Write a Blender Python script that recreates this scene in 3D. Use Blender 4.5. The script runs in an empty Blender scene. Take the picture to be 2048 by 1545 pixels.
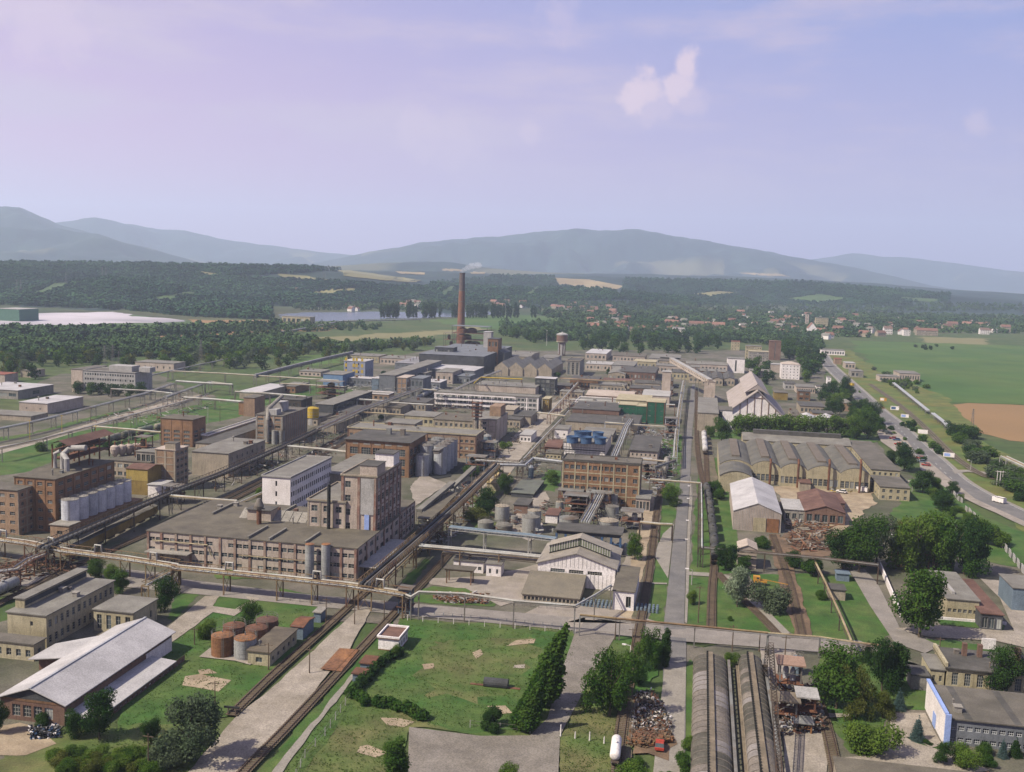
import bpy, math, random
import numpy as np
from mathutils import Vector, Matrix
random.seed(7); rng = np.random.default_rng(7)
PI = math.pi
sc = bpy.context.scene
C = sc.collection
# ------------------------------------------------------------ camera
CH = 90.0
PITCH, ROLL, YAW, FPX = 0.1154395, -0.03202486, -0.18378658, 2007.3
_f = np.array([math.sin(YAW)*math.cos(PITCH), math.cos(YAW)*math.cos(PITCH), -math.sin(PITCH)])
_r = np.array([math.cos(YAW), -math.sin(YAW), 0.0]); _d = np.cross(_f, _r)
R2 = math.cos(ROLL)*_r + math.sin(ROLL)*_d; D2 = -math.sin(ROLL)*_r + math.cos(ROLL)*_d
cam = bpy.data.cameras.new('camera'); co = bpy.data.objects.new('camera', cam); C.objects.link(co)
cam.sensor_width = 36; cam.lens = FPX*36/2048; cam.clip_start = 1; cam.clip_end = 60000
m = Matrix.Identity(4)
for i in range(3): m[i][0] = R2[i]; m[i][1] = -D2[i]; m[i][2] = -_f[i]
m[0][3], m[1][3], m[2][3] = 0, 0, CH
co.matrix_world = m
sc.camera = co
def ray(x, y): return _f*FPX + R2*(x-1024) + D2*(y-772.5)
def P(x, y, z=0.0):
    v = ray(x, y); t = (z-CH)/v[2]
    return (v[0]*t, v[1]*t, z)
def proj(p):
    q = np.array(p)-np.array([0, 0, CH]); w = q@_f
    return 1024+FPX*(q@R2)/w, 772.5+FPX*(q@D2)/w
def HT(x, y, z0, ytop):
    "height above the ground of whatever stands on the point seen at (x, y, z0) and ends at row ytop"
    p = P(x, y, z0); a, b = z0, z0+300
    for _ in range(40):
        c = (a+b)/2
        if proj((p[0], p[1], c))[1] > ytop: a = c
        else: b = c
    return a
# ------------------------------------------------------------ light
SUN_EL, SUN_AZ = math.radians(47), math.radians(36)      # sun stands to the left, a little behind the camera
sdir = Vector((-math.cos(SUN_EL)*math.cos(SUN_AZ), -math.cos(SUN_EL)*math.sin(SUN_AZ), math.sin(SUN_EL)))
sl = bpy.data.lights.new('sun', 'SUN'); sl.energy = 5.0; sl.angle = math.radians(.5); sl.color = (1, .92, .76)
so = bpy.data.objects.new('sun', sl); so.rotation_euler = (-sdir).to_track_quat('-Z', 'Y').to_euler(); C.objects.link(so)
w = bpy.data.worlds.new('World'); sc.world = w; w.use_nodes = True
def build_world():
    nt = w.node_tree; N = nt.nodes; L = nt.links; N.clear()
    def nd(t, **k):
        n = N.new(t)
        for a, b in k.items(): setattr(n, a, b)
        return n
    def mth(op, a, b=None, c=None):
        n = nd('ShaderNodeMath', operation=op)
        for i, v in enumerate((a, b, c)):
            if v is None: continue
            if isinstance(v, (int, float)): n.inputs[i].default_value = v
            else: L.new(v, n.inputs[i])
        return n.outputs[0]
    def ramp(v, a, b):
        n = nd('ShaderNodeMapRange', interpolation_type='SMOOTHSTEP'); L.new(v, n.inputs[0]); n.inputs[1].default_value = a; n.inputs[2].default_value = b
        return n.outputs[0]
    def mix(f, a, b, bt='MIX'):
        n = nd('ShaderNodeMix', data_type='RGBA', blend_type=bt)
        if isinstance(f, (int, float)): n.inputs[0].default_value = f
        else: L.new(f, n.inputs[0])
        for i, v in ((6, a), (7, b)):
            if isinstance(v, tuple): n.inputs[i].default_value = (*v, 1)
            else: L.new(v, n.inputs[i])
        return n.outputs[2]
    sky = nd('ShaderNodeTexSky', sky_type='NISHITA'); sky.sun_disc = False; sky.sun_elevation = SUN_EL
    sky.sun_rotation = math.atan2(sdir.x, sdir.y); sky.altitude = 200; sky.air_density = 1.0; sky.dust_density = 2.5; sky.ozone_density = 2.0
    tc = nd('ShaderNodeTexCoord'); D = tc.outputs['Generated']
    sep = nd('ShaderNodeSeparateXYZ'); L.new(D, sep.inputs[0]); z = sep.outputs[2]
    base = mix(1.0, sky.outputs[0], SKY_TINT, 'MULTIPLY')
    # summer haze veil: pinkish near the horizon and towards the sun side, bluer up and right
    side = ramp(sep.outputs[0], .35, -.75)
    veil = mix(side, SKY_RIGHT, SKY_LEFT)
    veil = mix(mth('MULTIPLY', ramp(z, .05, .34), mth('SUBTRACT', 1.0, mth('MULTIPLY', side, .55))), veil, SKY_TOP)
    col = mix(.88, base, veil)
    # thin high cloud
    mp = nd('ShaderNodeMapping'); mp.inputs['Scale'].default_value = (1.5, 1.5, 7); L.new(D, mp.inputs[0])
    n1 = nd('ShaderNodeTexNoise'); n1.inputs['Scale'].default_value = 2.4; n1.inputs['Detail'].default_value = 7; n1.inputs['Roughness'].default_value = .6; L.new(mp.outputs[0], n1.inputs[0])
    thin = mth('MULTIPLY', ramp(n1.outputs[0], .42, .66), mth('MULTIPLY', ramp(z, .02, .16), .85))
    col = mix(thin, col, SKY_CLOUD)
    # cumulus heaps, each a soft blob about a direction, broken up with noise
    n2 = nd('ShaderNodeTexNoise'); n2.inputs['Scale'].default_value = 34; n2.inputs['Detail'].default_value = 8; n2.inputs['Roughness'].default_value = .62; L.new(D, n2.inputs[0])
    tot = None
    for (px, py, rr, amp) in CLOUDS:
        v = ray(px, py); v = v/np.linalg.norm(v)
        dn = nd('ShaderNodeVectorMath', operation='DISTANCE'); L.new(D, dn.inputs[0]); dn.inputs[1].default_value = tuple(v)
        b = mth('SUBTRACT', 1.0, mth('DIVIDE', dn.outputs['Value'], rr/FPX))
        b = mth('MULTIPLY', ramp(mth('ADD', b, mth('MULTIPLY', mth('SUBTRACT', n2.outputs[0], .5), 2.2)), .12, .75), amp)
        tot = b if tot is None else mth('MAXIMUM', tot, b)
    col = mix(tot, col, SKY_CUMULUS)
    bg = nd('ShaderNodeBackground'); L.new(col, bg.inputs[0]); bg.inputs[1].default_value = .12
    out = nd('ShaderNodeOutputWorld'); L.new(bg.outputs[0], out.inputs[0])
K = 1/.15*.61
def k3(r, g, b, s=1.0): return tuple(((v/255)**2.2)*K*s for v in (r, g, b))
SKY_TINT = (1.0, .9, 1.0)
SKY_TOP, SKY_LEFT, SKY_RIGHT = k3(134, 160, 230), k3(236, 190, 226), k3(186, 172, 222)
SKY_CLOUD, SKY_CUMULUS = k3(222, 204, 230), k3(250, 224, 240)
CLOUDS = [(1303, 142, 34, .9), (1272, 192, 46, .95), (1370, 132, 42, .95), (1345, 170, 50, .9), (1310, 178, 46, .9), (1380, 205, 45, .35), (1310, 215, 50, .4), (1055, 268, 32, .35),
          (70, 20, 130, .35), (1955, 245, 35, .35), (1120, 40, 60, .3), (850, 260, 70, .25), (920, 300, 70, .2)]
build_world()
sc.view_settings.view_transform = 'Standard'; sc.view_settings.look = 'None'; sc.view_settings.exposure = 0.8; sc.view_settings.gamma = 1
sc.render.engine = 'CYCLES'; sc.render.resolution_x = 1024; sc.render.resolution_y = 772
sc.cycles.max_bounces = 6; sc.cycles.diffuse_bounces = 2; sc.cycles.volume_bounces = 1; sc.cycles.transparent_max_bounces = 8
# ------------------------------------------------------------ materials
def srgb(h):
    h = h.lstrip('#'); return tuple(((int(h[i:i+2], 16)/255)**2.2) for i in (0, 2, 4))
MC = {}
def M(col, var=.25, col2=None, rough=.85, metal=0, scale=.35, streak=0, fine=1.0, key=None, amt2=.5, sc2=.12, objvar=0):
    """rough weathered surface: base colour, patches of col2, dark streaks, fine grain; col in linear rgb"""
    col = tuple(v*.62 for v in col); col2 = col2 and tuple(v*.62 for v in col2)
    k = key or (col, var, col2, rough, metal, scale, streak, fine, amt2, sc2, objvar)
    if k in MC: return MC[k]
    mt = bpy.data.materials.new('surface'); mt.use_nodes = True; nt = mt.node_tree; N = nt.nodes; L = nt.links
    bs = N['Principled BSDF']; bs.inputs['Roughness'].default_value = rough; bs.inputs['Metallic'].default_value = metal
    bs.inputs['Specular IOR Level'].default_value = .25
    g = N.new('ShaderNodeNewGeometry')
    def noise(s, d=5, vs=None, r=.6):
        n = N.new('ShaderNodeTexNoise'); n.inputs['Scale'].default_value = s; n.inputs['Detail'].default_value = d; n.inputs['Roughness'].default_value = r
        if vs:
            mp = N.new('ShaderNodeMapping'); mp.inputs['Scale'].default_value = vs; L.new(g.outputs['Position'], mp.inputs[0]); L.new(mp.outputs[0], n.inputs[0])
        else: L.new(g.outputs['Position'], n.inputs[0])
        return n.outputs[0]
    def mr(v, a, b, c=0.0, d=1.0):
        n = N.new('ShaderNodeMapRange'); L.new(v, n.inputs[0])
        for i, q in enumerate((a, b, c, d)): n.inputs[i+1].default_value = q
        return n.outputs[0]
    def mix(f, a, b, bt='MIX'):
        n = N.new('ShaderNodeMix'); n.data_type = 'RGBA'; n.blend_type = bt
        if isinstance(f, float): n.inputs[0].default_value = f
        else: L.new(f, n.inputs[0])
        for i, v in ((6, a), (7, b)):
            if isinstance(v, tuple): n.inputs[i].default_value = (*v, 1)
            else: L.new(v, n.inputs[i])
        return n.outputs[2]
    c = tuple(col)
    cur = c
    if col2: cur = mix(mr(noise(sc2, 6), .5-.22*amt2, .5+.28-.2*amt2), c, tuple(col2))
    v = mr(noise(scale, 6), .3, .7, 1-var, 1+var)
    cm = N.new('ShaderNodeCombineColor'); [L.new(v, cm.inputs[i]) for i in range(3)]
    cur = mix(1.0, cur, cm.outputs[0], 'MULTIPLY')
    if fine:
        v = mr(noise(3.2, 3), .3, .7, 1-.22*fine, 1+.22*fine); cm = N.new('ShaderNodeCombineColor'); [L.new(v, cm.inputs[i]) for i in range(3)]
        cur = mix(1.0, cur, cm.outputs[0], 'MULTIPLY')
    if streak:
        v = mr(noise(1.6, 4, (1, 1, .12)), .5, .72, 1, 1-streak); cm = N.new('ShaderNodeCombineColor'); [L.new(v, cm.inputs[i]) for i in range(3)]
        cur = mix(1.0, cur, cm.outputs[0], 'MULTIPLY')
    if objvar:
        oi = N.new('ShaderNodeObjectInfo'); v = mr(oi.outputs['Random'], 0, 1, 1-objvar, 1+objvar); cm = N.new('ShaderNodeCombineColor'); [L.new(v, cm.inputs[i]) for i in range(3)]
        cur = mix(1.0, cur, cm.outputs[0], 'MULTIPLY')
    L.new(cur, bs.inputs['Base Color'])
    MC[k] = mt
    return mt
def foliage(c1, c2, key):
    c1 = tuple(v*.7 for v in c1); c2 = tuple(v*.7 for v in c2)
    mt = bpy.data.materials.new(key); mt.use_nodes = True; nt = mt.node_tree; N = nt.nodes; L = nt.links
    N.clear(); g = N.new('ShaderNodeNewGeometry'); oi = N.new('ShaderNodeObjectInfo')
    n = N.new('ShaderNodeTexNoise'); n.inputs['Scale'].default_value = .45; n.inputs['Detail'].default_value = 4; L.new(g.outputs['Position'], n.inputs[0])
    a = N.new('ShaderNodeMath'); a.operation = 'MULTIPLY_ADD'; L.new(oi.outputs['Random'], a.inputs[0]); a.inputs[1].default_value = .6; 
    mr = N.new('ShaderNodeMapRange'); L.new(n.outputs[0], mr.inputs[0]); mr.inputs[1].default_value = .35; mr.inputs[2].default_value = .65; mr.inputs[3].default_value = -.3; mr.inputs[4].default_value = .7
    L.new(mr.outputs[0], a.inputs[2])
    mx = N.new('ShaderNodeMix'); mx.data_type = 'RGBA'; L.new(a.outputs[0], mx.inputs[0]); mx.inputs[6].default_value = (*c1, 1); mx.inputs[7].default_value = (*c2, 1)
    df = N.new('ShaderNodeBsdfDiffuse'); tr = N.new('ShaderNodeBsdfTranslucent'); L.new(mx.outputs[2], df.inputs[0]); L.new(mx.outputs[2], tr.inputs[0])
    ms = N.new('ShaderNodeMixShader'); ms.inputs[0].default_value = .36; L.new(df.outputs[0], ms.inputs[1]); L.new(tr.outputs[0], ms.inputs[2])
    o = N.new('ShaderNodeOutputMaterial'); L.new(ms.outputs[0], o.inputs[0])
    return mt
FOL = dict(mid=foliage((.036, .088, .016), (.085, .15, .028), 'leaves_mid'), bright=foliage((.07, .14, .02), (.14, .21, .038), 'leaves_bright'),
           dark=foliage((.024, .06, .016), (.052, .10, .025), 'leaves_dark'), grey=foliage((.075, .11, .06), (.13, .165, .095), 'leaves_willow'),
           blue=foliage((.07, .12, .11), (.11, .17, .16), 'needles_blue'), olive=foliage((.075, .10, .018), (.15, .16, .045), 'leaves_olive'),
           white=foliage((.18, .24, .14), (.28, .34, .22), 'leaves_pale'), grass=foliage((.065, .12, .025), (.11, .155, .035), 'grass_blades'), dry=foliage((.12, .13, .05), (.2, .17, .085), 'dry_blades'))
m_brick = M((.31, .175, .095), .18, (.23, .13, .075), streak=.3)
m_brick2 = M((.36, .24, .155), .15, (.28, .19, .13), streak=.25)
m_redbrick = M((.22, .135, .10), .18, (.17, .095, .07), streak=.3)
m_brown = M((.24, .13, .07), .2, (.16, .09, .05), streak=.3)
m_beige = M((.42, .35, .27), .13, (.33, .28, .21), streak=.35)
m_cream = M((.48, .42, .28), .13, (.38, .32, .2), streak=.35)
m_pink = M((.54, .45, .38), .1, (.42, .34, .28), streak=.3)
m_white = M((.95, .88, .86), .06, (.78, .71, .67), streak=.2)
m_conc = M((.34, .31, .27), .16, (.25, .23, .2), streak=.35)
m_concl = M((.45, .43, .41), .12, (.36, .34, .32), streak=.3)
m_grey = M((.2, .21, .23), .15, (.15, .16, .17), streak=.3)
m_dgrey = M((.085, .088, .095), .25, (.05, .05, .05), streak=.2)
m_blue = M((.06, .12, .24), .15); m_bluegrey = M((.17, .22, .27), .15, streak=.2); m_lblue = M((.32, .42, .75), .06)
m_green = M((.02, .12, .065), .2, (.015, .09, .05), streak=.2)
m_mustard = M((.30, .21, .06), .15, (.22, .15, .05), streak=.3); m_yellow = M((.55, .38, .04), .1, streak=.2)
m_roof = M((.125, .112, .09), .2, (.17, .15, .125), scale=.2, amt2=.5); m_roofd = M((.085, .08, .07), .25, (.12, .11, .1))
m_roofb = M((.155, .135, .10), .2, (.11, .095, .075)); m_roofl = M((.56, .53, .52), .08, (.40, .38, .37), rough=.6)
m_roofg = M((.24, .225, .195), .15, (.17, .155, .135)); m_roofr = M((.30, .10, .06), .2, (.2, .075, .05)); m_roofrust = M((.18, .10, .075), .25, (.12, .06, .045))
m_rust = M((.20, .085, .045), .35, (.12, .06, .04), scale=.6); m_rust2 = M((.30, .14, .06), .3, (.2, .1, .06), scale=.6, streak=.4)
m_steel = M((.22, .22, .21), .2, (.15, .11, .08)); m_dsteel = M((.07, .06, .05), .25, (.10, .06, .04)); m_pipe = M((.50, .50, .47), .15, (.35, .30, .24), rough=.5, amt2=.45)
m_pipey = M((.40, .33, .20), .2, (.25, .17, .10), rough=.6); m_silver = M((.46, .47, .49), .1, (.36, .36, .37), rough=.45, streak=.3)
m_tank = M((.36, .36, .355), .12, (.27, .26, .24), rough=.6, streak=.35); m_wood = M((.13, .09, .06), .3); m_rail = M((.10, .065, .05), .2)
m_glass = M((.05, .062, .065), .5, rough=.2, fine=0, objvar=.9, key='glass'); m_glass2 = M((.36, .37, .34), .3, rough=.3, fine=0, objvar=.5, key='glass2'); m_frame = M((.38, .36, .33), .1, fine=0); m_framew = M((.7, .7, .7), .05, fine=0)
m_trunk = M((.11, .085, .06), .3); m_black = M((.025, .025, .025), .3); m_red = M((.4, .05, .03), .1); m_orange = M((.5, .25, .04), .25)
# ------------------------------------------------------------ mesh builder
class MB:
    def __init__(s): s.v = []; s.f = []; s.mi = []
    def quad(s, a, b, c, d, mi=0):
        n = len(s.v); s.v += [a, b, c, d]; s.f.append((n, n+1, n+2, n+3)); s.mi.append(mi)
    def poly(s, pts, mi=0):
        n = len(s.v); s.v += list(pts); s.f.append(tuple(range(n, n+len(pts)))); s.mi.append(mi)
    def box(s, x0, y0, z0, x1, y1, z1, mi=0):
        n = len(s.v); s.v += [(x0, y0, z0), (x1, y0, z0), (x1, y1, z0), (x0, y1, z0), (x0, y0, z1), (x1, y0, z1), (x1, y1, z1), (x0, y1, z1)]
        for f in ((0, 3, 2, 1), (4, 5, 6, 7), (0, 1, 5, 4), (1, 2, 6, 5), (2, 3, 7, 6), (3, 0, 4, 7)): s.f.append(tuple(n+i for i in f)); s.mi.append(mi)
        return s
    def beam(s, a, b, w, h=None, mi=0):
        a = Vector(a); b = Vector(b); d = b-a
        if d.length < 1e-6: return s
        u = d.normalized(); r = u.cross(Vector((0, 0, 1)))
        r = Vector((1, 0, 0)) if r.length < 1e-4 else r.normalized()
        t = r.cross(u); h = h or w; n = len(s.v)
        for p in (a, b):
            for i, j in ((-1, -1), (1, -1), (1, 1), (-1, 1)): s.v.append(tuple(p+r*(i*w/2)+t*(j*h/2)))
        for f in ((0, 3, 2, 1), (4, 5, 6, 7), (0, 1, 5, 4), (1, 2, 6, 5), (2, 3, 7, 6), (3, 0, 4, 7)): s.f.append(tuple(n+i for i in f)); s.mi.append(mi)
        return s
    def tube(s, pts, r, n=8, mi=0):
        if isinstance(r, (int, float)): r = [r]*len(pts)
        rings = []
        for i, p in enumerate(pts):
            p = Vector(p); a = Vector(pts[max(i-1, 0)]); b = Vector(pts[min(i+1, len(pts)-1)]); u = (b-a).normalized()
            x = u.cross(Vector((0, 0, 1))); x = Vector((1, 0, 0)) if x.length < 1e-3 else x.normalized(); y = u.cross(x)
            k = len(s.v); rings.append(k)
            for j in range(n):
                q = p+(x*math.cos(2*PI*j/n)+y*math.sin(2*PI*j/n))*r[i]; s.v.append(tuple(q))
        for i in range(len(pts)-1):
            for j in range(n):
                s.f.append((rings[i]+j, rings[i]+(j+1) % n, rings[i+1]+(j+1) % n, rings[i+1]+j)); s.mi.append(mi)
        s.f.append(tuple(rings[0]+j for j in range(n))[::-1]); s.mi.append(mi); s.f.append(tuple(rings[-1]+j for j in range(n))); s.mi.append(mi)
        return s
    def lathe(s, cx, cy, prof, n=20, mi=0):
        k0 = len(s.v)
        for (r, z) in prof:
            for j in range(n): s.v.append((cx+r*math.cos(2*PI*j/n), cy+r*math.sin(2*PI*j/n), z))
        for i in range(len(prof)-1):
            for j in range(n): s.f.append((k0+i*n+j, k0+i*n+(j+1) % n, k0+(i+1)*n+(j+1) % n, k0+(i+1)*n+j)); s.mi.append(mi)
        s.f.append(tuple(k0+j for j in range(n))[::-1]); s.mi.append(mi)
        s.f.append(tuple(k0+(len(prof)-1)*n+j for j in range(n))); s.mi.append(mi)
        return s
    def mesh(s, name, mats):
        me = bpy.data.meshes.new(name); me.from_pydata([tuple(v) for v in s.v], [], s.f)
        for q in (mats if isinstance(mats, (list, tuple)) else [mats]): me.materials.append(q)
        if any(s.mi): me.polygons.foreach_set('material_index', s.mi)
        me.update(); return me
    def build(s, name, mats, parent=None, loc=None, smooth=False):
        if not s.v: return None
        me = s.mesh(name, mats)
        if smooth: me.polygons.foreach_set('use_smooth', [True]*len(me.polygons))
        return link(name, me, parent, loc)
def link(name, me, parent=None, loc=None):
    o = bpy.data.objects.new(name, me); C.objects.link(o)
    if parent is not None: o.parent = parent
    if loc is not None: o.location = loc
    return o
def tag(o, label=None, cat=None, group=None, kind=None):
    if label: o['label'] = label
    if cat: o['category'] = cat
    if group: o['group'] = group
    if kind: o['kind'] = kind
    return o
def thing(name, label, cat, loc, group=None, rz=0):
    o = bpy.data.objects.new(name, None); C.objects.link(o); o.location = loc; o.rotation_euler = (0, 0, rz); o.empty_display_size = 1
    return tag(o, label, cat, group)
def kids(o): return [c for c in bpy.data.objects if c.parent == o]
_kc = {}
def copy_tree(o, loc=None, rz=None, scale=None, label=None, group=None, parent=None):
    c = o.copy(); C.objects.link(c)
    if parent is not None: c.parent = parent
    if loc is not None: c.location = loc
    if rz is not None: c.rotation_euler = (0, 0, rz)
    if scale is not None: c.scale = (scale,)*3 if isinstance(scale, (int, float)) else scale
    if label: c['label'] = label
    if group: c['group'] = group
    if o.name not in _kc: _kc[o.name] = list(o.children)
    for ch in _kc[o.name]: copy_tree(ch, parent=c)
    return c
# ------------------------------------------------------------ buildings
WC = {}
def win_mesh(w_, h_, nm, nh, fr):
    gl = m_glass2 if random.random() < .1 else m_glass; k = (round(w_, 2), round(h_, 2), nm, nh, fr.name, gl.name)
    if k in WC: return WC[k]
    b = MB(); t = min(.09, w_*.06)
    b.quad((-w_/2, 0, -h_/2), (w_/2, 0, -h_/2), (w_/2, 0, h_/2), (-w_/2, 0, h_/2), 0)
    for x in [-w_/2+t/2, w_/2-t/2]+[-w_/2+w_*i/nm for i in range(1, nm)]: b.box(x-t/2, -.05, -h_/2, x+t/2, -.004, h_/2, 1)
    for z in [-h_/2+t/2, h_/2-t/2]+[-h_/2+h_*i/nh for i in range(1, nh)]: b.box(-w_/2, -.045, z-t/2, w_/2, -.006, z+t/2, 1)
    WC[k] = b.mesh('window', [gl, fr]); return WC[k]
SIDE = {'S': (0, (0, -1)), 'E': (PI/2, (1, 0)), 'W': (-PI/2, (-1, 0)), 'N': (PI, (0, 1))}
def facade(root, W, side, w2, d2, z0, z1, spec, fr):
    """one wall with real openings: spec = dict(c cols, r rows, wf, hf, m mullions, skip, z lift). W: wall MB"""
    rz, _ = SIDE[side]; half = w2 if side in 'SN' else d2; off = d2 if side in 'SN' else w2
    cs, sn = math.cos(rz), math.sin(rz)
    def T(x, y, z): return (x*cs-y*sn, x*sn+y*cs, z)      # local facade: x right, y inward, outer plane at y=-off
    if not spec:
        W.quad(T(-half, -off, z0), T(half, -off, z0), T(half, -off, z1), T(-half, -off, z1)); return
    c, r = spec['c'], spec['r']; wf, hf = spec.get('wf', .6), spec.get('hf', .5); mar = spec.get('mar', .02)*2*half
    b0, t0 = z0+spec.get('lo', 0), z1-spec.get('hi', .4); dep = .22
    cw = (2*half-2*mar)/c; rh = (t0-b0)/r; skip = spec.get('skip', ())
    xs = [-half]; 
    for i in range(c): xs += [-half+mar+cw*(i+.5-wf/2), -half+mar+cw*(i+.5+wf/2)]
    xs.append(half); zs = [z0]
    for j in range(r): zs += [b0+rh*(j+.52-hf/2), b0+rh*(j+.52+hf/2)]
    zs.append(z1); y = -off
    for j in range(len(zs)-1):
        if j % 2 == 0:
            W.quad(T(-half, y, zs[j]), T(half, y, zs[j]), T(half, y, zs[j+1]), T(-half, y, zs[j+1])); continue
        for i in range(len(xs)-1):
            a, b, p, q = xs[i], xs[i+1], zs[j], zs[j+1]
            if i % 2 == 0 or ((i-1)//2, (j-1)//2) in skip: W.quad(T(a, y, p), T(b, y, p), T(b, y, q), T(a, y, q)); continue
            y2 = y+dep
            W.quad(T(a, y, p), T(b, y, p), T(b, y2, p), T(a, y2, p)); W.quad(T(a, y2, q), T(b, y2, q), T(b, y, q), T(a, y, q))
            W.quad(T(a, y, p), T(a, y2, p), T(a, y2, q), T(a, y, q)); W.quad(T(b, y2, p), T(b, y, p), T(b, y, q), T(b, y2, q))
            o = link('window', win_mesh(b-a, q-p, spec.get('m', 2), spec.get('mh', 1), fr), root, T((a+b)/2, y2, (p+q)/2)); o.rotation_euler = (0, 0, rz)
            root['_nw'] = root.get('_nw', 0)+1
            if root['_nw'] > 95: o.name = 'window'
def grid_frame(F, side, w2, d2, z0, z1, nv, nh, wv=.5, wh=.4, pr=.12):
    rz, _ = SIDE[side]; half = w2 if side in 'SN' else d2; off = d2 if side in 'SN' else w2
    horiz = side in 'SN'; sg = 1 if side in 'EN' else -1
    def bx(a, b, p, q, e):
        o0, o1 = sorted((sg*(off+.003), sg*(off+e)))
        F.box(a, o0, p, b, o1, q) if horiz else F.box(o0, a, p, o1, b, q)
    for i in range(nv+1 if nv else 0):
        x = -half+2*half*i/nv; x = max(-half+wv/2, min(half-wv/2, x)); bx(x-wv/2, x+wv/2, z0, z1, pr)
    for j in range(1, nh+1 if nh else 0):
        z = z0+(z1-z0)*j/nh; bx(-half, half, z-wh, z-.02, pr*.7)
def pilasters(root, mt, side, w2, d2, z0, z1, nv, wv, pr):
    for i in range(nv+1):
        F = MB(); grid_frame(F, side, w2, d2, z0, z1, nv, 0, wv, .4, pr); k = i*8
        G_ = MB(); G_.v = F.v[k:k+8]; G_.f = [tuple(a-k for a in f) for f in F.f[i*6:i*6+6]]; G_.mi = [0]*6; G_.build('pilaster', mt, root)
def corners(H, FL, FR, BK):
    a, b = P(*FL, H), P(*FR, H); fy = (a[1]+b[1])/2
    d = BK if isinstance(BK, (int, float)) else P(*BK, H)[1]-fy
    return a[0], b[0], fy, fy+max(d, 1.5)
ALLB = []
def B(name, label, H, FL, FR, BK, wall=None, roof=None, S=None, E=None, W=None, fr=None, rt='flat', z0=0.0, cat='building', frame=None, par=None, rise=None, vents=0, group=None, roofn='roof', ov=.3, fw=.5):
    """axis-aligned block from three roof corners seen in the photograph; H metres or (x, y, z) of the point under FL"""
    wall = wall or m_beige; roof = roof or m_roof; fr = fr or m_frame
    if isinstance(H, tuple): H = HT(H[0], H[1], H[2], FL[1] if len(H) < 4 else H[3])
    x0, x1, y0, y1 = corners(H, FL, FR, BK); w2, d2 = (x1-x0)/2, (y1-y0)/2
    root = thing(name, label, cat, ((x0+x1)/2, (y0+y1)/2, 0), group)
    box = dict(root=root, H=H, w2=w2, d2=d2, x0=x0, x1=x1, y0=y0, y1=y1)
    ALLB.append((x0, x1, y0, y1, H)); w = MB(); He = H
    facade(root, w, 'S', w2, d2, z0, He, S, fr); facade(root, w, 'E', w2, d2, z0, He, E, fr); facade(root, w, 'W', w2, d2, z0, He, W, fr); facade(root, w, 'N', w2, d2, z0, He, None, fr)
    r = MB(); rise = rise or 2
    if rt == 'flat':
        r.box(-w2-ov, -d2-ov, He, w2+ov, d2+ov, He+.25)
    elif rt == 'gy':      # ridge along Y
        t = .18
        for sg in (-1, 1):
            r.poly([(sg*(w2+ov), -d2-ov, He-.1), (0, -d2-ov, He+rise), (0, d2+ov, He+rise), (sg*(w2+ov), d2+ov, He-.1)][::sg])
            r.poly([(sg*(w2+ov), -d2-ov, He-.1-t), (0, -d2-ov, He+rise-t), (0, d2+ov, He+rise-t), (sg*(w2+ov), d2+ov, He-.1-t)][::-sg])
            r.quad((sg*(w2+ov), -d2-ov, He-.1-t), (sg*(w2+ov), d2+ov, He-.1-t), (sg*(w2+ov), d2+ov, He-.1), (sg*(w2+ov), -d2-ov, He-.1))
            for y in (-d2-ov, d2+ov): r.quad((sg*(w2+ov), y, He-.1-t), (0, y, He+rise-t), (0, y, He+rise), (sg*(w2+ov), y, He-.1))
        for y in (-d2, d2): w.poly([(-w2, y, He), (w2, y, He), (0, y, He+rise-.2)])
    elif rt == 'gx':
        t = .18
        for sg in (-1, 1):
            r.poly([(-w2-ov, sg*(d2+ov), He-.1), (-w2-ov, 0, He+rise), (w2+ov, 0, He+rise), (w2+ov, sg*(d2+ov), He-.1)][::-sg])
            r.poly([(-w2-ov, sg*(d2+ov), He-.1-t), (-w2-ov, 0, He+rise-t), (w2+ov, 0, He+rise-t), (w2+ov, sg*(d2+ov), He-.1-t)][::sg])
            r.quad((-w2-ov, sg*(d2+ov), He-.1-t), (w2+ov, sg*(d2+ov), He-.1-t), (w2+ov, sg*(d2+ov), He-.1), (-w2-ov, sg*(d2+ov), He-.1))
            for x in (-w2-ov, w2+ov): r.quad((x, sg*(d2+ov), He-.1-t), (x, 0, He+rise-t), (x, 0, He+rise), (x, sg*(d2+ov), He-.1))
        for x in (-w2, w2): w.poly([(x, -d2, He), (x, d2, He), (x, 0, He+rise-.2)])
    elif rt == 'arch':    # shallow vault along Y
        n = 8; pts = [(-w2-ov+(2*w2+2*ov)*i/n, He+rise*math.sin(PI*i/n)**.8) for i in range(n+1)]
        for i in range(n):
            (a, p), (b, q) = pts[i], pts[i+1]
            r.quad((a, -d2-ov, p), (b, -d2-ov, q), (b, d2+ov, q), (a, d2+ov, p)); r.quad((a, -d2-ov, p-.2), (b, -d2-ov, q-.2), (b, -d2-ov, q), (a, -d2-ov, p))
        for y in (-d2, d2): w.poly([(a, y, p-.12) for a, p in pts if abs(a) <= w2]+[(w2, y, He-.05), (-w2, y, He-.05)])
    elif rt == 'hip':
        q = min(w2, d2)*.8; pk = [(-w2+q, -d2+q), (w2-q, -d2+q), (w2-q, d2-q), (-w2+q, d2-q)]; e = [(-w2-ov, -d2-ov), (w2+ov, -d2-ov), (w2+ov, d2+ov), (-w2-ov, d2+ov)]
        for i in range(4):
            j = (i+1) % 4; r.quad((*e[i], He), (*e[j], He), (*pk[j], He+rise), (*pk[i], He+rise))
        r.poly([(*p, He+rise) for p in pk])
    elif rt == 'mono':    # falls towards the viewer
        r.quad((-w2-ov, -d2-ov, He), (w2+ov, -d2-ov, He), (w2+ov, d2+ov, He+rise), (-w2-ov, d2+ov, He+rise))
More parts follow.
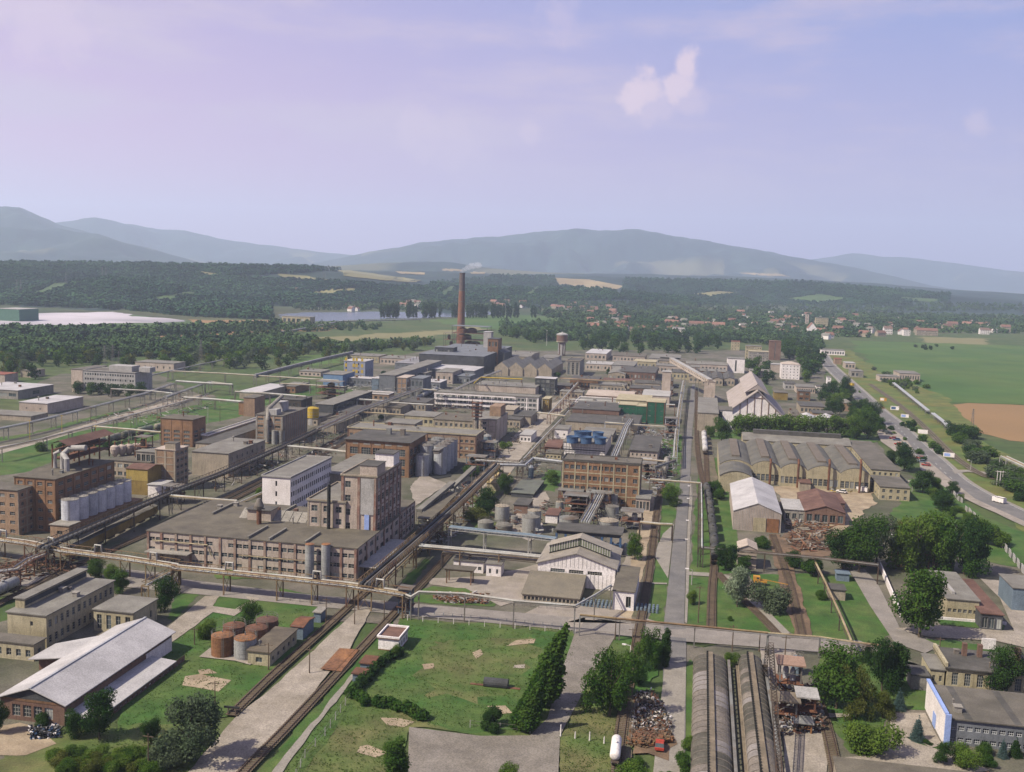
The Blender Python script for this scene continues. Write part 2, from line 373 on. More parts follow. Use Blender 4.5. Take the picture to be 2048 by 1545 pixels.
        r.quad((-w2-ov, -d2-ov, He-.2), (w2+ov, -d2-ov, He-.2), (w2+ov, -d2-ov, He), (-w2-ov, -d2-ov, He))
        for x in (-w2, w2): w.poly([(x, -d2, He), (x, d2, He), (x, d2, He+rise-.05)])
    w.build('wall', wall, root); ro = r.build(roofn, roof, root)
    if par:
        p = MB(); t = .3; z = He+.25; h = .45
        p.box(-w2-ov, -d2-ov, z, w2+ov, -d2-ov+t, z+h); p.box(-w2-ov, d2+ov-t, z, w2+ov, d2+ov, z+h); p.box(-w2-ov, -d2-ov+t, z, -w2-ov+t, d2+ov-t, z+h); p.box(w2+ov-t, -d2-ov+t, z, w2+ov, d2+ov-t, z+h)
        p.build('parapet', par, root)
    if frame:
        mt, sides = frame; F = MB()
        for sd, (nv, nh) in sides.items():
            if nh: grid_frame(F, sd, w2, d2, z0, He, nv, nh, wv=fw)
            else: pilasters(root, mt, sd, w2, d2, z0, He, nv, fw, .12)
        F.build('wall_frame', mt, root)
    for i in range(vents):
        vx, vy = random.uniform(-.8, .8)*w2, random.uniform(-.75, .8)*d2; s = random.uniform(.35, .8); b = MB()
        zz = He+.25 if rt == 'flat' else He+rise*.5
        if random.random() < .5: b.box(vx-s, vy-s, zz, vx+s, vy+s, zz+s*1.6); b.box(vx-s*1.2, vy-s*1.2, zz+s*1.6, vx+s*1.2, vy+s*1.2, zz+s*1.6+.15)
        else: b.tube([(vx, vy, zz), (vx, vy, zz+s*3)], s*.4, 8); b.lathe(vx, vy, [(s*.75, zz+s*3), (s*.1, zz+s*3.7)], 8)
        b.build('roof_vent', random.choice([m_steel, m_rust, m_conc]), ro or root)
    return box
def bpart(b, name, mat, *boxes, lab=None):
    "extra part of a building: boxes in the building's own frame"
    q = MB()
    for x in boxes: q.box(*x)
    o = q.build(name, mat, b['root'])
    if lab: o['label'] = lab
    return o
def wk(c, r, **k): return dict(c=c, r=r, **k)
def tank(label, cx, yb, ytop, rpx, mat=None, roofm=None, name='storage_tank', cat='tank', dome=.25, group=None, z0=0.0, rail=True, n=28, bands=True):
    """upright cylinder: cx column, yb row of its front foot, ytop row of the roof centre, rpx half width"""
    mat = mat or m_tank; roofm = roofm or m_roofg
    g = P(cx, yb, z0); dist = float((np.array(g)-np.array([0, 0, CH]))@_f); r = rpx*dist/FPX
    c = (g[0], g[1]+r*.96, z0); H = HT(*proj(c), z0, ytop)-z0
    root = thing(name, label, cat, (c[0], c[1], z0), group)
    MB().lathe(0, 0, [(r, 0), (r, H-.02)], n).build('shell', mat, root, smooth=False)
    MB().lathe(0, 0, [(r*1.015, H), (r*1.015, H+.12), (r*.55, H+.12+r*dome*.7), (.2, H+.12+r*dome)], n).build('tank_roof', roofm, root)
    if bands:
        b = MB()
        for k in range(1, 5): b.lathe(0, 0, [(r+.01, H*k/5), (r+.05, H*k/5), (r+.05, H*k/5+.12), (r+.01, H*k/5+.12)], n)
        b.build('shell_ring', mat, root)
    if rail and r > 1.3:
        b = MB(); k = 14
        for h in (.55, 1.05): b.tube([(r*math.cos(2*PI*i/k), r*math.sin(2*PI*i/k), H+.12+h) for i in range(k+1)], .03, 4)
        for i in range(k): b.beam((r*math.cos(2*PI*i/k), r*math.sin(2*PI*i/k), H+.1), (r*math.cos(2*PI*i/k), r*math.sin(2*PI*i/k), H+1.2), .05)
        b.build('railing', m_steel, root)
        b = MB(); a = -1.1; x, y = math.cos(a)*(r+.12), math.sin(a)*(r+.12)
        b.beam((x-.2, y, 0), (x-.2, y, H+1), .06); b.beam((x+.2, y, 0), (x+.2, y, H+1), .06); [b.beam((x-.2, y, z*.4), (x+.2, y, z*.4), .04) for z in range(1, int(H/.4))]
        b.build('ladder', m_steel, root)
        MB().tube([(0, 0, H+.1+r*dome*.8), (0, 0, H+.1+r*dome+.7)], .15, 6).build('vent_pipe', m_steel, root)
    return root, r, H
# ------------------------------------------------------------ pipe racks
def rack(label, pts, z=6.0, pipes=((0, .3, None, 0),), legs=12, name='pipe_rack', cat='pipe rack', wid=None, truss=0, legm=None, deck=None, zs=None, group=None, portal=True, ground=0.0, leg_w=.28, loops=0):
    """elevated pipeline through photograph points, each seen at height z"""
    legm = legm or m_steel; Z = zs or [z]*len(pts)
    W3 = [Vector(P(x, y, zz)) for (x, y), zz in zip(pts, Z)]
    o0 = W3[0].copy(); o0.z = 0; root = thing(name, label, cat, o0, group); Q = [q-o0 for q in W3]
    wid = wid or (max([abs(p[0])+p[1] for p in pipes])*2+.4)
    nrm = []
    for i in range(len(Q)):
        a = Q[max(i-1, 0)]; b = Q[min(i+1, len(Q)-1)]; d = (b-a); d.z = 0; d.normalize(); nrm.append(Vector((d.y, -d.x, 0)))
    for p in pipes:
        off, r, mt, dz = (list(p)+[0, 0])[:4]
        if loops and off == pipes[0][0]:
            pl = []
            for i in range(len(Q)-1):
                a = Q[i]+nrm[i]*off+Vector((0, 0, dz+r)); b = Q[i+1]+nrm[i+1]*off+Vector((0, 0, dz+r)); n = max(1, int((b-a).length/loops)); pl.append(a)
                for k in range(n):
                    m0 = a.lerp(b, (k+.5)/n); u = (b-a).normalized(); up = Vector((0, 0, 2.2)); pl += [m0-u*1.2, m0-u*1.0+up, m0+u*1.0+up, m0+u*1.2]
            pl.append(Q[-1]+nrm[-1]*off+Vector((0, 0, dz+r)))
        else: pl = [q+nrm[i]*off+Vector((0, 0, dz+r)) for i, q in enumerate(Q)]
        MB().tube(pl, r, 8).build('pipe', mt or m_pipe, root)
    beams = MB(); tr = MB(); dk = MB()
    for i in range(len(Q)-1):
        a, b = Q[i], Q[i+1]; L_ = (b-a).length; n = max(1, round(L_/legs)); d = (b-a); nn = Vector((d.y, -d.x, 0)).normalized()
        for k in range(n+1 if i == len(Q)-2 else n):
            c = a.lerp(b, k/n); g = MB()
            if portal and wid > 1.1:
                for s in (-1, 1): g.beam(c+nn*s*wid/2, Vector((c.x, c.y, ground))+nn*s*wid/2, leg_w)
                g.beam(c+nn*wid/2*1.1+Vector((0, 0, -.15)), c-nn*wid/2*1.1+Vector((0, 0, -.15)), .3)
                if c.z > 4:
                    zz = c.z*.5; g.beam(Vector((c.x, c.y, ground))+nn*wid/2, Vector((c.x, c.y, c.z-.3))-nn*wid/2, .1); g.beam(Vector((c.x, c.y, ground))-nn*wid/2, Vector((c.x, c.y, c.z-.3))+nn*wid/2, .1)
            else:
                g.beam(Vector((c.x, c.y, ground)), c-Vector((0, 0, .02)), leg_w); g.beam(c+nn*wid*.6-Vector((0, 0, .1)), c-nn*wid*.6-Vector((0, 0, .1)), .2)
            g.build('support', legm, root)
        if truss:
            m_ = max(1, round(L_/2.4))
            for s in (-1, 1):
                e = nn*s*wid/2
                tr.beam(a+e, b+e, .16); tr.beam(a+e+Vector((0, 0, truss)), b+e+Vector((0, 0, truss)), .14)
                for k in range(m_):
                    p, q = a.lerp(b, k/m_)+e, a.lerp(b, (k+1)/m_)+e; tr.beam(p, p+Vector((0, 0, truss)), .1); tr.beam(p, q+Vector((0, 0, truss)), .08)
            for k in range(m_+1): p = a.lerp(b, k/m_); tr.beam(p+nn*wid/2, p-nn*wid/2, .1)
        else:
            for s in (-1, 1): tr.beam(a+nn*s*wid/2-Vector((0, 0, .12)), b+nn*s*wid/2-Vector((0, 0, .12)), .16)
        if deck:
            e = nn*wid/2; u = Vector((0, 0, .06)); dk.quad(a+e-u, a-e-u, b-e-u, b+e-u)
    tr.build('truss' if truss else 'girder', legm, root); dk.build('walkway', deck or m_steel, root)
    return root
# ------------------------------------------------------------ ground sheets
ZL = [0.02]
def resample(pts, step, closed=True):
    out = []; n = len(pts)
    for i in range(n if closed else n-1):
        a, b = np.array(pts[i]), np.array(pts[(i+1) % n]); k = max(1, int(np.linalg.norm(b-a)/step))
        out += [tuple(a+(b-a)*j/k) for j in range(k)]
    if not closed: out.append(tuple(pts[-1]))
    return out
def sheet(name, mat, px, jit=0.0, step=3.0, kind='structure', label=None, lift=.003, world=False, cat=None):
    ZL[0] += lift; z = ZL[0]
    pts = [p[:2] for p in px] if world else [P(x, y, 0)[:2] for x, y in px]
    if jit:
        pts = resample(pts, step); n = len(pts); ph = rng.uniform(0, 6, 6)
        q = []
        for i, p in enumerate(pts):
            a = rng.normal(0, jit*.4); b = rng.normal(0, jit*.4); s = 2*PI*i/n
            q.append((p[0]+a+jit*math.sin(9*s+ph[0])+jit*.6*math.sin(23*s+ph[1]), p[1]+b+jit*math.cos(11*s+ph[2])+jit*.6*math.sin(31*s+ph[3])))
        pts = q
    cx = sum(p[0] for p in pts)/len(pts); cy = sum(p[1] for p in pts)/len(pts)
    b = MB(); b.poly([(p[0]-cx, p[1]-cy, 0) for p in pts])
    o = b.build(name, mat, None, (cx, cy, z))
    if o.data.polygons[0].normal.z < 0: o.data.flip_normals()
    return tag(o, label, cat, None, kind)
def strip(name, mat, px, width, z=None, kind='structure', label=None, world=False, cat=None, widths=None):
    "road-like ribbon along photograph points, metres wide"
    if z is None: ZL[0] += .003; z = ZL[0]
    pts = [Vector((*p[:2], 0)) for p in px] if world else [Vector(P(x, y, 0)) for x, y in px]
    b = MB(); L_, R_ = [], []
    for i, p in enumerate(pts):
        a = pts[max(i-1, 0)]; c = pts[min(i+1, len(pts)-1)]; d = (c-a).normalized(); n = Vector((d.y, -d.x, 0)); wd = widths[i] if widths else width
        L_.append(p-n*wd/2); R_.append(p+n*wd/2)
    o0 = pts[0].copy(); o0.z = z
    for i in range(len(pts)-1): b.quad(*[tuple(q-Vector((o0.x, o0.y, 0))) for q in (L_[i], R_[i], R_[i+1], L_[i+1])])
    o = b.build(name, mat, None, o0)
    return tag(o, label, cat, None, kind)
def smooth_path(px, n=6, world=False):
    pts = [np.array(p[:2], float) for p in px] if world else [np.array(P(x, y, 0)[:2]) for x, y in px]; out = []
    for i in range(len(pts)-1):
        p0 = pts[max(i-1, 0)]; p1 = pts[i]; p2 = pts[i+1]; p3 = pts[min(i+2, len(pts)-1)]
        for k in range(n):
            t = k/n; out.append(tuple(.5*((2*p1)+(-p0+p2)*t+(2*p0-5*p1+4*p2-p3)*t*t+(-p0+3*p1-3*p2+p3)*t**3)))
    out.append(tuple(pts[-1])); return out
m_ballast = M((.17, .135, .10), .3, (.10, .10, .05), scale=.5, sc2=.1, fine=1.5)
def track(label, px, n=6, ballast=True, sleepers=True, bw=2.5):
    path = smooth_path(px, n); o0 = Vector((*path[0], ZL[0]+.03))
    root = thing('railway_track', label, 'railway track', o0)
    if ballast:
        b = MB(); pts = [Vector((*p, 0)) for p in path]
        for i in range(len(pts)-1):
            d = (pts[i+1]-pts[i]).normalized(); nn = Vector((d.y, -d.x, 0))*bw/2
            q = [pts[i]-nn, pts[i]+nn, pts[i+1]+nn, pts[i+1]-nn]; b.quad(*[tuple(v-Vector((o0.x, o0.y, .0))+Vector((0, 0, .05+.002*(i % 2)))) for v in q])
        b.build('ballast', m_ballast, root)
    rl = [MB(), MB()]; sp = MB(); acc = 0
    for i in range(len(path)-1):
        a = Vector((*path[i], 0))-Vector((o0.x, o0.y, 0)); b2 = Vector((*path[i+1], 0))-Vector((o0.x, o0.y, 0)); d = (b2-a); L_ = d.length; d.normalize(); nn = Vector((d.y, -d.x, 0))
        for s, q in zip((-1, 1), rl): q.beam(a+nn*s*.75+Vector((0, 0, .24)), b2+nn*s*.75+Vector((0, 0, .24)), .12, .18)
        if sleepers:
            t = -acc
            while t < L_:
                if t >= 0: c = a+d*t+Vector((0, 0, .11)); sp.beam(c-nn*1.25, c+nn*1.25, .26, .12)
                t += .8
            acc = (L_-t+.8) % .8
    for q in rl: q.build('rail', m_rail, root)
    sp.build('sleepers', m_wood, root)
    return path
# ------------------------------------------------------------ trees
def leafcloud(n, lobes, size, seed, shell=.55, up=0.35, vs=1.0):
    """n leaf clumps (bent quads) spread through lobes [(x,y,z,rx,ry,rz)]"""
    r = np.random.default_rng(seed); vol = np.array([l[3]*l[4]*l[5] for l in lobes])**(2/3); k = r.choice(len(lobes), n, p=vol/vol.sum())
    Lb = np.array(lobes)[k]; d = r.normal(size=(n, 3)); d /= np.linalg.norm(d, axis=1)[:, None]
    rad = (shell+(1-shell)*r.random(n))*(1+r.normal(0, .06, n)); p = Lb[:, :3]+d*Lb[:, 3:]*rad[:, None]
    nr = d*.8+r.normal(size=(n, 3))*.75+np.array([0, 0, up]); nr /= np.linalg.norm(nr, axis=1)[:, None]
    t = np.cross(nr, r.normal(size=(n, 3))); t /= np.linalg.norm(t, axis=1)[:, None]; bt = np.cross(nr, t)
    s = size*r.uniform(.6, 1.3, n)[:, None]; V = np.stack([p-t*s-bt*s*.4, p+t*s*.2-bt*s*.8, p+t*s+bt*s*.5, p-t*s*.3+bt*s*.9], 1).reshape(-1, 3)
    return V, n
def quads_mesh(name, V, n, mat):
    me = bpy.data.meshes.new(name); me.vertices.add(4*n); me.vertices.foreach_set('co', V.astype(np.float32).ravel()); me.loops.add(4*n); me.loops.foreach_set('vertex_index', np.arange(4*n, dtype=np.int32))
    me.polygons.add(n); me.polygons.foreach_set('loop_start', np.arange(0, 4*n, 4, dtype=np.int32)); me.polygons.foreach_set('loop_total', np.full(n, 4, np.int32))
    me.materials.append(mat); me.update(calc_edges=True); me.validate(); return me
def crown_lobes(kind, seed):
    r = random.Random(seed); L_ = []
    if kind == 'round':       # unit tree, height 1
        for i in range(13):
            a = r.uniform(0, 6.28); q = r.uniform(.05, .3); z = r.uniform(.2, .84); s = r.uniform(.12, .2)
            L_.append((q*math.cos(a), q*math.sin(a), z, s*1.15, s*1.15, s))
        L_.append((0, 0, .52, .29, .29, .4))
    elif kind == 'poplar':
        for i in range(16):
            z = .1+.82*i/15; q = .10*math.sin(PI*min(1, z*1.02))**.6; a = r.uniform(0, 6.28); o = r.uniform(0, .05)
            L_.append((o*math.cos(a), o*math.sin(a), z, q+.02, q+.02, .10))
    elif kind == 'leaning':   # poplar bent by wind
        for i in range(22):
            z = .1+.85*i/21; q = .19*(1-z)**.85*min(1, z*5)+.015; a = r.uniform(0, 6.28); o = r.uniform(0, .07)*(1-z)
            L_.append((o*math.cos(a)+.2*z*z, o*math.sin(a), z, q, q, .085))
    elif kind == 'spruce':
        for i in range(15):
            z = .08+.88*i/14; q = .23*(1-z)+.012
            for j in range(5 if z < .8 else 1):
                a = 2*PI*j/5+i; L_.append((q*.6*math.cos(a), q*.6*math.sin(a), z, q*.5+.01, q*.5+.01, .022))
    elif kind == 'willow':
        for i in range(20):
            a = r.uniform(0, 6.28); q = r.uniform(.05, .42); z = r.uniform(.1, .85)*(1-.4*q); s = r.uniform(.12, .18)
            L_.append((q*math.cos(a), q*math.sin(a), z, s, s, s*1.2))
    elif kind == 'bush':
        for i in range(8):
            a = r.uniform(0, 6.28); q = r.uniform(.05, .5); z = r.uniform(.25, .65); s = r.uniform(.22, .4); L_.append((q*math.cos(a), q*math.sin(a), z, s, s, s*.9))
    return L_
def trunk_mesh(kind, seed):
    r = random.Random(seed); b = MB(); top = .8 if kind != 'bush' else .5
    lean = .2 if kind == 'leaning' else 0
    pts = [(lean*(z*top)**2, 0, z*top) for z in (0, .25, .5, .75, 1)]; b.tube(pts, [.022, .018, .014, .009, .003], 7)
    if kind in ('round', 'willow', 'bush'):
        for i in range(6):
            a = r.uniform(0, 6.28); z = r.uniform(.22, .5); q = r.uniform(.15, .28); b.tube([(0, 0, z), (q*.5*math.cos(a), q*.5*math.sin(a), z+.12), (q*math.cos(a), q*math.sin(a), z+.26)], [.011, .007, .002], 5)
    return b.mesh('trunk', m_trunk)
TP = {}
def tree_proto(kind, fol, v, lod):
    k = (kind, fol, v, lod)
    if k not in TP:
        nn = {0: 8500, 1: 2200, 2: 420}[lod]; sz = {0: .0155, 1: .026, 2: .052}[lod]
        if kind == 'bush': sz *= 1.6
        if kind in ('poplar', 'spruce'): sz *= .7
        V, n = leafcloud(nn, crown_lobes(kind, v*13+5), sz, v*7+1, shell=.5 if kind != 'spruce' else .2)
        TP[k] = (quads_mesh('crown', V, n, FOL[fol]), trunk_mesh(kind, v))
    return TP[k]
def tree_at(x, y, h, kind='round', fol='mid', lod=1, wide=1.0, label=None, group=None, name=None, cat=None, z=0.0, rz=None):
    v = random.randint(0, 4 if lod < 2 else 3); cm, tm = tree_proto(kind, fol, v, lod)
    nm = name or {'round': 'broadleaf_tree', 'poplar': 'poplar_tree', 'leaning': 'poplar_tree', 'spruce': 'spruce_tree', 'willow': 'willow_tree', 'bush': 'bush'}[kind]
    rz = random.uniform(0, 6.28) if rz is None else rz; sxy = h*wide
    if lod == 2:
        o = link(nm, cm, None, (x, y, z)); o.rotation_euler = (0, 0, rz); o.scale = (sxy, sxy, h)
    else:
        o = thing(nm, None, None, (x, y, z), rz=rz); o.scale = (sxy, sxy, h); link('crown', cm, o); link('trunk', tm, o)
    return tag(o, label, cat or ('bush' if kind == 'bush' else 'tree'), group)
def tree(px, py, ytop, label, kind='round', fol='mid', lod=0, wide=1.0, group=None, **k):
    "tree with its foot at (px, py) and its tip at row ytop"
    g = P(px, py, 0); h = HT(px, py, 0, ytop); return tree_at(g[0], g[1], h, kind, fol, lod, wide, label, group, **k)
# ------------------------------------------------------------ land
def hz(x): return 540.0-.032*(1024-x)*-1*-1 if False else 540+.032*(x-1024)
g_grass = M((.055, .095, .022), .3, (.10, .115, .04), scale=.12, sc2=.02, amt2=.5, fine=1.2, rough=.95)
g_lawn = M((.045, .112, .017), .28, (.10, .135, .035), scale=.2, sc2=.08, fine=1.4, rough=.95)
g_rough = M((.075, .125, .025), .3, (.16, .145, .06), scale=.15, sc2=.07, amt2=.5, fine=1.4, rough=.95)
g_yard = M((.17, .148, .118), .28, (.07, .08, .04), scale=.12, sc2=.035, amt2=.55, fine=1.5, rough=.95)
g_conc = M((.36, .31, .265), .16, (.26, .225, .18), scale=.2, rough=.9)
g_sand = M((.40, .32, .22), .2, (.28, .21, .14), scale=.3, rough=.95)
g_asph = M((.16, .152, .148), .14, (.21, .195, .18), scale=.25, sc2=.08, rough=.9)
g_road = M((.24, .215, .19), .14, (.30, .265, .235), scale=.3, sc2=.06, rough=.9)
g_gravel = M((.37, .32, .265), .18, (.27, .23, .18), scale=.3, sc2=.1, fine=1.5, rough=.95)
g_kerb = M((.29, .26, .22), .15); g_dirt = M((.20, .13, .08), .25, (.13, .09, .06), scale=.3, rough=.95)
g_field = M((.06, .125, .025), .16, (.10, .15, .035), scale=.02, sc2=.008, rough=.95)
g_wheat = M((.31, .19, .085), .12, (.24, .15, .07), scale=.02, sc2=.01, rough=.95)
g_weeds = M((.10, .145, .032), .3, (.17, .15, .04), scale=.1, sc2=.04, fine=1.3, rough=.95)
g_white = M((.66, .60, .64), .2, (.22, .21, .23), scale=.012, sc2=.006, amt2=.55, fine=0)
g_water = M((.085, .115, .15), .04, rough=.22, fine=0); g_mark = M((.7, .7, .68), .05)
g_far = M((.045, .075, .03), .35, (.10, .095, .04), scale=.006, sc2=.0022, amt2=.45, fine=0, rough=.95)
# ground sheet out to the horizon (its far half rises into the hills mesh)
b = MB(); R_ = 17000
b.quad((-R_, -600, 0), (R_, -600, 0), (R_, R_, 0), (-R_, R_, 0))
tag(b.build('ground', g_far), None, None, None, 'structure')
# --- hills: polar height mesh, skyline heights measured in the photograph
def ang(x): v = ray(x, hz(x)); return math.atan2(v[0], v[1])
def hgt(x, y, D): v = ray(x, y); return CH+D*v[2]/math.hypot(v[0], v[1])
RIDGES = [  # distance, front width, back width, skyline
 (3100, 1050, 900, [(-150, 530), (0, 527), (200, 528), (400, 532), (600, 535), (680, 541), (760, 552), (860, 566), (950, 575), (1050, 590), (1100, 600)]),
 (2300, 450, 800, [(-150, 595), (0, 590), (60, 577), (150, 566), (220, 560), (330, 572), (430, 590), (520, 604), (600, 615)]),
 (3000, 600, 900, [(560, 600), (640, 585), (740, 578), (860, 572), (960, 574), (1060, 578), (1180, 578), (1300, 590), (1400, 602)]),
 (4300, 1100, 1100, [(500, 545), (640, 538), (760, 540), (860, 541), (1000, 548), (1100, 552), (1200, 552), (1300, 556), (1450, 558), (1600, 562), (1700, 570), (1850, 585), (2050, 600)]),
 (5600, 900, 1500, [(560, 538), (700, 529), (850, 522), (910, 525), (980, 536), (1100, 545), (1300, 548), (1500, 553), (1650, 561), (1750, 566), (1900, 578), (2100, 590)]),
 (9500, 2200, 2500, [(-200, 425), (-60, 417), (20, 416), (40, 418), (80, 432), (120, 452), (200, 473), (300, 497), (380, 522), (450, 530), (520, 535)]),
 (7800, 1600, 1500, [(-200, 455), (0, 457), (120, 459), (200, 470), (250, 486), (330, 506), (400, 524), (460, 532)]),
 (12500, 2600, 2500, [(40, 465), (100, 450), (160, 439), (190, 437), (250, 449), (300, 456), (380, 465), (420, 474), (480, 485), (560, 494), (640, 505), (720, 512), (820, 520), (900, 530)]),
 (10500, 3000, 3000, [(600, 530), (700, 513), (780, 498), (850, 487), (900, 482), (980, 478), (1060, 470), (1150, 463), (1200, 468), (1270, 464), (1310, 472), (1400, 485), (1500, 500), (1600, 519), (1700, 535), (1800, 556), (1860, 570), (1950, 585)]),
 (14500, 1500, 1200, [(1400, 540), (1560, 525), (1650, 516), (1700, 509), (1760, 512), (1850, 520), (2048, 545), (2250, 560)])]
NA, NR = 560, 230
AA = np.linspace(ang(-260), ang(2350), NA); RR = 1600*(16400/1600)**np.linspace(0, 1, NR)
AG, RG = np.meshgrid(AA, RR, indexing='ij'); ZH = np.full(AG.shape, -6.0)
def vnoise(x, y, seed, oct=5):
    out = np.zeros_like(x); amp = 1; tot = 0
    for o in range(oct):
        r = np.random.default_rng(seed+o); G = r.random((256, 256)); xi, yi = np.floor(x).astype(int), np.floor(y).astype(int); fx, fy = x-xi, y-yi; fx = fx*fx*(3-2*fx); fy = fy*fy*(3-2*fy)
        g = lambda a, b_: G[a % 256, b_ % 256]
        out += amp*((g(xi, yi)*(1-fx)+g(xi+1, yi)*fx)*(1-fy)+(g(xi, yi+1)*(1-fx)+g(xi+1, yi+1)*fx)*fy); tot += amp; amp *= .5; x = x*2.03+11; y = y*2.03+5
    return out/tot
XG, YG = RG*np.sin(AG), RG*np.cos(AG)
def sm(t): t = np.clip(t, 0, 1); return t*t*(3-2*t)
for D, wf, wb, prof in RIDGES:
    aa = np.array([ang(x) for x, y in prof]); hh = np.array([hgt(x, y, D) for x, y in prof])
    crest = np.interp(AA, aa, hh, left=-50, right=-50)[:, None]
    spur = vnoise(XG/(D*.055), YG/(D*.055), int(D), 4)
    fall = np.where(RG < D, sm((RG-(D-wf*(.55+.9*spur)))/(wf*(.5+.5*spur)+1)), sm((D+wb-RG)/wb))
    ZH = np.maximum(ZH, np.where(crest > -40, crest*fall-3+(vnoise(XG/(D*.02), YG/(D*.02), int(D)+3, 4)-.6)*.2*crest*(fall > .02)*(1-fall*.5), -6))
me = bpy.data.meshes.new('hills'); nv = NA*NR
me.vertices.add(nv); me.vertices.foreach_set('co', np.stack([XG, YG, ZH], -1).astype(np.float32).ravel())
i, j = np.meshgrid(np.arange(NA-1), np.arange(NR-1), indexing='ij'); q = np.stack([i*NR+j, i*NR+j+1, (i+1)*NR+j+1, (i+1)*NR+j], -1).reshape(-1, 4)
me.loops.add(q.size); me.loops.foreach_set('vertex_index', q.ravel().astype(np.int32)); me.polygons.add(len(q)); me.polygons.foreach_set('loop_start', np.arange(0, q.size, 4, dtype=np.int32)); me.polygons.foreach_set('loop_total', np.full(len(q), 4, np.int32))
me.polygons.foreach_set('use_smooth', [True]*len(q)); me.update(calc_edges=True)
me.flip_normals() if me.polygons[0].normal.z < 0 else None
m_hill = M((.022, .045, .045), .35, (.038, .065, .05), scale=.004, sc2=.0016, amt2=.25, fine=0, rough=1)
def hill_detail(mt):
    nt = mt.node_tree; N = nt.nodes; L = nt.links; bs = N['Principled BSDF']; old = bs.inputs['Base Color'].links[0].from_socket
    g = N.new('ShaderNodeNewGeometry'); n = N.new('ShaderNodeTexNoise'); n.inputs['Scale'].default_value = .00075; n.inputs['Detail'].default_value = 3; L.new(g.outputs['Position'], n.inputs[0])
    vor = N.new('ShaderNodeTexVoronoi'); vor.inputs['Scale'].default_value = .0016; L.new(g.outputs['Position'], vor.inputs[0])
    s = N.new('ShaderNodeSeparateColor'); L.new(vor.outputs['Color'], s.inputs[0])
    a = N.new('ShaderNodeMath'); a.operation = 'GREATER_THAN'; L.new(s.outputs[0], a.inputs[0]); a.inputs[1].default_value = .72
    mr = N.new('ShaderNodeMapRange'); L.new(n.outputs[0], mr.inputs[0]); mr.inputs[1].default_value = .52; mr.inputs[2].default_value = .56
    sp = N.new('ShaderNodeSeparateXYZ'); L.new(g.outputs['Position'], sp.inputs[0])
    lo = N.new('ShaderNodeMapRange'); L.new(sp.outputs[2], lo.inputs[0]); lo.inputs[1].default_value = 260; lo.inputs[2].default_value = 180
    yy = N.new('ShaderNodeMapRange'); L.new(sp.outputs[1], yy.inputs[0]); yy.inputs[1].default_value = 4200; yy.inputs[2].default_value = 5200
    def mul(p, q_):
        k = N.new('ShaderNodeMath'); k.operation = 'MULTIPLY'; L.new(p, k.inputs[0]); L.new(q_, k.inputs[1]); return k.outputs[0]
    f = mul(mul(mul(a.outputs[0], mr.outputs[0]), lo.outputs[0]), yy.outputs[0])
    mx = N.new('ShaderNodeMix'); mx.data_type = 'RGBA'; L.new(f, mx.inputs[0]); L.new(old, mx.inputs[6]); mx.inputs[7].default_value = (.085, .085, .05, 1); L.new(mx.outputs[2], bs.inputs['Base Color'])
hill_detail(m_hill); me.materials.append(m_hill); hills = link('hills', me); tag(hills, None, None, None, 'structure')
def ground_z(x, y):
    a, r = math.atan2(x, y), math.hypot(x, y)
    if r < 1600 or a <= AA[0] or a >= AA[-1]: return 0.0
    fi = (a-AA[0])/(AA[-1]-AA[0])*(NA-1); fj = math.log(r/1600)/math.log(16400/1600)*(NR-1)
    if fj >= NR-1: return 0.0
    i, j = int(fi), int(fj); u, v = fi-i, fj-j
    return max(0.0, float((ZH[i, j]*(1-u)+ZH[i+1, j]*u)*(1-v)+(ZH[i, j+1]*(1-u)+ZH[i+1, j+1]*u)*v))
def PT(x, y):
    "point of the terrain (ground or hillside) seen at a pixel"
    v = ray(x, y); h = math.hypot(v[0], v[1]); r = 1500.0
    while r < 12000:
        t = r/h; z = CH+v[2]*t
        if z <= ground_z(v[0]*t, v[1]*t): return (v[0]*t, v[1]*t, z)
        r += 12
    return None
# --- fields that lie on the hillsides: sheets laid on the terrain
HFP = []
def inside(x, y, poly):
    c = False
    for (x0, y0), (x1, y1) in zip(poly, poly[1:]+poly[:1]):
        if (y0 > y) != (y1 > y) and x < (x1-x0)*(y-y0)/(y1-y0)+x0: c = not c
    return c
def hfield(name, mat, px, lift=1.0, n=14):
    HFP.append(px)
    xs = [p[0] for p in px]; 
    def yrange(x):
        ys = []
        for (x0, y0), (x1, y1) in zip(px, px[1:]+px[:1]):
            if x0 != x1 and min(x0, x1) <= x <= max(x0, x1): ys.append(y0+(y1-y0)*(x-x0)/(x1-x0))
        return (min(ys), max(ys)) if ys else None
    b = MB(); cols = []
    for i in range(n+1):
        x = min(xs)+.5+(max(xs)-min(xs)-1)*i/n; yr = yrange(x); col = [PT(x, yr[1]+(yr[0]-yr[1])*k/5) for k in range(6)] if yr else None
        cols.append(col if col and all(col) else None)
    for c0, c1 in zip(cols, cols[1:]):
        if c0 and c1:
            for k in range(5): b.quad(*[(p[0], p[1], ground_z(p[0], p[1])+lift) for p in (c0[k], c1[k], c1[k+1], c0[k+1])])
    o = b.build(name, mat); 
    if o: tag(o, None, None, None, 'structure')
m_hf = M((.36, .28, .15), .1, (.28, .2, .1), scale=.01, sc2=.004, fine=0); m_hf2 = M((.22, .2, .09), .1, scale=.01, fine=0); m_hg = M((.07, .12, .03), .15, scale=.01, fine=0)
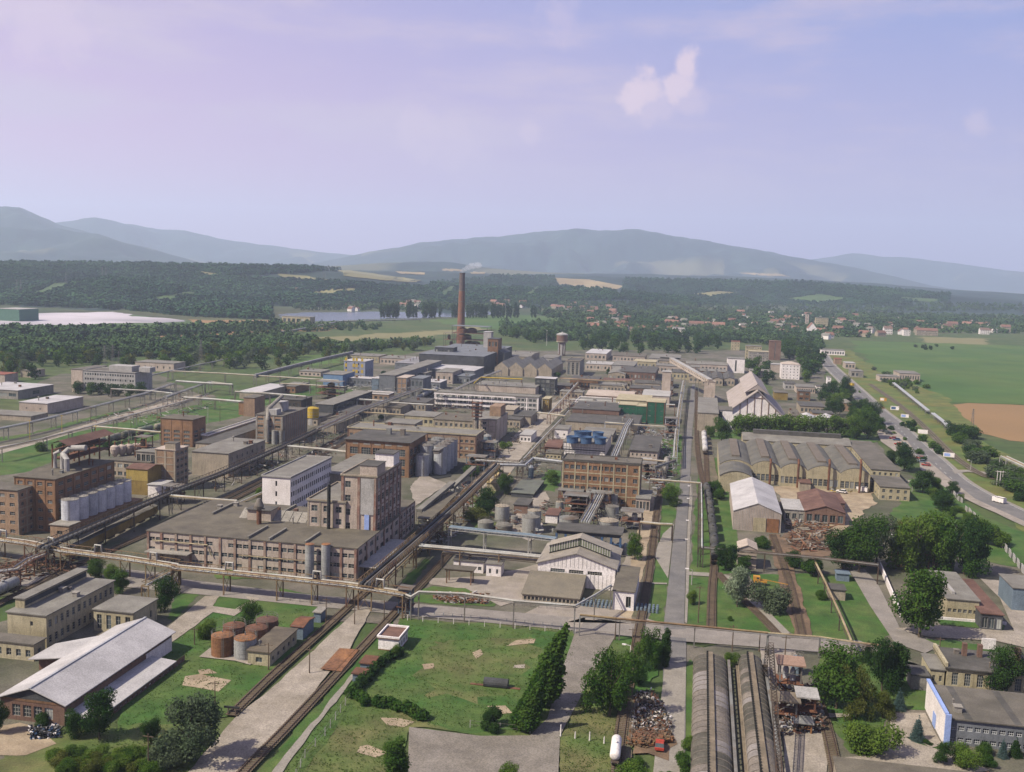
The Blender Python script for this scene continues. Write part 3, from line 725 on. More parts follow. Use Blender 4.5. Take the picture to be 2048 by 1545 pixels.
for mt, px in ((m_hf, [(1108, 557), (1180, 561), (1247, 574), (1230, 582), (1170, 577), (1115, 570)]), (m_hf2, [(675, 542), (700, 542), (760, 551), (842, 562), (826, 567), (760, 562), (680, 553)]),
               (m_hf2, [(555, 550), (590, 552), (655, 562), (655, 566), (600, 561), (556, 556)]), (m_hf2, [(355, 545), (400, 545), (440, 551), (430, 556), (390, 550)]), (m_hg, [(60, 592), (110, 570), (150, 562), (150, 572), (100, 590), (70, 598)]),
               (m_hf, [(790, 544), (850, 547), (850, 551), (800, 549)]), (m_hf, [(884, 539), (925, 541), (922, 545), (884, 543)]), (m_hf, [(940, 546), (972, 546), (970, 549), (942, 549)]), (m_hf, [(1480, 547), (1560, 549), (1580, 555), (1500, 551)]),
               (m_hg, [(1570, 600), (1640, 590), (1700, 600), (1640, 608)]), (m_hg, [(1050, 590), (1075, 575), (1080, 580), (1060, 596)]), (m_hg, [(875, 590), (900, 574), (915, 575), (890, 596)]), (m_hf2, [(620, 588), (700, 578), (720, 584), (640, 596)]), (m_hg, [(300, 600), (380, 585), (400, 592), (320, 610)]), (m_hf2, [(1380, 590), (1440, 584), (1480, 588), (1420, 596)]), (m_hg, [(1800, 596), (1880, 600), (1870, 606), (1800, 602)]), (m_hg, [(480, 538), (560, 540), (560, 545), (490, 543)])):
    hfield('field', mt, px, lift=2.0)
# --- forest on the nearer hills: countless crowns, one object
def forest(name, regions, label, fol, n, hmin=9, hmax=16, seed=1, nl=26):
    r = np.random.default_rng(seed); V = []; base = []
    pts = []
    for (poly, share) in regions:
        xs = [p[0] for p in poly]; ys = [p[1] for p in poly]; k = 0; want = int(n*share); tries = 0
        while k < want and tries < want*6:
            tries += 1
            x = r.uniform(min(xs), max(xs)); y = r.uniform(min(ys), max(ys)); c = False
            for (x0, y0), (x1, y1) in zip(poly, poly[1:]+poly[:1]):
                if (y0 > y) != (y1 > y) and x < (x1-x0)*(y-y0)/(y1-y0)+x0: c = not c
            if not c or any(inside(x, y, f) or inside(x, y-2, f) for f in HFP): continue
            p = P(x, y, 0); p = p if math.hypot(p[0], p[1]) < 1650 and y > 560 else PT(x, y)
            if p: pts.append(p); k += 1
    tmpl, _ = leafcloud(nl, [(0, 0, .5, .42, .42, .5)], .2*(26/nl)**.5, 3, shell=.7, up=.6)
    A = np.array(pts); m_ = len(A); h = r.uniform(hmin, hmax, m_); wd = h*r.uniform(.7, 1.3, m_); th = r.uniform(0, 6.28, m_); cs, sn = np.cos(th), np.sin(th)
    X = (tmpl[None, :, 0]*cs[:, None]-tmpl[None, :, 1]*sn[:, None])*wd[:, None]+A[:, 0:1]; Y = (tmpl[None, :, 0]*sn[:, None]+tmpl[None, :, 1]*cs[:, None])*wd[:, None]+A[:, 1:2]; Z = tmpl[None, :, 2]*h[:, None]+A[:, 2:3]-1
    VV = np.stack([X, Y, Z], -1).reshape(-1, 3); me = quads_mesh(name, VV, m_*nl, fol)
    return tag(link(name, me), label, 'woodland', None, 'stuff')
m_forest = M((.018, .065, .028), .5, (.05, .12, .04), scale=.012, sc2=.004, amt2=.4, fine=0, rough=1, key='forest')
m_forest2 = M((.032, .08, .024), .5, (.085, .14, .04), scale=.02, sc2=.006, amt2=.4, fine=0, rough=1, key='forest2')
forest('woodland', [([(-20, 530), (200, 530), (420, 533), (620, 538), (700, 547), (680, 541), (560, 549), (400, 556), (200, 560), (-20, 592)], .4), ([(-20, 594), (60, 579), (220, 561), (440, 591), (540, 608), (540, 640), (380, 634), (240, 620), (-20, 610)], .25), ([(150, 560), (440, 558), (640, 568), (880, 580), (880, 600), (640, 615), (560, 612), (440, 592)], .35)], 'dark forest covering the low hills beyond the lake', m_forest, 15000)
forest('woodland', [([(860, 570), (1000, 553), (1108, 555), (1115, 572), (1230, 583), (1240, 600), (1060, 605), (870, 612)], .35), ([(1250, 560), (1600, 566), (1900, 590), (1900, 603), (1700, 612), (1400, 612), (1240, 600)], .65)], 'hazy forest on the rising ground behind the town', m_forest, 9000, seed=5)
forest('woodland', [([(0, 664), (280, 664), (420, 656), (560, 652), (560, 657), (400, 670), (0, 680)], .12), ([(560, 608), (800, 602), (1060, 606), (1060, 620), (600, 622)], .1), ([(1060, 606), (1500, 610), (1740, 612), (1740, 640), (1500, 650), (1240, 650), (1100, 640), (1060, 625)], .42), ([(1740, 606), (2048, 612), (2048, 622), (1740, 625)], .1), ([(1700, 628), (2048, 634), (2048, 660), (1740, 655)], .26)], 'belts of trees on the plain round the town and lake', m_forest2, 3800, 7, 13, seed=9)
# --- haze
hb = MB(); hb.box(-16900, -590, -7.5, 16900, 16900, 1050)
hz_m = bpy.data.materials.new('haze_air'); hz_m.use_nodes = True; nt = hz_m.node_tree; nt.nodes.clear()
pv = nt.nodes.new('ShaderNodeVolumePrincipled'); pv.inputs['Color'].default_value = (.68, .80, 1.0, 1); pv.inputs['Density'].default_value = .000092; pv.inputs['Anisotropy'].default_value = .2
ou = nt.nodes.new('ShaderNodeOutputMaterial'); nt.links.new(pv.outputs[0], ou.inputs['Volume'])
hazeo = hb.build('haze', hz_m); tag(hazeo, 'thin bluish summer haze lying over the whole valley', 'haze', None, 'stuff')
# ------------------------------------------------------------ land cover on the plain (photograph pixels laid on the ground plane)
sheet('meadow', g_grass, [(-700, 1900), (2700, 1900), (2700, 700), (2048, 668), (1600, 668), (1000, 640), (-700, 640)], lift=.02)
for nm, mt, px, jt in (
    ('field', g_wheat, [(378, 640), (560, 641), (560, 651), (440, 652), (390, 648)], 6), ('field', g_wheat, [(0, 672), (300, 668), (700, 650), (640, 662), (330, 678), (0, 686)], 8),
    ('field', m_hf2, [(640, 676), (760, 668), (900, 660), (1010, 648), (1010, 655), (880, 672), (700, 682)], 8), ('field', g_field, [(850, 642), (1010, 630), (1120, 634), (1126, 650), (1000, 660)], 8),
    ('water', g_water, [(566, 627), (700, 624), (980, 623), (1000, 629), (900, 635), (760, 639), (640, 643), (572, 640)], 8),
    ('tailings_bank', m_hg, [(-40, 645), (240, 627), (395, 646), (380, 660), (-40, 684)], 4), ('tailings_pond', g_white, [(-60, 630), (236, 624), (262, 632), (378, 641), (372, 644), (-60, 655)], 4),
    ('field', g_field, [(570, 712), (700, 706), (690, 726), (600, 734)], 6), ('bare_ground', g_conc, [(606, 683), (658, 685), (655, 697), (600, 694)], 4),
    ('field', g_field, [(1700, 682), (1850, 686), (2100, 694), (2500, 820), (1880, 806), (1800, 770), (1740, 730)], 4),
    ('field', g_wheat, [(1860, 808), (2250, 812), (2500, 900), (2060, 886), (1960, 872), (1905, 850)], 4), ('field', g_wheat, [(1790, 616), (2200, 622), (2200, 630), (1800, 624)], 10), ('field', m_hf2, [(1840, 674), (1975, 678), (1975, 690), (1850, 686)], 5),
    ('verge', g_weeds, [(1650, 700), (1700, 700), (1760, 745), (1905, 800), (1960, 880), (2100, 960), (2300, 1200), (2048, 1060), (1950, 1000), (1850, 925), (1750, 830)], 2)):
    sheet(nm, mt, px, jit=jt, step=12, lift=.012)
ZL[0] = 0.9 if False else ZL[0]
sheet('yard', g_yard, [(-250, 1250), (60, 1180), (280, 1230), (700, 1245), (1180, 1262), (1640, 1300), (2100, 1400), (2100, 1110), (1900, 1010), (1830, 960), (1730, 860), (1660, 790), (1640, 700), (1100, 702), (860, 700), (700, 735), (640, 775), (560, 800), (460, 800), (300, 745), (120, 748), (60, 775), (160, 800), (-60, 850), (-250, 900)], jit=1.2, step=6)
sheet('yard', g_yard, [(1370, 1290), (1800, 1310), (2100, 1420), (2100, 1900), (1350, 1900)], jit=1, step=4)
sheet('yard', g_yard, [(-200, 1560), (-200, 1300), (160, 1200), (330, 1180), (480, 1210), (390, 1260), (320, 1290), (120, 1460), (60, 1545)], jit=.6, step=4)
G = [ ('lawn', g_lawn, [(-60, 905), (190, 858), (322, 828), (322, 880), (240, 895), (120, 915), (60, 945), (-60, 960)], .5), ('lawn', g_lawn, [(400, 800), (490, 790), (560, 800), (480, 835), (408, 850)], .5), ('lawn', g_grass, [(330, 760), (560, 745), (680, 740), (690, 775), (560, 790), (400, 790)], 1.5), ('lawn', g_lawn, [(1130, 945), (1110, 985), (1070, 980), (1095, 940)], .5), ('lawn', g_grass, [(1500, 755), (1545, 775), (1545, 800), (1500, 790)], .6), ('lawn', g_lawn, [(1325, 880), (1365, 870), (1360, 950), (1330, 950)], .4), # name, material, polygon, jitter
 ('lawn', g_lawn, [(0, 900), (150, 868), (320, 826), (420, 806), (440, 820), (330, 862), (200, 900), (60, 935), (-40, 945)], .6),
 ('lawn', g_lawn, [(-40, 880), (60, 868), (180, 835), (300, 812), (200, 838), (100, 862), (30, 878), (-40, 895)], .6),
 ('road', g_gravel, [(-40, 912), (0, 893), (60, 884), (190, 845), (330, 806), (400, 790), (405, 796), (340, 815), (200, 852), (70, 890), (-40, 920)], 0),
 ('lawn', g_lawn, [(1375, 1160), (1385, 1100), (1392, 990), (1400, 920), (1440, 915), (1462, 1010), (1480, 1100), (1500, 1145), (1440, 1150)], .4),
 ('lawn', g_lawn, [(1374, 1158), (1430, 1153), (1480, 1190), (1570, 1270), (1565, 1280), (1440, 1262), (1372, 1250), (1366, 1230)], .4),
 ('lawn', g_lawn, [(1500, 1150), (1560, 1150), (1700, 1150), (1740, 1190), (1780, 1270), (1760, 1290), (1600, 1278), (1570, 1262), (1520, 1200)], .4),
 ('lawn', g_lawn, [(1310, 1100), (1340, 1120), (1338, 1160), (1326, 1250), (1298, 1246), (1300, 1190)], .3),
 ('lawn', g_lawn, [(1330, 960), (1360, 960), (1352, 1030), (1330, 1100), (1308, 1080), (1318, 1010)], .3),
 ('waste_ground', g_rough, [(560, 1560), (600, 1470), (690, 1400), (700, 1370), (800, 1240), (1060, 1252), (1150, 1262), (1160, 1290), (1110, 1440), (1060, 1475), (960, 1475), (820, 1455), (780, 1560)], .5),
 ('lawn', g_lawn, [(700, 1380), (800, 1245), (1000, 1252), (1160, 1275), (1090, 1430), (1050, 1462), (950, 1470), (850, 1450), (830, 1420), (720, 1410)], .6),
 ('waste_ground', g_rough, [(870, 1285), (1060, 1275), (1080, 1300), (1000, 1400), (860, 1400), (835, 1340)], 1.2),
 ('lawn', g_lawn, [(240, 1440), (250, 1390), (340, 1290), (400, 1240), (480, 1200), (620, 1200), (650, 1215), (560, 1290), (600, 1300), (460, 1435), (430, 1440), (400, 1560), (200, 1560)], .4),
 ('waste_ground', g_rough, [(-40, 1560), (20, 1500), (120, 1470), (300, 1450), (430, 1450), (400, 1560)], .6),
 ('lawn', g_lawn, [(590, 1570), (650, 1490), (740, 1350), (790, 1240), (760, 1262), (700, 1340), (600, 1450), (505, 1570)], .3),
 ('lawn', g_lawn, [(335, 1240), (350, 1190), (400, 1190), (385, 1205), (345, 1245)], .3), ('lawn', g_lawn, [(1360, 1400), (1378, 1320), (1388, 1330), (1388, 1560), (1362, 1560)], .3),
 ('waste_ground', g_rough, [(1115, 1560), (1118, 1480), (1165, 1380), (1185, 1290), (1270, 1275), (1262, 1340), (1250, 1400), (1262, 1440), (1265, 1560)], .5),
 ('lawn', g_lawn, [(1210, 1275), (1300, 1272), (1330, 1300), (1300, 1380), (1240, 1400), (1200, 1400), (1200, 1320)], .5),
 ('lawn', g_lawn, [(1640, 1310), (1760, 1315), (1860, 1370), (1860, 1425), (1790, 1420), (1770, 1440), (1760, 1510), (1700, 1510), (1660, 1450), (1630, 1380)], .4),
 ('lawn', g_lawn, [(1810, 1478), (1850, 1476), (1880, 1490), (1880, 1505), (1840, 1500)], .3), ('lawn', g_lawn, [(1830, 1280), (1900, 1282), (2010, 1300), (2080, 1320), (2080, 1345), (1900, 1310)], .4), ('lawn', g_lawn, [(1870, 1240), (2010, 1247), (2005, 1262), (1880, 1252)], .3),
 ('lawn', g_lawn, [(1820, 960), (1870, 960), (1900, 985), (1960, 1030), (2100, 1090), (2200, 1200), (2080, 1140), (2000, 1130), (1960, 1120), (1800, 1100), (1780, 1040)], .8),
 ('lawn', g_lawn, [(1400, 860), (1720, 866), (1760, 880), (1740, 890), (1500, 862), (1480, 880), (1410, 880)], .5),
 ('lawn', g_rough, [(930, 1040), (950, 980), (985, 960), (1010, 970), (980, 1020), (1010, 1040), (960, 1070)], .5), ('lawn', g_lawn, [(820, 1185), (870, 1175), (960, 1180), (1000, 1200), (985, 1215), (900, 1212), (820, 1205)], .3),
 ('lawn', g_lawn, [(414, 1210), (425, 1197), (470, 1195), (486, 1200), (465, 1218), (430, 1220)], .2), ('lawn', g_lawn, [(540, 1200), (640, 1212), (640, 1195), (560, 1180)], .3), ('lawn', g_lawn, [(800, 1168), (850, 1120), (862, 1124), (825, 1172)], .3),
 ('lawn', g_lawn, [(660, 790), (700, 780), (720, 790), (680, 800)], .5), ('lawn', g_lawn, [(560, 780), (640, 770), (690, 785), (600, 795)], .6), ('lawn', g_lawn, [(430, 1140), (560, 1150), (560, 1160), (430, 1160)], .3),
 ('bare_patch', g_sand, [(370, 1356), (400, 1352), (462, 1363), (437, 1386), (365, 1374)], .1), ('bare_patch', g_sand, [(398, 1343), (420, 1341), (432, 1349), (400, 1352)], .2),
 ('bare_patch', g_sand, [(-20, 1460), (30, 1445), (100, 1470), (110, 1495), (60, 1515), (-20, 1512)], .6), ('bare_patch', g_sand, [(712, 1500), (730, 1495), (775, 1505), (760, 1518), (720, 1510)], .5),
 ('bare_patch', g_sand, [(755, 1438), (790, 1440), (830, 1448), (815, 1458), (770, 1452)], .6), ('bare_patch', g_sand, [(842, 1333), (868, 1331), (872, 1338), (850, 1342)], .3), ('bare_patch', g_sand, [(1030, 1283), (1068, 1280), (1070, 1290), (1015, 1295)], .4), ('bare_patch', g_gravel, [(1028, 1334), (1050, 1332), (1050, 1340), (1026, 1339)], .1), ('bare_patch', g_sand, [(980, 1416), (1010, 1415), (1025, 1430), (1000, 1432)], .5), ('bare_patch', g_sand, [(946, 1308), (962, 1303), (968, 1312), (952, 1320)], .4),
 ('concrete_apron', g_conc, [(1080, 1214), (1270, 1214), (1290, 1240), (1330, 1250), (1160, 1262), (1040, 1235)], .1), ('concrete_apron', g_conc, [(850, 1160), (975, 1155), (1080, 1130), (1060, 1200), (1000, 1215), (930, 1180), (860, 1172)], .2),
 ('yard', g_conc, [(1020, 1070), (1040, 1010), (1090, 985), (1100, 1000), (1075, 1030), (1090, 1065), (1060, 1085)], .2), ('concrete_apron', g_conc, [(1240, 1016), (1280, 1018), (1310, 1040), (1280, 1130), (1240, 1140), (1280, 1060)], .2), ('yard', g_sand, [(1285, 1020), (1300, 990), (1310, 1000), (1290, 1130), (1270, 1245), (1240, 1235), (1262, 1120)], .2),
 ('scrap_yard', g_dirt, [(1560, 1080), (1600, 1050), (1680, 1045), (1690, 1110), (1640, 1115), (1570, 1115)], .6), ('dirt_yard', g_sand, [(1545, 975), (1740, 965), (1750, 1010), (1700, 1050), (1690, 1080), (1580, 1070), (1560, 1000)], .6),
 ('road', g_road, [(-60, 1140), (180, 1135), (340, 1150), (360, 1160), (600, 1190), (860, 1213), (1150, 1238), (1330, 1252), (1560, 1270), (1720, 1285), (2000, 1400), (1830, 1330), (1760, 1310), (1640, 1308), (1500, 1296), (1340, 1284), (1120, 1262), (860, 1238), (620, 1215), (430, 1195), (340, 1186), (180, 1170), (-60, 1180)], 0),
 ('road', g_conc, [(1172, 1238), (1262, 1255), (1262, 1250), (1230, 1246), (1140, 1240), (1130, 1255), (1160, 1262)], .2),
 ('road', g_asph, [(1327, 1262), (1328, 1247), (1339, 1150), (1350, 1053), (1362, 950), (1372, 866), (1380, 800), (1384, 770), (1391, 770), (1390, 810), (1384, 870), (1380, 955), (1374, 1053), (1371, 1150), (1368, 1247), (1372, 1262)], 0),
 ('pavement', g_kerb, [(1382, 955), (1384, 1000), (1380, 1080), (1378, 1160), (1374, 1250), (1369, 1247), (1372, 1150), (1375, 1053), (1381, 955)], 0),
 ('pavement', g_kerb, [(1326, 1070), (1348, 1050), (1336, 1160), (1300, 1100), (1313, 1098)], 0),
 ('road', g_asph, [(1328, 1275), (1372, 1280), (1372, 1340), (1370, 1560), (1310, 1560), (1325, 1380)], 0), ('road', g_kerb, [(1330, 1330), (1372, 1330), (1366, 1560), (1305, 1560), (1322, 1400)], 0),
 ('road', M((.20, .175, .145), .2, (.26, .23, .20), scale=.25, sc2=.07, fine=1.5), [(1152, 1262), (1235, 1268), (1190, 1345), (1160, 1400), (1120, 1475), (1116, 1560), (815, 1560), (818, 1458), (960, 1476), (1060, 1475), (1095, 1440), (1118, 1360)], 0),
 ('road', g_gravel, [(712, 1225), (745, 1218), (700, 1300), (650, 1360), (600, 1420), (500, 1545), (490, 1565), (340, 1600), (400, 1520), (470, 1440), (560, 1365), (620, 1310)], .12),
 ('road', g_gravel, [(340, 1290), (332, 1260), (375, 1225), (410, 1195), (440, 1195), (425, 1215), (470, 1222), (500, 1205), (490, 1195), (520, 1200), (470, 1235), (425, 1228), (370, 1270)], .1),
 ('road', g_gravel, [(930, 965), (985, 930), (1040, 860), (1100, 810), (1150, 790), (1160, 795), (1120, 830), (1075, 880), (1010, 960), (960, 1000)], .2),
 ('coal_yard', m_black, [(838, 1045), (880, 1000), (960, 925), (990, 925), (900, 1010), (860, 1060)], .2), ('coal_yard', m_black, [(836, 925), (880, 915), (935, 930), (900, 955), (850, 965)], .3), ('yard', g_conc, [(820, 975), (845, 950), (895, 970), (830, 1015)], .2),
 ('road', g_road, [(1700, 1145), (1728, 1140), (1755, 1170), (1800, 1260), (1880, 1295), (1850, 1310), (1790, 1290), (1740, 1215)], 0), ('road', g_gravel, [(1790, 1260), (1870, 1254), (2060, 1268), (2100, 1280), (2100, 1310), (1990, 1285), (1860, 1278)], 0),
 ('road', g_conc, [(1960, 1160), (2010, 1165), (2070, 1240), (2080, 1290), (2030, 1270), (2000, 1200)], 0),
 ('concrete_apron', g_gravel, [(1780, 1430), (1850, 1430), (1870, 1470), (1885, 1495), (1860, 1500), (1830, 1480), (1810, 1478), (1830, 1490), (1900, 1510), (1980, 1545), (1900, 1560), (1680, 1520), (1750, 1515), (1790, 1500), (1780, 1460)], 0),
 ('concrete_apron', g_gravel, [(1565, 1460), (1640, 1455), (1660, 1510), (1650, 1560), (1570, 1560)], .1), ('concrete_apron', g_conc, [(1520, 1300), (1590, 1305), (1600, 1340), (1560, 1360), (1545, 1420), (1530, 1400)], .1),
 ('path', g_kerb, [(1487, 1195), (1500, 1190), (1580, 1270), (1566, 1274)], 0), ('path', g_kerb, [(1578, 1150), (1582, 1150), (1626, 1285), (1620, 1285)], 0), ('path', g_kerb, [(1372, 1146), (1440, 1150), (1480, 1160), (1478, 1166), (1430, 1157), (1372, 1153)], 0),
 ('path', g_kerb, [(1300, 1168), (1334, 1169), (1334, 1172), (1300, 1171)], 0), ('path', g_kerb, [(1645, 1430), (1700, 1432), (1700, 1438), (1645, 1440)], 0),
 ('path', g_kerb, [(538, 1560), (548, 1542), (610, 1465), (635, 1440), (660, 1405), (705, 1350), (712, 1354), (672, 1408), (640, 1445), (556, 1560)], .1),
 ('road', g_gravel, [(1400, 1150), (1402, 1150), (1403, 1152), (1401, 1152)], 0),
 ('ballast_bed', m_ballast, [(1385, 905), (1392, 820), (1398, 770), (1412, 770), (1412, 830), (1425, 900), (1436, 960), (1420, 985), (1402, 960)], .2), ('ballast_bed', g_dirt, [(1400, 980), (1440, 985), (1448, 1100), (1440, 1140), (1425, 1120), (1412, 1040)], .3) if False else ('ballast_bed', g_dirt, [(1535, 1070), (1560, 1072), (1600, 1180), (1626, 1276), (1590, 1276), (1562, 1180)], .3),
 ('ballast_bed', m_ballast, [(1296, 1100), (1312, 1000), (1326, 1000), (1316, 1080), (1302, 1180), (1290, 1250), (1262, 1250), (1280, 1180)], .2),
 ('ballast_bed', m_ballast, [(1250, 1400), (1274, 1400), (1260, 1470), (1262, 1520), (1225, 1540)], .2), ('rubble_ground', g_dirt, [(1265, 1395), (1310, 1395), (1340, 1450), (1350, 1490), (1330, 1520), (1260, 1510)], .5)]
for nm, mt, px, jt in G: sheet(nm, mt, px, jit=jt, step=2.5)
# highway with kerb line, lane marks, pavement
hw = [(1640, 700), (1655, 728), (1690, 762), (1720, 790), (1750.6, 820), (1788, 850), (1830, 892), (1862, 920), (1904, 960), (1951, 990), (1997.6, 1013), (2048, 1038), (2140, 1080), (2260, 1140)]
hp = smooth_path(hw, 5); strip('pavement', g_kerb, hp, 15.5, world=True); strip('road', g_asph, hp, 12, world=True)
dash = MB(); zt = ZL[0]+.004; ZL[0] += .008
pp = [Vector((*p, 0)) for p in hp]; acc = 0.0
for a, c in zip(pp, pp[1:]):
    d = (c-a); L_ = d.length; d.normalize(); n = Vector((d.y, -d.x, 0)); t = (-acc) % 12
    while t+5 < L_+1: q = a+d*t; dash.quad(*[tuple(v) for v in (q-n*.09, q+n*.09, q+d*5+n*.09, q+d*5-n*.09)]); t += 12
    acc = (acc+L_) % 12
    for s in (-5.6, 5.6): dash.quad(*[tuple(v) for v in (a+n*(s-.08), a+n*(s+.08), c+n*(s+.08), c+n*(s-.08))])
o = dash.build('road_marking', g_mark, None, (0, 0, zt)); tag(o, None, None, None, 'structure')
sheet('car_park', g_conc, [(1752, 862), (1785, 858), (1812, 880), (1828, 902), (1790, 905), (1762, 885)])
sheet('pavement', g_conc, [(1838, 915), (1858, 925), (1905, 965), (1950, 1000), (2048, 1045), (2048, 1052), (1960, 1015), (1900, 985), (1840, 940)])
sheet('path', g_kerb, [(1904, 942), (1935, 942), (2048, 955), (2048, 959), (1935, 946), (1910, 950)])
# railways
track('siding ending in a buffer stop beside the rusty tanks', [(463, 1436), (540, 1360), (620, 1288), (700, 1215), (760, 1160)], 4)
track('long siding running beside the gravel road with a rusty plate across it', [(470, 1575), (492, 1545), (560, 1475), (640, 1390), (785, 1234), (850, 1165), (900, 1110)], 4)
track('overgrown track past the tank truck and scrap heap', [(1236, 1560), (1238, 1500), (1252, 1400), (1268, 1320), (1283, 1235), (1298, 1150), (1310, 1050), (1318, 1000), (1330, 930)], 4)
track('railway line between the green hedge and the avenue', [(1393, 780), (1393, 850), (1395, 900), (1402, 950), (1412, 985), (1424, 1060), (1428, 1130), (1424, 1180), (1422, 1260)], 4)
track('short track beside the white tank wagon', [(1407, 800), (1409, 860), (1412, 910), (1414, 960), (1419, 1000)], 4)
track('curved track turning away across the lawn', [(1436, 1150), (1470, 1188), (1510, 1226), (1556, 1274)], 5, bw=2.6)
track('rusty brown track out of the metal hall', [(1545, 1073), (1562, 1120), (1582, 1180), (1604, 1276)], 4)
track('track bending round the process plant', [(1618, 1376), (1640, 1420), (1655, 1470), (1668, 1530), (1676, 1580)], 5)
track('main line railway beyond the highway', [(1740, 770), (1790, 805), (1830, 838), (1865, 872), (1905, 912), (1960, 950), (2015, 965), (2080, 975)], 5, sleepers=False, bw=4.5)
track('siding behind the long factory', [(430, 1010), (520, 965), (600, 925), (690, 870)], 3); track('second siding behind the long factory', [(440, 1016), (535, 968), (612, 930), (700, 880)], 3)
track('siding under the left pipe racks', [(-40, 1230), (60, 1180), (140, 1140), (300, 1070)], 3); track('siding along the coal yard', [(870, 950), (960, 870), (1050, 800), (1110, 760)], 3)
rp = MB(); pl = [P(*q, 0) for q in ((679, 1303.5), (718, 1306.5), (682.5, 1350), (641.5, 1345))]; cx, cy = pl[0][0], pl[0][1]
rp.poly([(p[0]-cx, p[1]-cy, .36) for p in pl]); rp.poly([(p[0]-cx, p[1]-cy, .2) for p in pl][::-1])
for a, c in zip(pl, pl[1:]+pl[:1]): rp.quad((a[0]-cx, a[1]-cy, .2), (c[0]-cx, c[1]-cy, .2), (c[0]-cx, c[1]-cy, .36), (a[0]-cx, a[1]-cy, .36))
tag(rp.build('track_plate', m_rust2, None, (cx, cy, ZL[0])), 'rusty brown steel plate laid across the siding', 'steel plate')
# ------------------------------------------------------------ buildings of the foreground
def gbox(b, x, y, z): return Vector((x-b['root'].location.x, y-b['root'].location.y, z))
# metal-roofed hall, bottom left
h1 = B('metal_roofed_hall', 'long brick hall with a pale sheet metal gable roof at the lower left', (124, 1456, 0, 1409.4), (3, 1391), (126.5, 1409.4), (338.7, 1263.7), wall=m_redbrick, roof=m_roofl, rt='gy', rise=2.6,
       S=wk(4, 1, wf=.75, hf=.55, m=3, mh=3, mar=.16), E=wk(22, 1, wf=.5, hf=.22, m=1, lo=3), ov=.7)
w2, d2, H = h1['w2'], h1['d2'], h1['H']
bpart(h1, 'gable_cladding', m_brown, (-w2-.05, -d2-.08, H-.5, w2+.05, -d2-.004, H+.0))
q = MB(); q.poly([(-w2, -d2-.09, H+.01), (w2, -d2-.09, H+.01), (0, -d2-.09, H+2.3)]); q.build('gable_cladding', m_dgrey, h1['root'])
bpart(h1, 'end_wall', m_white, (w2+.003, d2*.45, 0, w2+.09, d2-.1, H-1.2))
q = MB(); z1, z0, x1 = H*.52, H*.40, w2+6.2
q.quad((w2, -d2, z1), (x1, -d2, z0), (x1, d2*.55, z0), (w2, d2*.55, z1)); q.quad((x1, -d2, z0-.2), (x1, d2*.55, z0-.2), (x1, d2*.55, z0), (x1, -d2, z0)); q.quad((w2, -d2, z1-.2), (x1, -d2, z0-.2), (x1, -d2, z0), (w2, -d2, z1)); q.build('lean_to_roof', m_roofl, h1['root'])
q = MB(); facade(h1['root'], q, 'E', x1-.4, (d2*.775-.2), 0, z0-.2, wk(16, 1, wf=.55, hf=.35), m_frame); o = q.build('lean_to_wall', m_redbrick, h1['root'])
bpart(h1, 'ridge_cap', m_silver, (-.25, -d2-.7, H+2.5, .25, d2+.7, H+2.72))
q = MB(); xa = -w2-9; ya, yb = d2*.02, d2*.5
q.quad((xa, ya, H-1.4), (-w2-.6, ya, H-.15), (-w2-.6, yb+4, H-.15), (xa, yb, H-1.4)); q.quad((xa, ya, H-1.6), (-w2-.6, ya, H-.35), (-w2-.6, ya, H-.15), (xa, ya, H-1.4)); q.build('side_roof', m_roofl, h1['root'])
bpart(h1, 'side_wall', m_redbrick, (xa+1.2, ya+2, 0, -w2, yb-1, H-1.7))
# two-storey yellow building
b2 = B('yellow_brick_building', 'two storey cream brick works building with grey roof at the left edge', HT(88, 1301, 0, 1235.6), (20, 1222), (87, 1235.6), (230, 1162.8), wall=m_cream, roof=m_roofg,
       E=wk(12, 2, wf=.5, hf=.5, m=2, mh=3, mar=.01), S=wk(4, 2, wf=.3, hf=.3, skip=((0, 0), (1, 0), (2, 0), (3, 0), (0, 1), (1, 1), (3, 1))), par=None, vents=3)
bpart(b2, 'roof_monitor', m_cream, (-b2['w2']*.98, -b2['d2']*.8, b2['H']+.25, -b2['w2']*.5, b2['d2']*.98, b2['H']+2.4)); bpart(b2, 'monitor_roof', m_roofg, (-b2['w2']-.3, -b2['d2']*.82, b2['H']+2.4, -b2['w2']*.42, b2['d2'], b2['H']+2.65))
bpart(b2, 'monitor_glazing', m_dgrey, (-b2['w2']*.5, -b2['d2']*.78, b2['H']+.8, -b2['w2']*.5+.06, b2['d2']*.96, b2['H']+2.0))
B('yellow_brick_annex', 'low yellow annex with flat roof joining the right side of the two storey cream building', HT(265, 1272, 0, 1228), (188, 1219), (265.5, 1228), (304, 1198.5), wall=m_cream, roof=m_roofg, S=wk(4, 1, wf=.5, hf=.7, mh=3), E=wk(2, 1, wf=.18, hf=.35))
B('gatehouse_annex', 'small flat roofed cream annex in front of the two storey building', HT(65, 1327, 0, 1292), (-30, 1278), (64.5, 1292), (86, 1277.5), wall=m_cream, roof=m_roof, S=wk(5, 1, wf=.5, hf=.45, mh=2), E=wk(1, 1, wf=.3, hf=.4))
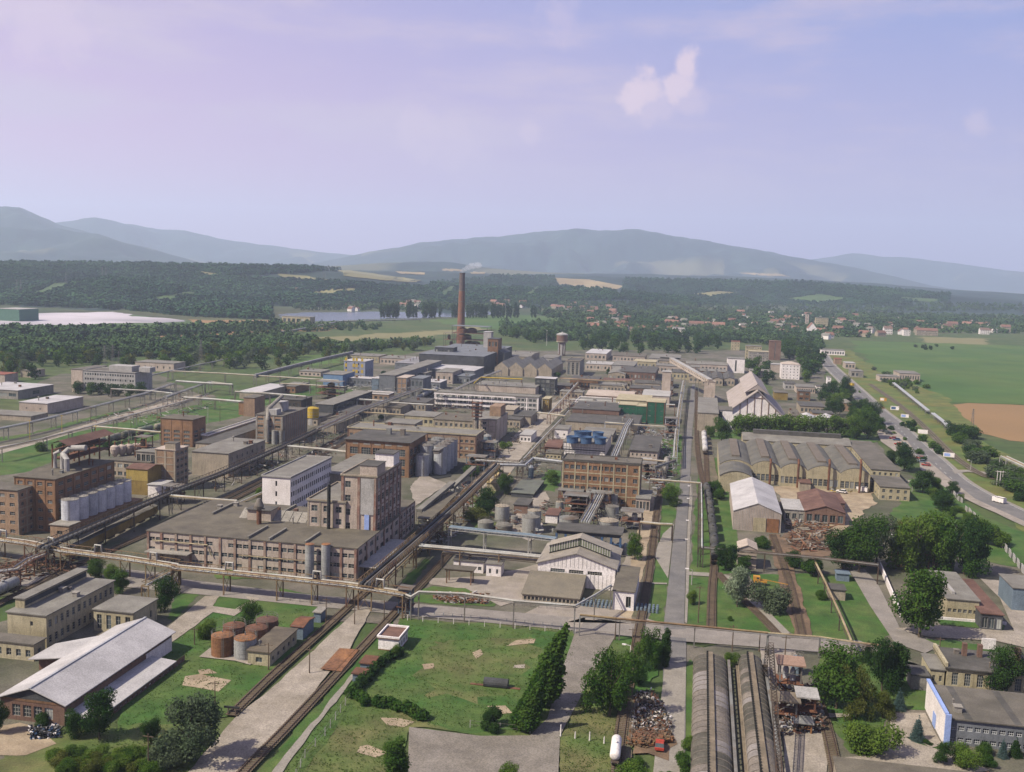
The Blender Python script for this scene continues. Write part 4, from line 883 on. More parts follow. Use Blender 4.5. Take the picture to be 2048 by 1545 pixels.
# pump house etc.
B('pump_house', 'long low cream pump house beside the rusty tanks', HT(540.6, 1335, 0, 1306), (494.6, 1303), (540.6, 1306), (594, 1260), wall=m_cream, roof=M((.16, .13, .09), .25, (.11, .09, .07)), S=wk(1, 1, wf=.3, hf=.4), E=wk(5, 1, wf=.4, hf=.35), vents=1)
B('open_shed', 'small open shed with rusty sloping roof behind the pump house', 3.4, (582.8, 1251), (605.8, 1253.5), (627.5, 1234.5), wall=m_blue if False else m_bluegrey, roof=m_rust, rt='gx', rise=.5)
B('equipment_hut', 'small blue grey metal hut beside the crossing', 2.6, (627.5, 1225.4), (641.5, 1226.7), (651.8, 1217), wall=m_bluegrey, roof=m_conc, cat='hut')
b = B('white_weighbridge_house', 'small white building with brown flat roof at the corner of the waste ground', HT(797.4, 1306, 0, 1280.4), (756.6, 1276.5), (797.4, 1280.4), (815.4, 1258.6), wall=m_white, roof=m_roofrust, par=m_white, E=wk(4, 1, wf=.6, hf=.5))
bpart(b, 'brown_plinth', m_brown, (-b['w2']-.04, -b['d2']-.04, 0, b['w2']+.04, b['d2']+.04, .5))
B('rusty_kiosk', 'rusty topped white kiosk nearest the hedge end', 2.0, (705, 1348), (728, 1350), (736, 1340), wall=m_bluegrey, roof=m_rust, cat='kiosk'); B('rusty_kiosk', 'rusty topped kiosk beside the hedge behind the other kiosk', 2.0, (720, 1327), (745, 1329), (753, 1315), wall=m_bluegrey, roof=m_rust, cat='kiosk')
# rusty tanks
sheet('tank_pad', g_conc, [(398, 1318), (420, 1300), (540, 1290), (560, 1300), (500, 1334), (470, 1326)])
for cx, yb, yt, mt, rf, lb in ((435.3, 1320, 1271, m_rust2, m_rust2, 'rusty brown storage tank at the front left of the group of five'), (481, 1325, 1276, m_tank, m_rust2, 'grey storage tank with orange rusty lid at the front of the group'),
                       (458.8, 1297, 1251.5, m_rust, m_rust, 'rusty storage tank at the back left of the group'), (503.5, 1299, 1256, m_rust2, m_rust, 'rusty storage tank between the grey one and the rear one'), (525, 1280, 1240, m_rust, m_roofrust, 'rusty storage tank at the back right of the group')):
    tank(lb, cx, yb, yt, 22, mt, rf, group='rusty storage tanks beside the pump house')
# ------------------------------------------------------------ the long front factory with its tower
H1 = HT(713, 1165, 0, 1098.7)
fr_red = M((.25, .13, .10), .3, (.42, .34, .27), streak=.3, sc2=.3)
fA = B('long_factory', 'long three storey beige factory with flat grey roof in front of the tower', H1, (294.9, 1062), (713.3, 1098.7), (418, 1000.5), wall=m_pink, roof=m_roofb, S=wk(28, 3, wf=.86, hf=.42, m=2, mh=2, hi=.8, mar=.005, skip=[(i, 0) for i in (0, 1, 2, 5, 9, 13, 14)]+[(i, 1) for i in (1, 2)]+[(9, 2), (10, 2)]), vents=6, E=wk(8, 3, wf=.6, hf=.5))
[pilasters(fA['root'], fr_red, s, fA['w2'], fA['d2'], 0, H1, 14 if s == 'S' else 5, .7, .25) for s in 'SE']
w2, d2 = fA['w2'], fA['d2']
for fx, y0, y1 in ((-.02, -1, -.35), (.18, -1.0, -.4), (.52, -1, -.45), (-.72, .1, .9), (-.1, .35, 1)): bpart(fA, 'fire_wall', m_roofg, (w2*fx-.3, d2*y0, H1+.25, w2*fx+.3, d2*y1, H1+.95))
bpart(fA, 'stair_head', m_pink, (-w2*.32, -d2*.02, H1+.25, -w2*.08, d2*.22, H1+3.6)); bpart(fA, 'stair_head_roof', m_roofd, (-w2*.33, -d2*.05, H1+3.6, -w2*.07, d2*.24, H1+3.8))
c0 = P(518, 1050, H1); c0 = (c0[0]-fA['root'].location.x, c0[1]-fA['root'].location.y)
q = MB(); q.tube([(*c0, H1), (*c0, H1+5)], .75, 12); q.build('exhaust_stack', m_rust, fA['root']); q = MB(); q.lathe(*c0, [(1.3, H1+5), (1.5, H1+6), (.9, H1+7.6), (.5, H1+8.3)], 12); q.box(c0[0]-1.8, c0[1]-.3, H1+5, c0[0]+1.8, c0[1]+.3, H1+5.3); q.build('stack_head', m_steel, fA['root'])
q = MB(); sx0, sx1, sy = c0[0]-9, c0[0]+30, c0[1]+9
for k in range(14): a = sx0+(sx1-sx0)*k/14; q.quad((a, sy-4, H1+.3), (a+2.6, sy-4, H1+.3), (a+2.6, sy, H1+2.6), (a, sy, H1+2.6))
q.box(sx0, sy, H1+.25, sx1, sy+.4, H1+2.6); q.build('roof_glazing', m_conc, fA['root'])
for k in range(6): q = MB().box(sx0+4+k*6, sy+1, H1+.25, sx0+5.2+k*6, sy+2.2, H1+3.2); q.build('roof_chimney', m_redbrick, fA['root'])
q = MB(); q.box(-w2+1, -d2-3.5, 4.3, -w2*.55, -d2-.05, 4.5); q.build('canopy', m_conc, fA['root'])
q = MB(); q.box(w2-3, -d2+2, 3.8, w2+5, d2*.6, 4.0); q.build('canopy', m_concl, fA['root'])
q = MB(); q.tube([(-w2+2, -d2-.5, 7.2), (-w2*.4, -d2-.5, 7.2), (-w2*.36, -d2-.5, 4)], .2, 6); q.tube([(-w2*.1, -d2-.5, 5), (w2*.8, -d2-.5, 5)], .15, 6); q.build('wall_pipe', m_pipey, fA['root'])
fB = B('factory_rear_wing', 'flat roofed rear wing of the long factory running back behind the tower', H1-.03, (616, 1052), (757, 1060), (831, 1003), wall=m_pink, roof=m_roofb, E=wk(12, 3, wf=.7, hf=.45, mh=2, skip=[(i, 2) for i in range(0, 5)]), frame=(fr_red, {'E': (8, 3)}), ov=.1)
HM = HT(620, 1052.6, H1, 1000.8)
B('factory_mid_block', 'two storey block on the long factory roof left of the tower', HM, (616.5, 1000.8), (690, 1008), (681.4, 967.8), wall=m_pink, roof=m_roofg, S=wk(3, 2, wf=.5, hf=.5, m=2, mh=2), z0=H1+.26, frame=(m_beige, {'S': (3, 0)}), par=m_beige)
HTw = HT(752, 1063.5, H1, 957)
tw = B('factory_tower', 'tall six storey beige tower block with red brick pilasters', HTw, (684.7, 951), (752, 958), (800, 927), wall=m_pink, roof=m_roofb, S=wk(3, 6, wf=.5, hf=.46, m=2, mh=2, mar=.03, skip=[(1, k) for k in range(6)]+[(2, k) for k in range(6)]+[(0, 0), (0, 1)]), E=wk(6, 6, wf=.62, hf=.5, m=3, mh=3, skip=[(i, 0) for i in range(6)]), par=m_beige)
F = MB(); w2, d2 = tw['w2'], tw['d2']
for x in (-w2+.4, 0, w2-.5): F.box(x-.4, -d2-.25, H1, x+.4, -d2-.004, HTw)
grid_frame(F, 'E', w2, d2, 0, HTw, 6, 6, wv=.8, wh=.4, pr=.25); F.build('pilasters', fr_red, tw['root'])
bpart(tw, 'stair_shaft', m_pink, (w2*.05, -d2-.02, HTw+.26, w2+.1, -d2*.35, HTw+3.6)); bpart(tw, 'shaft_roof', m_roofd, (0, -d2-.2, HTw+3.6, w2+.3, -d2*.33, HTw+3.8)); bpart(tw, 'shaft_cladding', m_concl, (w2*.12, -d2-.3, H1+5, w2*.86, -d2-.005, HTw-.3))
bpart(tw, 'lift_house', m_white, (-w2*.1, d2*.35, HTw+.26, w2, d2*.85, HTw+4.4)); bpart(tw, 'lift_house_roof', m_roofd, (-w2*.15, d2*.32, HTw+4.4, w2+.2, d2*.88, HTw+4.6))
bpart(tw, 'loading_door', m_lblue, (w2*.35, -d2-.36, H1+.4, w2*.62, -d2-.31, H1+5), lab='pale blue tall door at the foot of the tower')
q = MB(); q.tube([(-w2-3.2, -d2-2, H1), (-w2-3.2, -d2-2, H1+14)], .55, 10); q.build('flue', m_black, tw['root'])
for cx, lb in ((615.5, 'left one of two tall grey silos against the factory front'), (648, 'right one of two tall grey silos against the factory front')):
    tank(lb, cx, 1164, 1089, 9, m_tank, m_rust2, 'silo', 'silo', .15, 'pair of silos before the factory', rail=True, n=20)
# white four storey office
B('white_office_block', 'long white four storey office with rows of small square windows', 15.0, (524.7, 953.5), (580.6, 957.7), (661.4, 917.3), wall=m_white, roof=m_roofg, E=wk(20, 4, wf=.68, hf=.5, m=1, mar=.01, hi=.7), S=wk(3, 4, wf=.2, hf=.5, m=1, skip=[(0, k) for k in range(4)]+[(2, k) for k in range(4)]), par=m_concl)
B('flat_annex', 'grey flat roofed annex between the white office and the orange brick works', 9, (640, 948), (690, 950), (700, 905), wall=m_beige, roof=m_roofg, E=wk(8, 2))
# orange brick works
ob = B('orange_brick_works', 'orange brick works with tall glazed bays behind the tower', HT(817, 958, 0, 887.5), (693.5, 877.6), (817.8, 887.5), (842, 868), wall=m_brick, roof=m_roofd, rt='flat', S=wk(5, 3, wf=.82, hf=.72, m=4, mh=3, mar=.05, hi=2.6), E=wk(4, 3, wf=.7, hf=.7, m=4, mh=3, hi=2.6), ov=.8)
pilasters(ob['root'], m_brown, 'S', ob['w2'], ob['d2'], 0, ob['H'], 5, .35, .15)
for i in range(5): bpart(ob, 'louvre', m_conc, (-ob['w2']+ob['w2']*2*(.11+i*.17), -ob['d2']-.06, ob['H']-1.9, -ob['w2']+ob['w2']*2*(.21+i*.17), -ob['d2']-.004, ob['H']-1.1))
for fx in (-.1, .35): bpart(ob, 'roof_vent', m_steel, (ob['w2']*fx, ob['d2']*.3, ob['H']+.25, ob['w2']*fx+2, ob['d2']*.3+2, ob['H']+3))
# light silos beside it: two rows
g0 = P(841, 955, 0)
for i in range(2):
    for j in range(5):
        if i == 1 and j == 0: continue
        gx, gy = g0[0]+i*6.3, g0[1]+2.5+j*6.4; px, py = proj((gx, gy-2.9, 0))
        tank(f'pale silo by the orange works, {["nearest the viewer", "second", "third", "fourth", "last"][j]} in the {["left", "right"][i]} row', px, py, proj((gx, gy, 9.5 if j == 0 else 12.5))[1], 2.95*FPX/float((np.array([gx, gy, 0])-np.array([0, 0, CH]))@_f), m_silver, m_steel, 'silo', 'silo', .2, 'silos beside the orange brick works', n=20)
B('silo_gantry', 'steel platform over the silo tops beside the orange works', 15.6, (866, 902), (878, 902), (886, 896), wall=m_steel, roof=m_steel, z0=14.2, cat='platform')
# long brick range behind
B('long_brick_range', 'long three storey brown brick range behind the silos', HT(950, 921, 0, 873.9), (697.8, 855.3), (950.8, 873.9), (736, 847.5), wall=m_brick2, roof=m_roofg, S=wk(24, 3, wf=.6, hf=.4, m=3, hi=1.2, mar=.01), E=wk(3, 3, wf=.3, hf=.3), frame=(m_roofrust, {'S': (8, 3)}), vents=4, par=m_cream)
B('roof_block', 'grey low roof block behind the long brick range', 12.5, (769, 846), (830, 849), (845, 841), wall=m_beige, roof=m_roofg)
# coal conveyors etc on the right of the tower built later; brick tower group
B('beige_works', 'beige works with roof lights left of the stair tower', HT(868, 868, 0, 838), (868, 838), (948, 845), (890, 826), wall=m_beige, roof=m_roofb, S=wk(8, 2, wf=.45, hf=.45, hi=.6), frame=(m_cream, {'S': (4, 2)}), vents=4)
B('yellow_low_works', 'low cream works left of the beige works', HT(870, 852, 0, 833), (806, 831), (868, 835), (815, 821.5), wall=m_cream, roof=m_roofg, S=wk(6, 1, wf=.6, hf=.4))
st = B('beige_stair_tower', 'beige stair tower with brick panels and rooftop plant', HT(990, 889, 0, 843), (948, 837), (990.8, 842.5), (1007, 825), wall=m_pink, roof=m_roofg, S=wk(3, 4, wf=.5, hf=.5, skip=[(2, k) for k in range(4)]), frame=(m_beige, {'S': (3, 4), 'E': (3, 0)}))
bpart(st, 'lift_house', m_brick2, (0, -st['d2']*.2, st['H']+.26, st['w2']*.95, st['d2']*.7, st['H']+5.5)); q = MB(); q.tube([(-st['w2']*.5, -st['d2']*1.3, 0), (-st['w2']*.5, -st['d2']*1.3, st['H']+10)], 1.0, 10); q.build('process_column', m_steel, st['root'])
q = MB()
for k in range(5):
    z = st['H']+2+k*1.8; q.box(-st['w2']*.5-2.6, -st['d2']*1.3-2, z, -st['w2']*.5+2.6, -st['d2']*1.3+2, z+.2)
    for sx in (-2.5, 2.5): q.beam((-st['w2']*.5+sx, -st['d2']*1.3, z), (-st['w2']*.5+sx, -st['d2']*1.3, z+1.8), .25)
q.build('column_platform', m_rust, st['root'])
tank('tall grey blue hopper at the foot of the beige stair tower', 972, 905, 873, 8.5, m_bluegrey, m_tank, 'hopper', 'hopper', .5)
B('small_beige_house', 'small beige house with flat roof right of the stair tower', 8, (1004, 819), (1027, 821.5), (1031, 812), wall=m_beige, roof=m_beige)
B('dark_shed', 'dark roofed shed right of the stair tower', 5.5, (1024, 832), (1062, 834), (1074, 823), wall=m_beige, roof=m_roofd)
# balcony building
bb = B('balcony_building', 'three storey white building with long balconies', HT(1076, 826, 0, 796), (868, 785.5), (1078, 796), 13, wall=m_concl, roof=m_roofg, S=wk(26, 3, wf=.7, hf=.55, m=2), E=wk(2, 3), frame=(m_white, {'S': (9, 3)}), par=m_roofg, fw=.8)
q = MB(); [q.box(-bb['w2'], -bb['d2']-1.3, bb['H']*k/3-.9, bb['w2']*.55, -bb['d2']-1.2, bb['H']*k/3) for k in (1, 2, 3)]; [q.box(-bb['w2'], -bb['d2']-1.3, bb['H']*k/3-1.05, bb['w2']*.55, -bb['d2']-.25, bb['H']*k/3-.9) for k in (1, 2)]; q.build('balcony', m_white, bb['root'])
B('yellow_end_house', 'yellow three storey house at the end of the balcony building', HT(1097, 826, 0, 799), (1086, 798), (1098, 799), (1103, 794), wall=m_mustard, roof=m_cream, S=wk(2, 3, wf=.35, hf=.35))
B('white_long_hall', 'long windowless cream hall behind the balcony building', HT(1071, 795, 0, 775), (951, 769.5), (1071, 776), 26, wall=m_pink, roof=m_roofg, vents=5)
df = B('dark_steel_frame', 'dark open steel frame building with pale roof edge', HT(1110, 796, 0, 762), (1070, 757), (1111, 758.5), 12, wall=m_dgrey, roof=m_roofl, S=wk(4, 4, wf=.8, hf=.75, m=3, mh=3), cat='industrial building')
# sawtooth hall
for i, (xa, xb) in enumerate(((988.8, 1017), (1017, 1046), (1046, 1074), (1074, 1104))):
    B('gabled_hall', f'beige hall with {["a left end", "a second", "a third", "a right end"][i]} grey gable of the row below the water tower', HT(1046, 756, 0, 739), (xa, 735+i*1.2), (xb, 736+i*1.2), 70, wall=m_beige, roof=m_roofg, rt='gy', rise=5, ov=.05, S=wk(2, 1, wf=.2, hf=.2, hi=9) if i < 2 else None, group='gabled bays of the beige hall')
tg = B('concrete_frame_tower', 'grey square tower with tall dark slots right of the gabled hall', HT(1160, 753, 0, 723.5), (1133, 722.5), (1160, 723.5), (1170, 717.5), wall=m_conc, roof=m_roofd, S=wk(3, 1, wf=.5, hf=.85, m=3, mh=6), par=m_beige)
# smoky power plant
B('smoky_boiler_hall', 'large dark grey boiler hall with stepped roofs below the chimney', HT(943, 752, 0, 736), (796.5, 724), (943, 736), 60, wall=m_grey, roof=M((.36, .34, .35), .3, (.13, .13, .14), scale=.08, sc2=.05), vents=9, S=wk(18, 2, wf=.5, hf=.35))
B('smoky_back_hall', 'dark back hall of the power station with row of roof vents', 15, (838, 708), (968, 714), 130, wall=m_dgrey, roof=m_grey, vents=8)
gl = B('sloping_gallery', 'long grey conveyor hall rising towards the boiler hall', 12, (759, 750), (790, 752), 130, wall=m_grey, roof=m_roofg, E=wk(14, 1, wf=.5, hf=.3))
B('white_low_hall', 'white flat roofed hall before the boiler hall', 9, (872, 744), (905, 746), (920, 738), wall=m_pink, roof=m_roofg, S=wk(3, 1, wf=.3, hf=.3)); B('grey_low_hall', 'grey low hall with pale roof behind the white flat hall', 8, (848, 738), (950, 742), (960, 734), wall=m_grey, roof=m_roofl)

B('boiler_annex', 'brown annex at the right of the boiler house', 27, (976, 678), (996, 679), 18, wall=m_brown, roof=m_dgrey, S=wk(3, 3))
B('turbine_block', 'dark turbine block left of the boiler house', 19, (872, 694), (905, 697), 14, wall=m_dgrey, roof=m_grey, S=wk(6, 3)); B('coal_bunker', 'dark sloping coal bunker right of the boiler house', 14, (984, 706), (1008, 708), 30, wall=m_dgrey, roof=m_dgrey, rt='gy', rise=3)
B('light_tank_roof', 'pale grey silo block behind the boiler house', 30, (968, 664), (982, 665), 10, wall=m_concl, roof=m_roofl)
# grey and yellow tower
gy = B('grey_yellow_block', 'grey block with yellow window panels', HT(728, 767, 0, 724.5), (689.6, 721.5), (728.7, 724.5), (741.8, 719.6), wall=M((.30, .32, .40), .1, streak=.2), roof=m_roofl, S=wk(5, 5, wf=.3, hf=.55, m=1, skip=[(1, k) for k in range(5)]+[(4, k) for k in range(5)]), E=wk(3, 1, wf=.2, hf=.2))
for i, x in enumerate((.1, .46, .6, .86)):
    for k in range(4): bpart(gy, 'yellow_panel', m_yellow, (-gy['w2']+2*gy['w2']*x-.9, -gy['d2']-.05, 3+k*4.4, -gy['w2']+2*gy['w2']*x+.9, -gy['d2']-.004, 5.6+k*4.4))
B('blue_end_shed', 'grey shed with blue end wall left of the yellow panelled block', 9, (648, 748), (684, 751), (690, 743), wall=m_blue if False else M((.16, .26, .42), .1), roof=m_roofg)
B('brick_bay_tower', 'small square tower with brick panel behind the bigger one', HT(826, 765, 0, 739), (807, 737.5), (826, 739), (838, 733.5), wall=m_grey, roof=m_roofg, S=wk(1, 1, wf=.7, hf=.7)); B('brick_bay_tower', 'square grey tower with brick panels beside the steam pipe', HT(813, 788, 0, 757), (794.5, 755.5), (813, 757), (825, 751), wall=m_brick2, roof=m_pink, E=wk(3, 3), frame=(m_grey, {'S': (2, 3), 'E': (3, 3)}))
B('grey_annex_block', 'grey annex joined to the square tower', 14, (822, 757), (846, 758.5), (852, 752), wall=m_grey, roof=m_grey, S=wk(3, 2)); B('small_brick_row', 'low brown brick building with white roof edge', HT(776, 803, 0, 791), (728, 787), (776, 791), (783, 786), wall=m_brick2, roof=m_roofg, par=m_white, S=wk(5, 1, wf=.6, hf=.5))
B('blue_grey_house', 'small blue grey house by the conveyor hall', 9, (744, 757), (757, 758), (760, 754), wall=m_bluegrey, roof=m_roofl)
# building with yellow silo
ys = B('brick_process_building', 'brick and concrete process building beside the yellow silo', HT(566.8, 889, 0, 832.5), (511, 830), (565.8, 833), (603, 816), wall=m_brick2, roof=m_roof, S=wk(3, 4, wf=.6, hf=.35, m=4), E=None, frame=(m_conc, {'S': (3, 4), 'E': (12, 0)}), fw=.9, vents=4)
bpart(ys, 'roof_house', m_concl, (-ys['w2']*.5, -ys['d2']*.2, ys['H']+.26, ys['w2']*.2, ys['d2']*.3, ys['H']+5), (-ys['w2']*.1, -ys['d2']*.95, ys['H']+.26, ys['w2']*.5, -ys['d2']*.6, ys['H']+3))
q = MB(); q.tube([(-ys['w2']*.05, -ys['d2']-1.2, 1), (-ys['w2']*.05, -ys['d2']-1.2, ys['H']-2), (-ys['w2']*.2, -ys['d2']+2, ys['H']+3), (0, 0, ys['H']+8)], 1.0, 10); q.build('dust_duct', m_conc, ys['root'])
for cx, lb in ((547, 'left of two slim grey silos at the brick process building'), (561, 'right of two slim grey silos at the brick process building')): tank(lb, cx, 890, 862, 6, m_tank, m_conc, 'silo', 'silo', .2, 'slim silos at the process building', n=16)
r_, rr, hh = tank('tall silo painted yellow above and white below', 620.5, 852, 817, 12.5, m_concl, m_yellow, 'silo', 'silo', .25, n=24); MB().lathe(0, 0, [(rr+.03, hh*.45), (rr+.03, hh-.05)], 24).build('yellow_band', m_yellow, r_)
B('dark_long_roof', 'long dark roofed shed on posts behind the yellow silo', 9, (632, 808), (665, 811), 70, wall=m_dgrey, roof=m_roofg, E=wk(16, 1, wf=.8, hf=.7)); B('brown_long_roof', 'brown roofed shed behind the steam pipe right of the yellow silo', 5, (640, 848), (672, 850), (700, 830), wall=m_beige, roof=m_roofb)
B('brick_stair_tower', 'square windowless brick tower behind the storage rows', HT(509, 835, 0, 797), (487.7, 795.5), (509, 797), (523.8, 791), wall=m_brick2, roof=m_roof); B('brick_stair_annex', 'narrow lower brick annex left of the windowless tower', HT(487, 832, 0, 806), (478, 805), (487, 806), (492, 802), wall=m_brick, roof=m_roof)
lb_ = B('brick_block', 'square orange brick block with large windows at the left', HT(385.7, 896, 0, 840.7), (321, 836.8), (385.7, 840.7), (404, 833), wall=m_brick, roof=m_roofb, S=wk(3, 4, wf=.62, hf=.6, m=3, mh=3, hi=5, mar=.04), E=wk(2, 4, wf=.6, hf=.6, hi=5), frame=(m_brown, {'S': (3, 0)}), fw=.25, vents=1)
B('beige_flat_hall', 'windowless beige flat roofed hall beside the steam pipe', HT(455.4, 957, 0, 909), (385.6, 902.8), (455.4, 909), (530, 881), wall=m_beige, roof=m_roofg, E=wk(7, 2, wf=.25, hf=.3), vents=3)
B('long_store', 'long grey roofed store behind the brick block', 5, (392, 886), (425, 889), (500, 845), wall=m_beige, roof=m_roofd); B('long_store', 'long low store with white roof edge behind the brick block', 5, (404, 872), (416, 873), (482, 835), wall=m_beige, roof=m_roofg, par=m_white)
B('grey_flat_shed', 'grey flat shed with pale roof beyond the pipe rack', 5, (480, 783), (520, 786), (556, 769), wall=m_beige, roof=m_roofl)
# mustard building and its neighbours
mb = B('mustard_clad_building', 'mustard sheet clad building with brown roof', HT(294, 993, 0, 939.7), (253.7, 935.6), (293.7, 939.7), (311.7, 928), wall=m_mustard, roof=m_roofrust, S=None, rt='gx', rise=.8); bpart(mb, 'upper_cladding', m_yellow if False else M((.42, .31, .09), .12, streak=.3), (-mb['w2']-.03, -mb['d2']-.06, mb['H']*.55, mb['w2']+.03, -mb['d2']-.004, mb['H']-.4))
bt = B('brick_panel_block', 'concrete framed block with brick panels and a stair tower', HT(350, 984, 0, 902), (311, 898.5), (349.5, 902), (379, 893.5), wall=m_brick2, roof=m_pink, E=wk(3, 6, wf=.7, hf=.45, m=3), frame=(m_beige, {'S': (2, 6), 'E': (3, 6)}), fw=.7)
bpart(bt, 'stair_tower', m_beige, (0, -bt['d2']*.98, bt['H']+.26, bt['w2']*1.0, -bt['d2']*.2, bt['H']+2.6)); bpart(bt, 'stair_tower_roof', m_roof, (-.2, -bt['d2'], bt['H']+2.6, bt['w2']*1.02, -bt['d2']*.18, bt['H']+2.8))
B('white_cabin', 'white cabin block on the ground at the foot of the mustard building', HT(321, 998, 0, 972), (296, 969.8), (321, 972), (343.8, 962.5), wall=m_white, roof=m_concl, E=wk(3, 2, wf=.5, hf=.35), cat='cabin')
B('open_concrete_frame', 'open concrete frame structure behind the mustard building', 11, (272, 903), (311, 906), (318, 897), wall=m_conc, roof=m_roofg, S=wk(4, 2, wf=.75, hf=.7))
# left brick works
lw = B('left_brick_works', 'dark brick works behind the six white silos', HT(113.5, 1066, 0, 959.4), (27, 954), (112, 959.4), (216.4, 922), wall=m_brick, roof=m_roofb, S=wk(4, 6, wf=.5, hf=.42, m=3, mh=2), E=wk(7, 6, wf=.6, hf=.45, m=4, mh=2), frame=(m_brown, {'S': (4, 0), 'E': (7, 0)}), fw=.3, vents=5)
q = MB(); x, y, z = 0, -lw['d2']*.1, lw['H']+.3; q.tube([(x, y, z), (x, y, z+5), (x+2, y+1, z+7), (x+8, y+1, z+7.5)], 1.0, 10); q.tube([(x-3, y, z), (x-3, y, z+5), (x-1, y, z+6)], .7, 10); q.tube([(x+3.5, y-3, z-12), (x+3.5, y-3, z+4), (x, y, z+5)], .9, 10); q.build('white_duct', m_concl, lw['root'])
q = MB(); sx, sy, sz = -lw['w2']*.6, lw['d2']*.3, lw['H']+.26
for xx in (0, 6):
    for yy in range(0, 25, 6): q.beam((sx+xx, sy+yy-6, sz), (sx+xx, sy+yy-6, sz+8), .4)
for zz in (3, 6): q.box(sx-.5, sy-6, sz+zz, sx+6.5, sy+18, sz+zz+.2)
q.build('roof_frame', m_rust, lw['root']); q = MB(); q.quad((sx-1, sy-7, sz+8), (sx+3, sy-7, sz+9.6), (sx+3, sy+20, sz+9.6), (sx-1, sy+20, sz+8)); q.quad((sx+3, sy-7, sz+9.6), (sx+7, sy-7, sz+8), (sx+7, sy+20, sz+8), (sx+3, sy+20, sz+9.6)); q.build('roof_frame_cover', m_roofrust, lw['root'])
B('far_left_brick_block', 'orange brick block cut by the left edge of the picture', HT(35.2, 1074, 0, 983), (-45, 975), (33, 983), (68, 971), wall=m_brick2, roof=m_roof, S=wk(4, 5, wf=.5, hf=.4, m=3, mh=2), E=wk(2, 5, wf=.3, hf=.4), frame=(m_beige, {'E': (2, 5)}))
B('brick_base_block', 'small low brick block under the first white silo', 4.5, (100, 1050), (138, 1053), (165, 1045), wall=m_brick2, roof=m_conc, S=wk(1, 1, wf=.3, hf=.3))
wx = lw['x1']+4.2; zb = 0.0
while P(131.5, 1047, zb)[0] < wx: zb += .1
s0 = P(131.5, 1047, zb); s1y = P(236, 1005, zb)[1]; hs = HT(131.5, 1047, zb, 1003)
for k in range(7):
    gx, gy = wx, s0[1]+3+(s1y-s0[1])*k/6; px, py = proj((gx, gy-3, zb)); dist = float((np.array([gx, gy, zb])-np.array([0, 0, CH]))@_f)
    tank(['white silo nearest the viewer before the left brick works', 'second white silo from the front of the row', 'third white silo, slightly yellowish, in the row of seven', 'middle white silo of the row of seven', 'fifth white silo from the front of the row', 'sixth white silo from the front of the row', 'last and farthest white silo of the row'][k], px, py, proj((gx, gy, hs))[1], 2.75*FPX/dist, M((.72, .72, .76), .1, (.38, .40, .45), streak=.25), m_conc, 'silo', 'silo', .12, 'white silos before the left brick works', n=24, z0=zb)
q = MB(); q.box(-4, -1.5, 0, 4.2, s1y-s0[1]+8, zb-.02); o = q.build('silo_bunker', m_brown, None, (wx, s0[1], 0)); tag(o, 'long dark brown bunker block carrying the row of white silos', 'bunker')
for k in range(5):
    px, py = 230+k*14, 914-k*1.5; g = P(px, py, 7); rt = thing('hopper', f'pinkish onion shaped hopper {["nearest the left end", "second from the left", "in the middle", "second from the right", "at the right end"][k]} of the row on a low roof', 'hopper', (g[0], g[1], 7), 'row of onion shaped hoppers')
    MB().lathe(0, 0, [(.6, 0), (1.6, 1.5), (2.0, 3.2), (1.7, 4.4), (.6, 5)], 14).build('shell', m_pink, rt); MB().tube([(0, 0, 5), (0, 0, 6.5)], .35, 6).build('neck', m_rust, rt)
B('hopper_roof_building', 'low building carrying the row of onion shaped hoppers', 7, (218, 921), (300, 926), (312, 908), wall=m_beige, roof=m_roof, S=wk(6, 2, wf=.7, hf=.5))
# left middle distance
of = B('grey_office_block', 'long grey four storey office with many windows beyond the pipe racks', HT(272.5, 787, 0, 747), (164, 742), (272.5, 747), (295, 741), wall=m_concl, roof=m_roof, S=wk(20, 4, wf=.6, hf=.45, m=1, hi=.5), par=m_concl); bpart(of, 'roof_house', m_concl, (-3, -6, of['H']+.26, 14, 4, of['H']+4), (18, -4, of['H']+.26, 26, 3, of['H']+3.5))
B('pale_wing', 'pale windowless wing left of the grey office', HT(164, 770, 0, 739), (143, 738.5), (164, 740), 30, wall=m_pink, roof=m_roof)
B('white_low_laboratory', 'low white building right of the grey office', HT(347, 745, 0, 728), (270, 724), (347.6, 728), (368, 724), wall=m_pink, roof=m_roofg, S=wk(6, 1, wf=.2, hf=.3))
B('grey_left_hall', 'grey hall with pale roof at the left edge', HT(35, 800, 0, 782), (-60, 776), (35, 782), (99.6, 769.5), wall=m_conc, roof=m_roofl, S=wk(5, 1, wf=.8, hf=.4), E=wk(1, 1, wf=.2, hf=.5), vents=3)
B('pink_front_hall', 'pale pink fronted flat hall at the left edge', HT(93.8, 830, 0, 808.4), (39, 804.5), (93.8, 808.4), (163, 794), wall=m_pink, roof=m_roofl, vents=2, S=wk(2, 1, wf=.1, hf=.15)); B('low_front_annex', 'low flat annex in front of the pink hall', HT(55, 845, 0, 834), (-60, 824), (55, 835), (90, 826), wall=m_beige, roof=m_roofg)
B('grey_far_left_shed', 'small shed behind trees at the far left', 6, (-30, 748), (10, 750), 14, wall=m_pink, roof=m_roofr); B('flat_far_shed', 'brown flat roofed shed among the left trees', 5, (36, 742), (66, 742), 16, wall=m_beige, roof=m_roofb); B('low_wing', 'low brown roofed wing beside the grey office', 5, (132, 773), (160, 767), 16, wall=m_beige, roof=m_roofb)
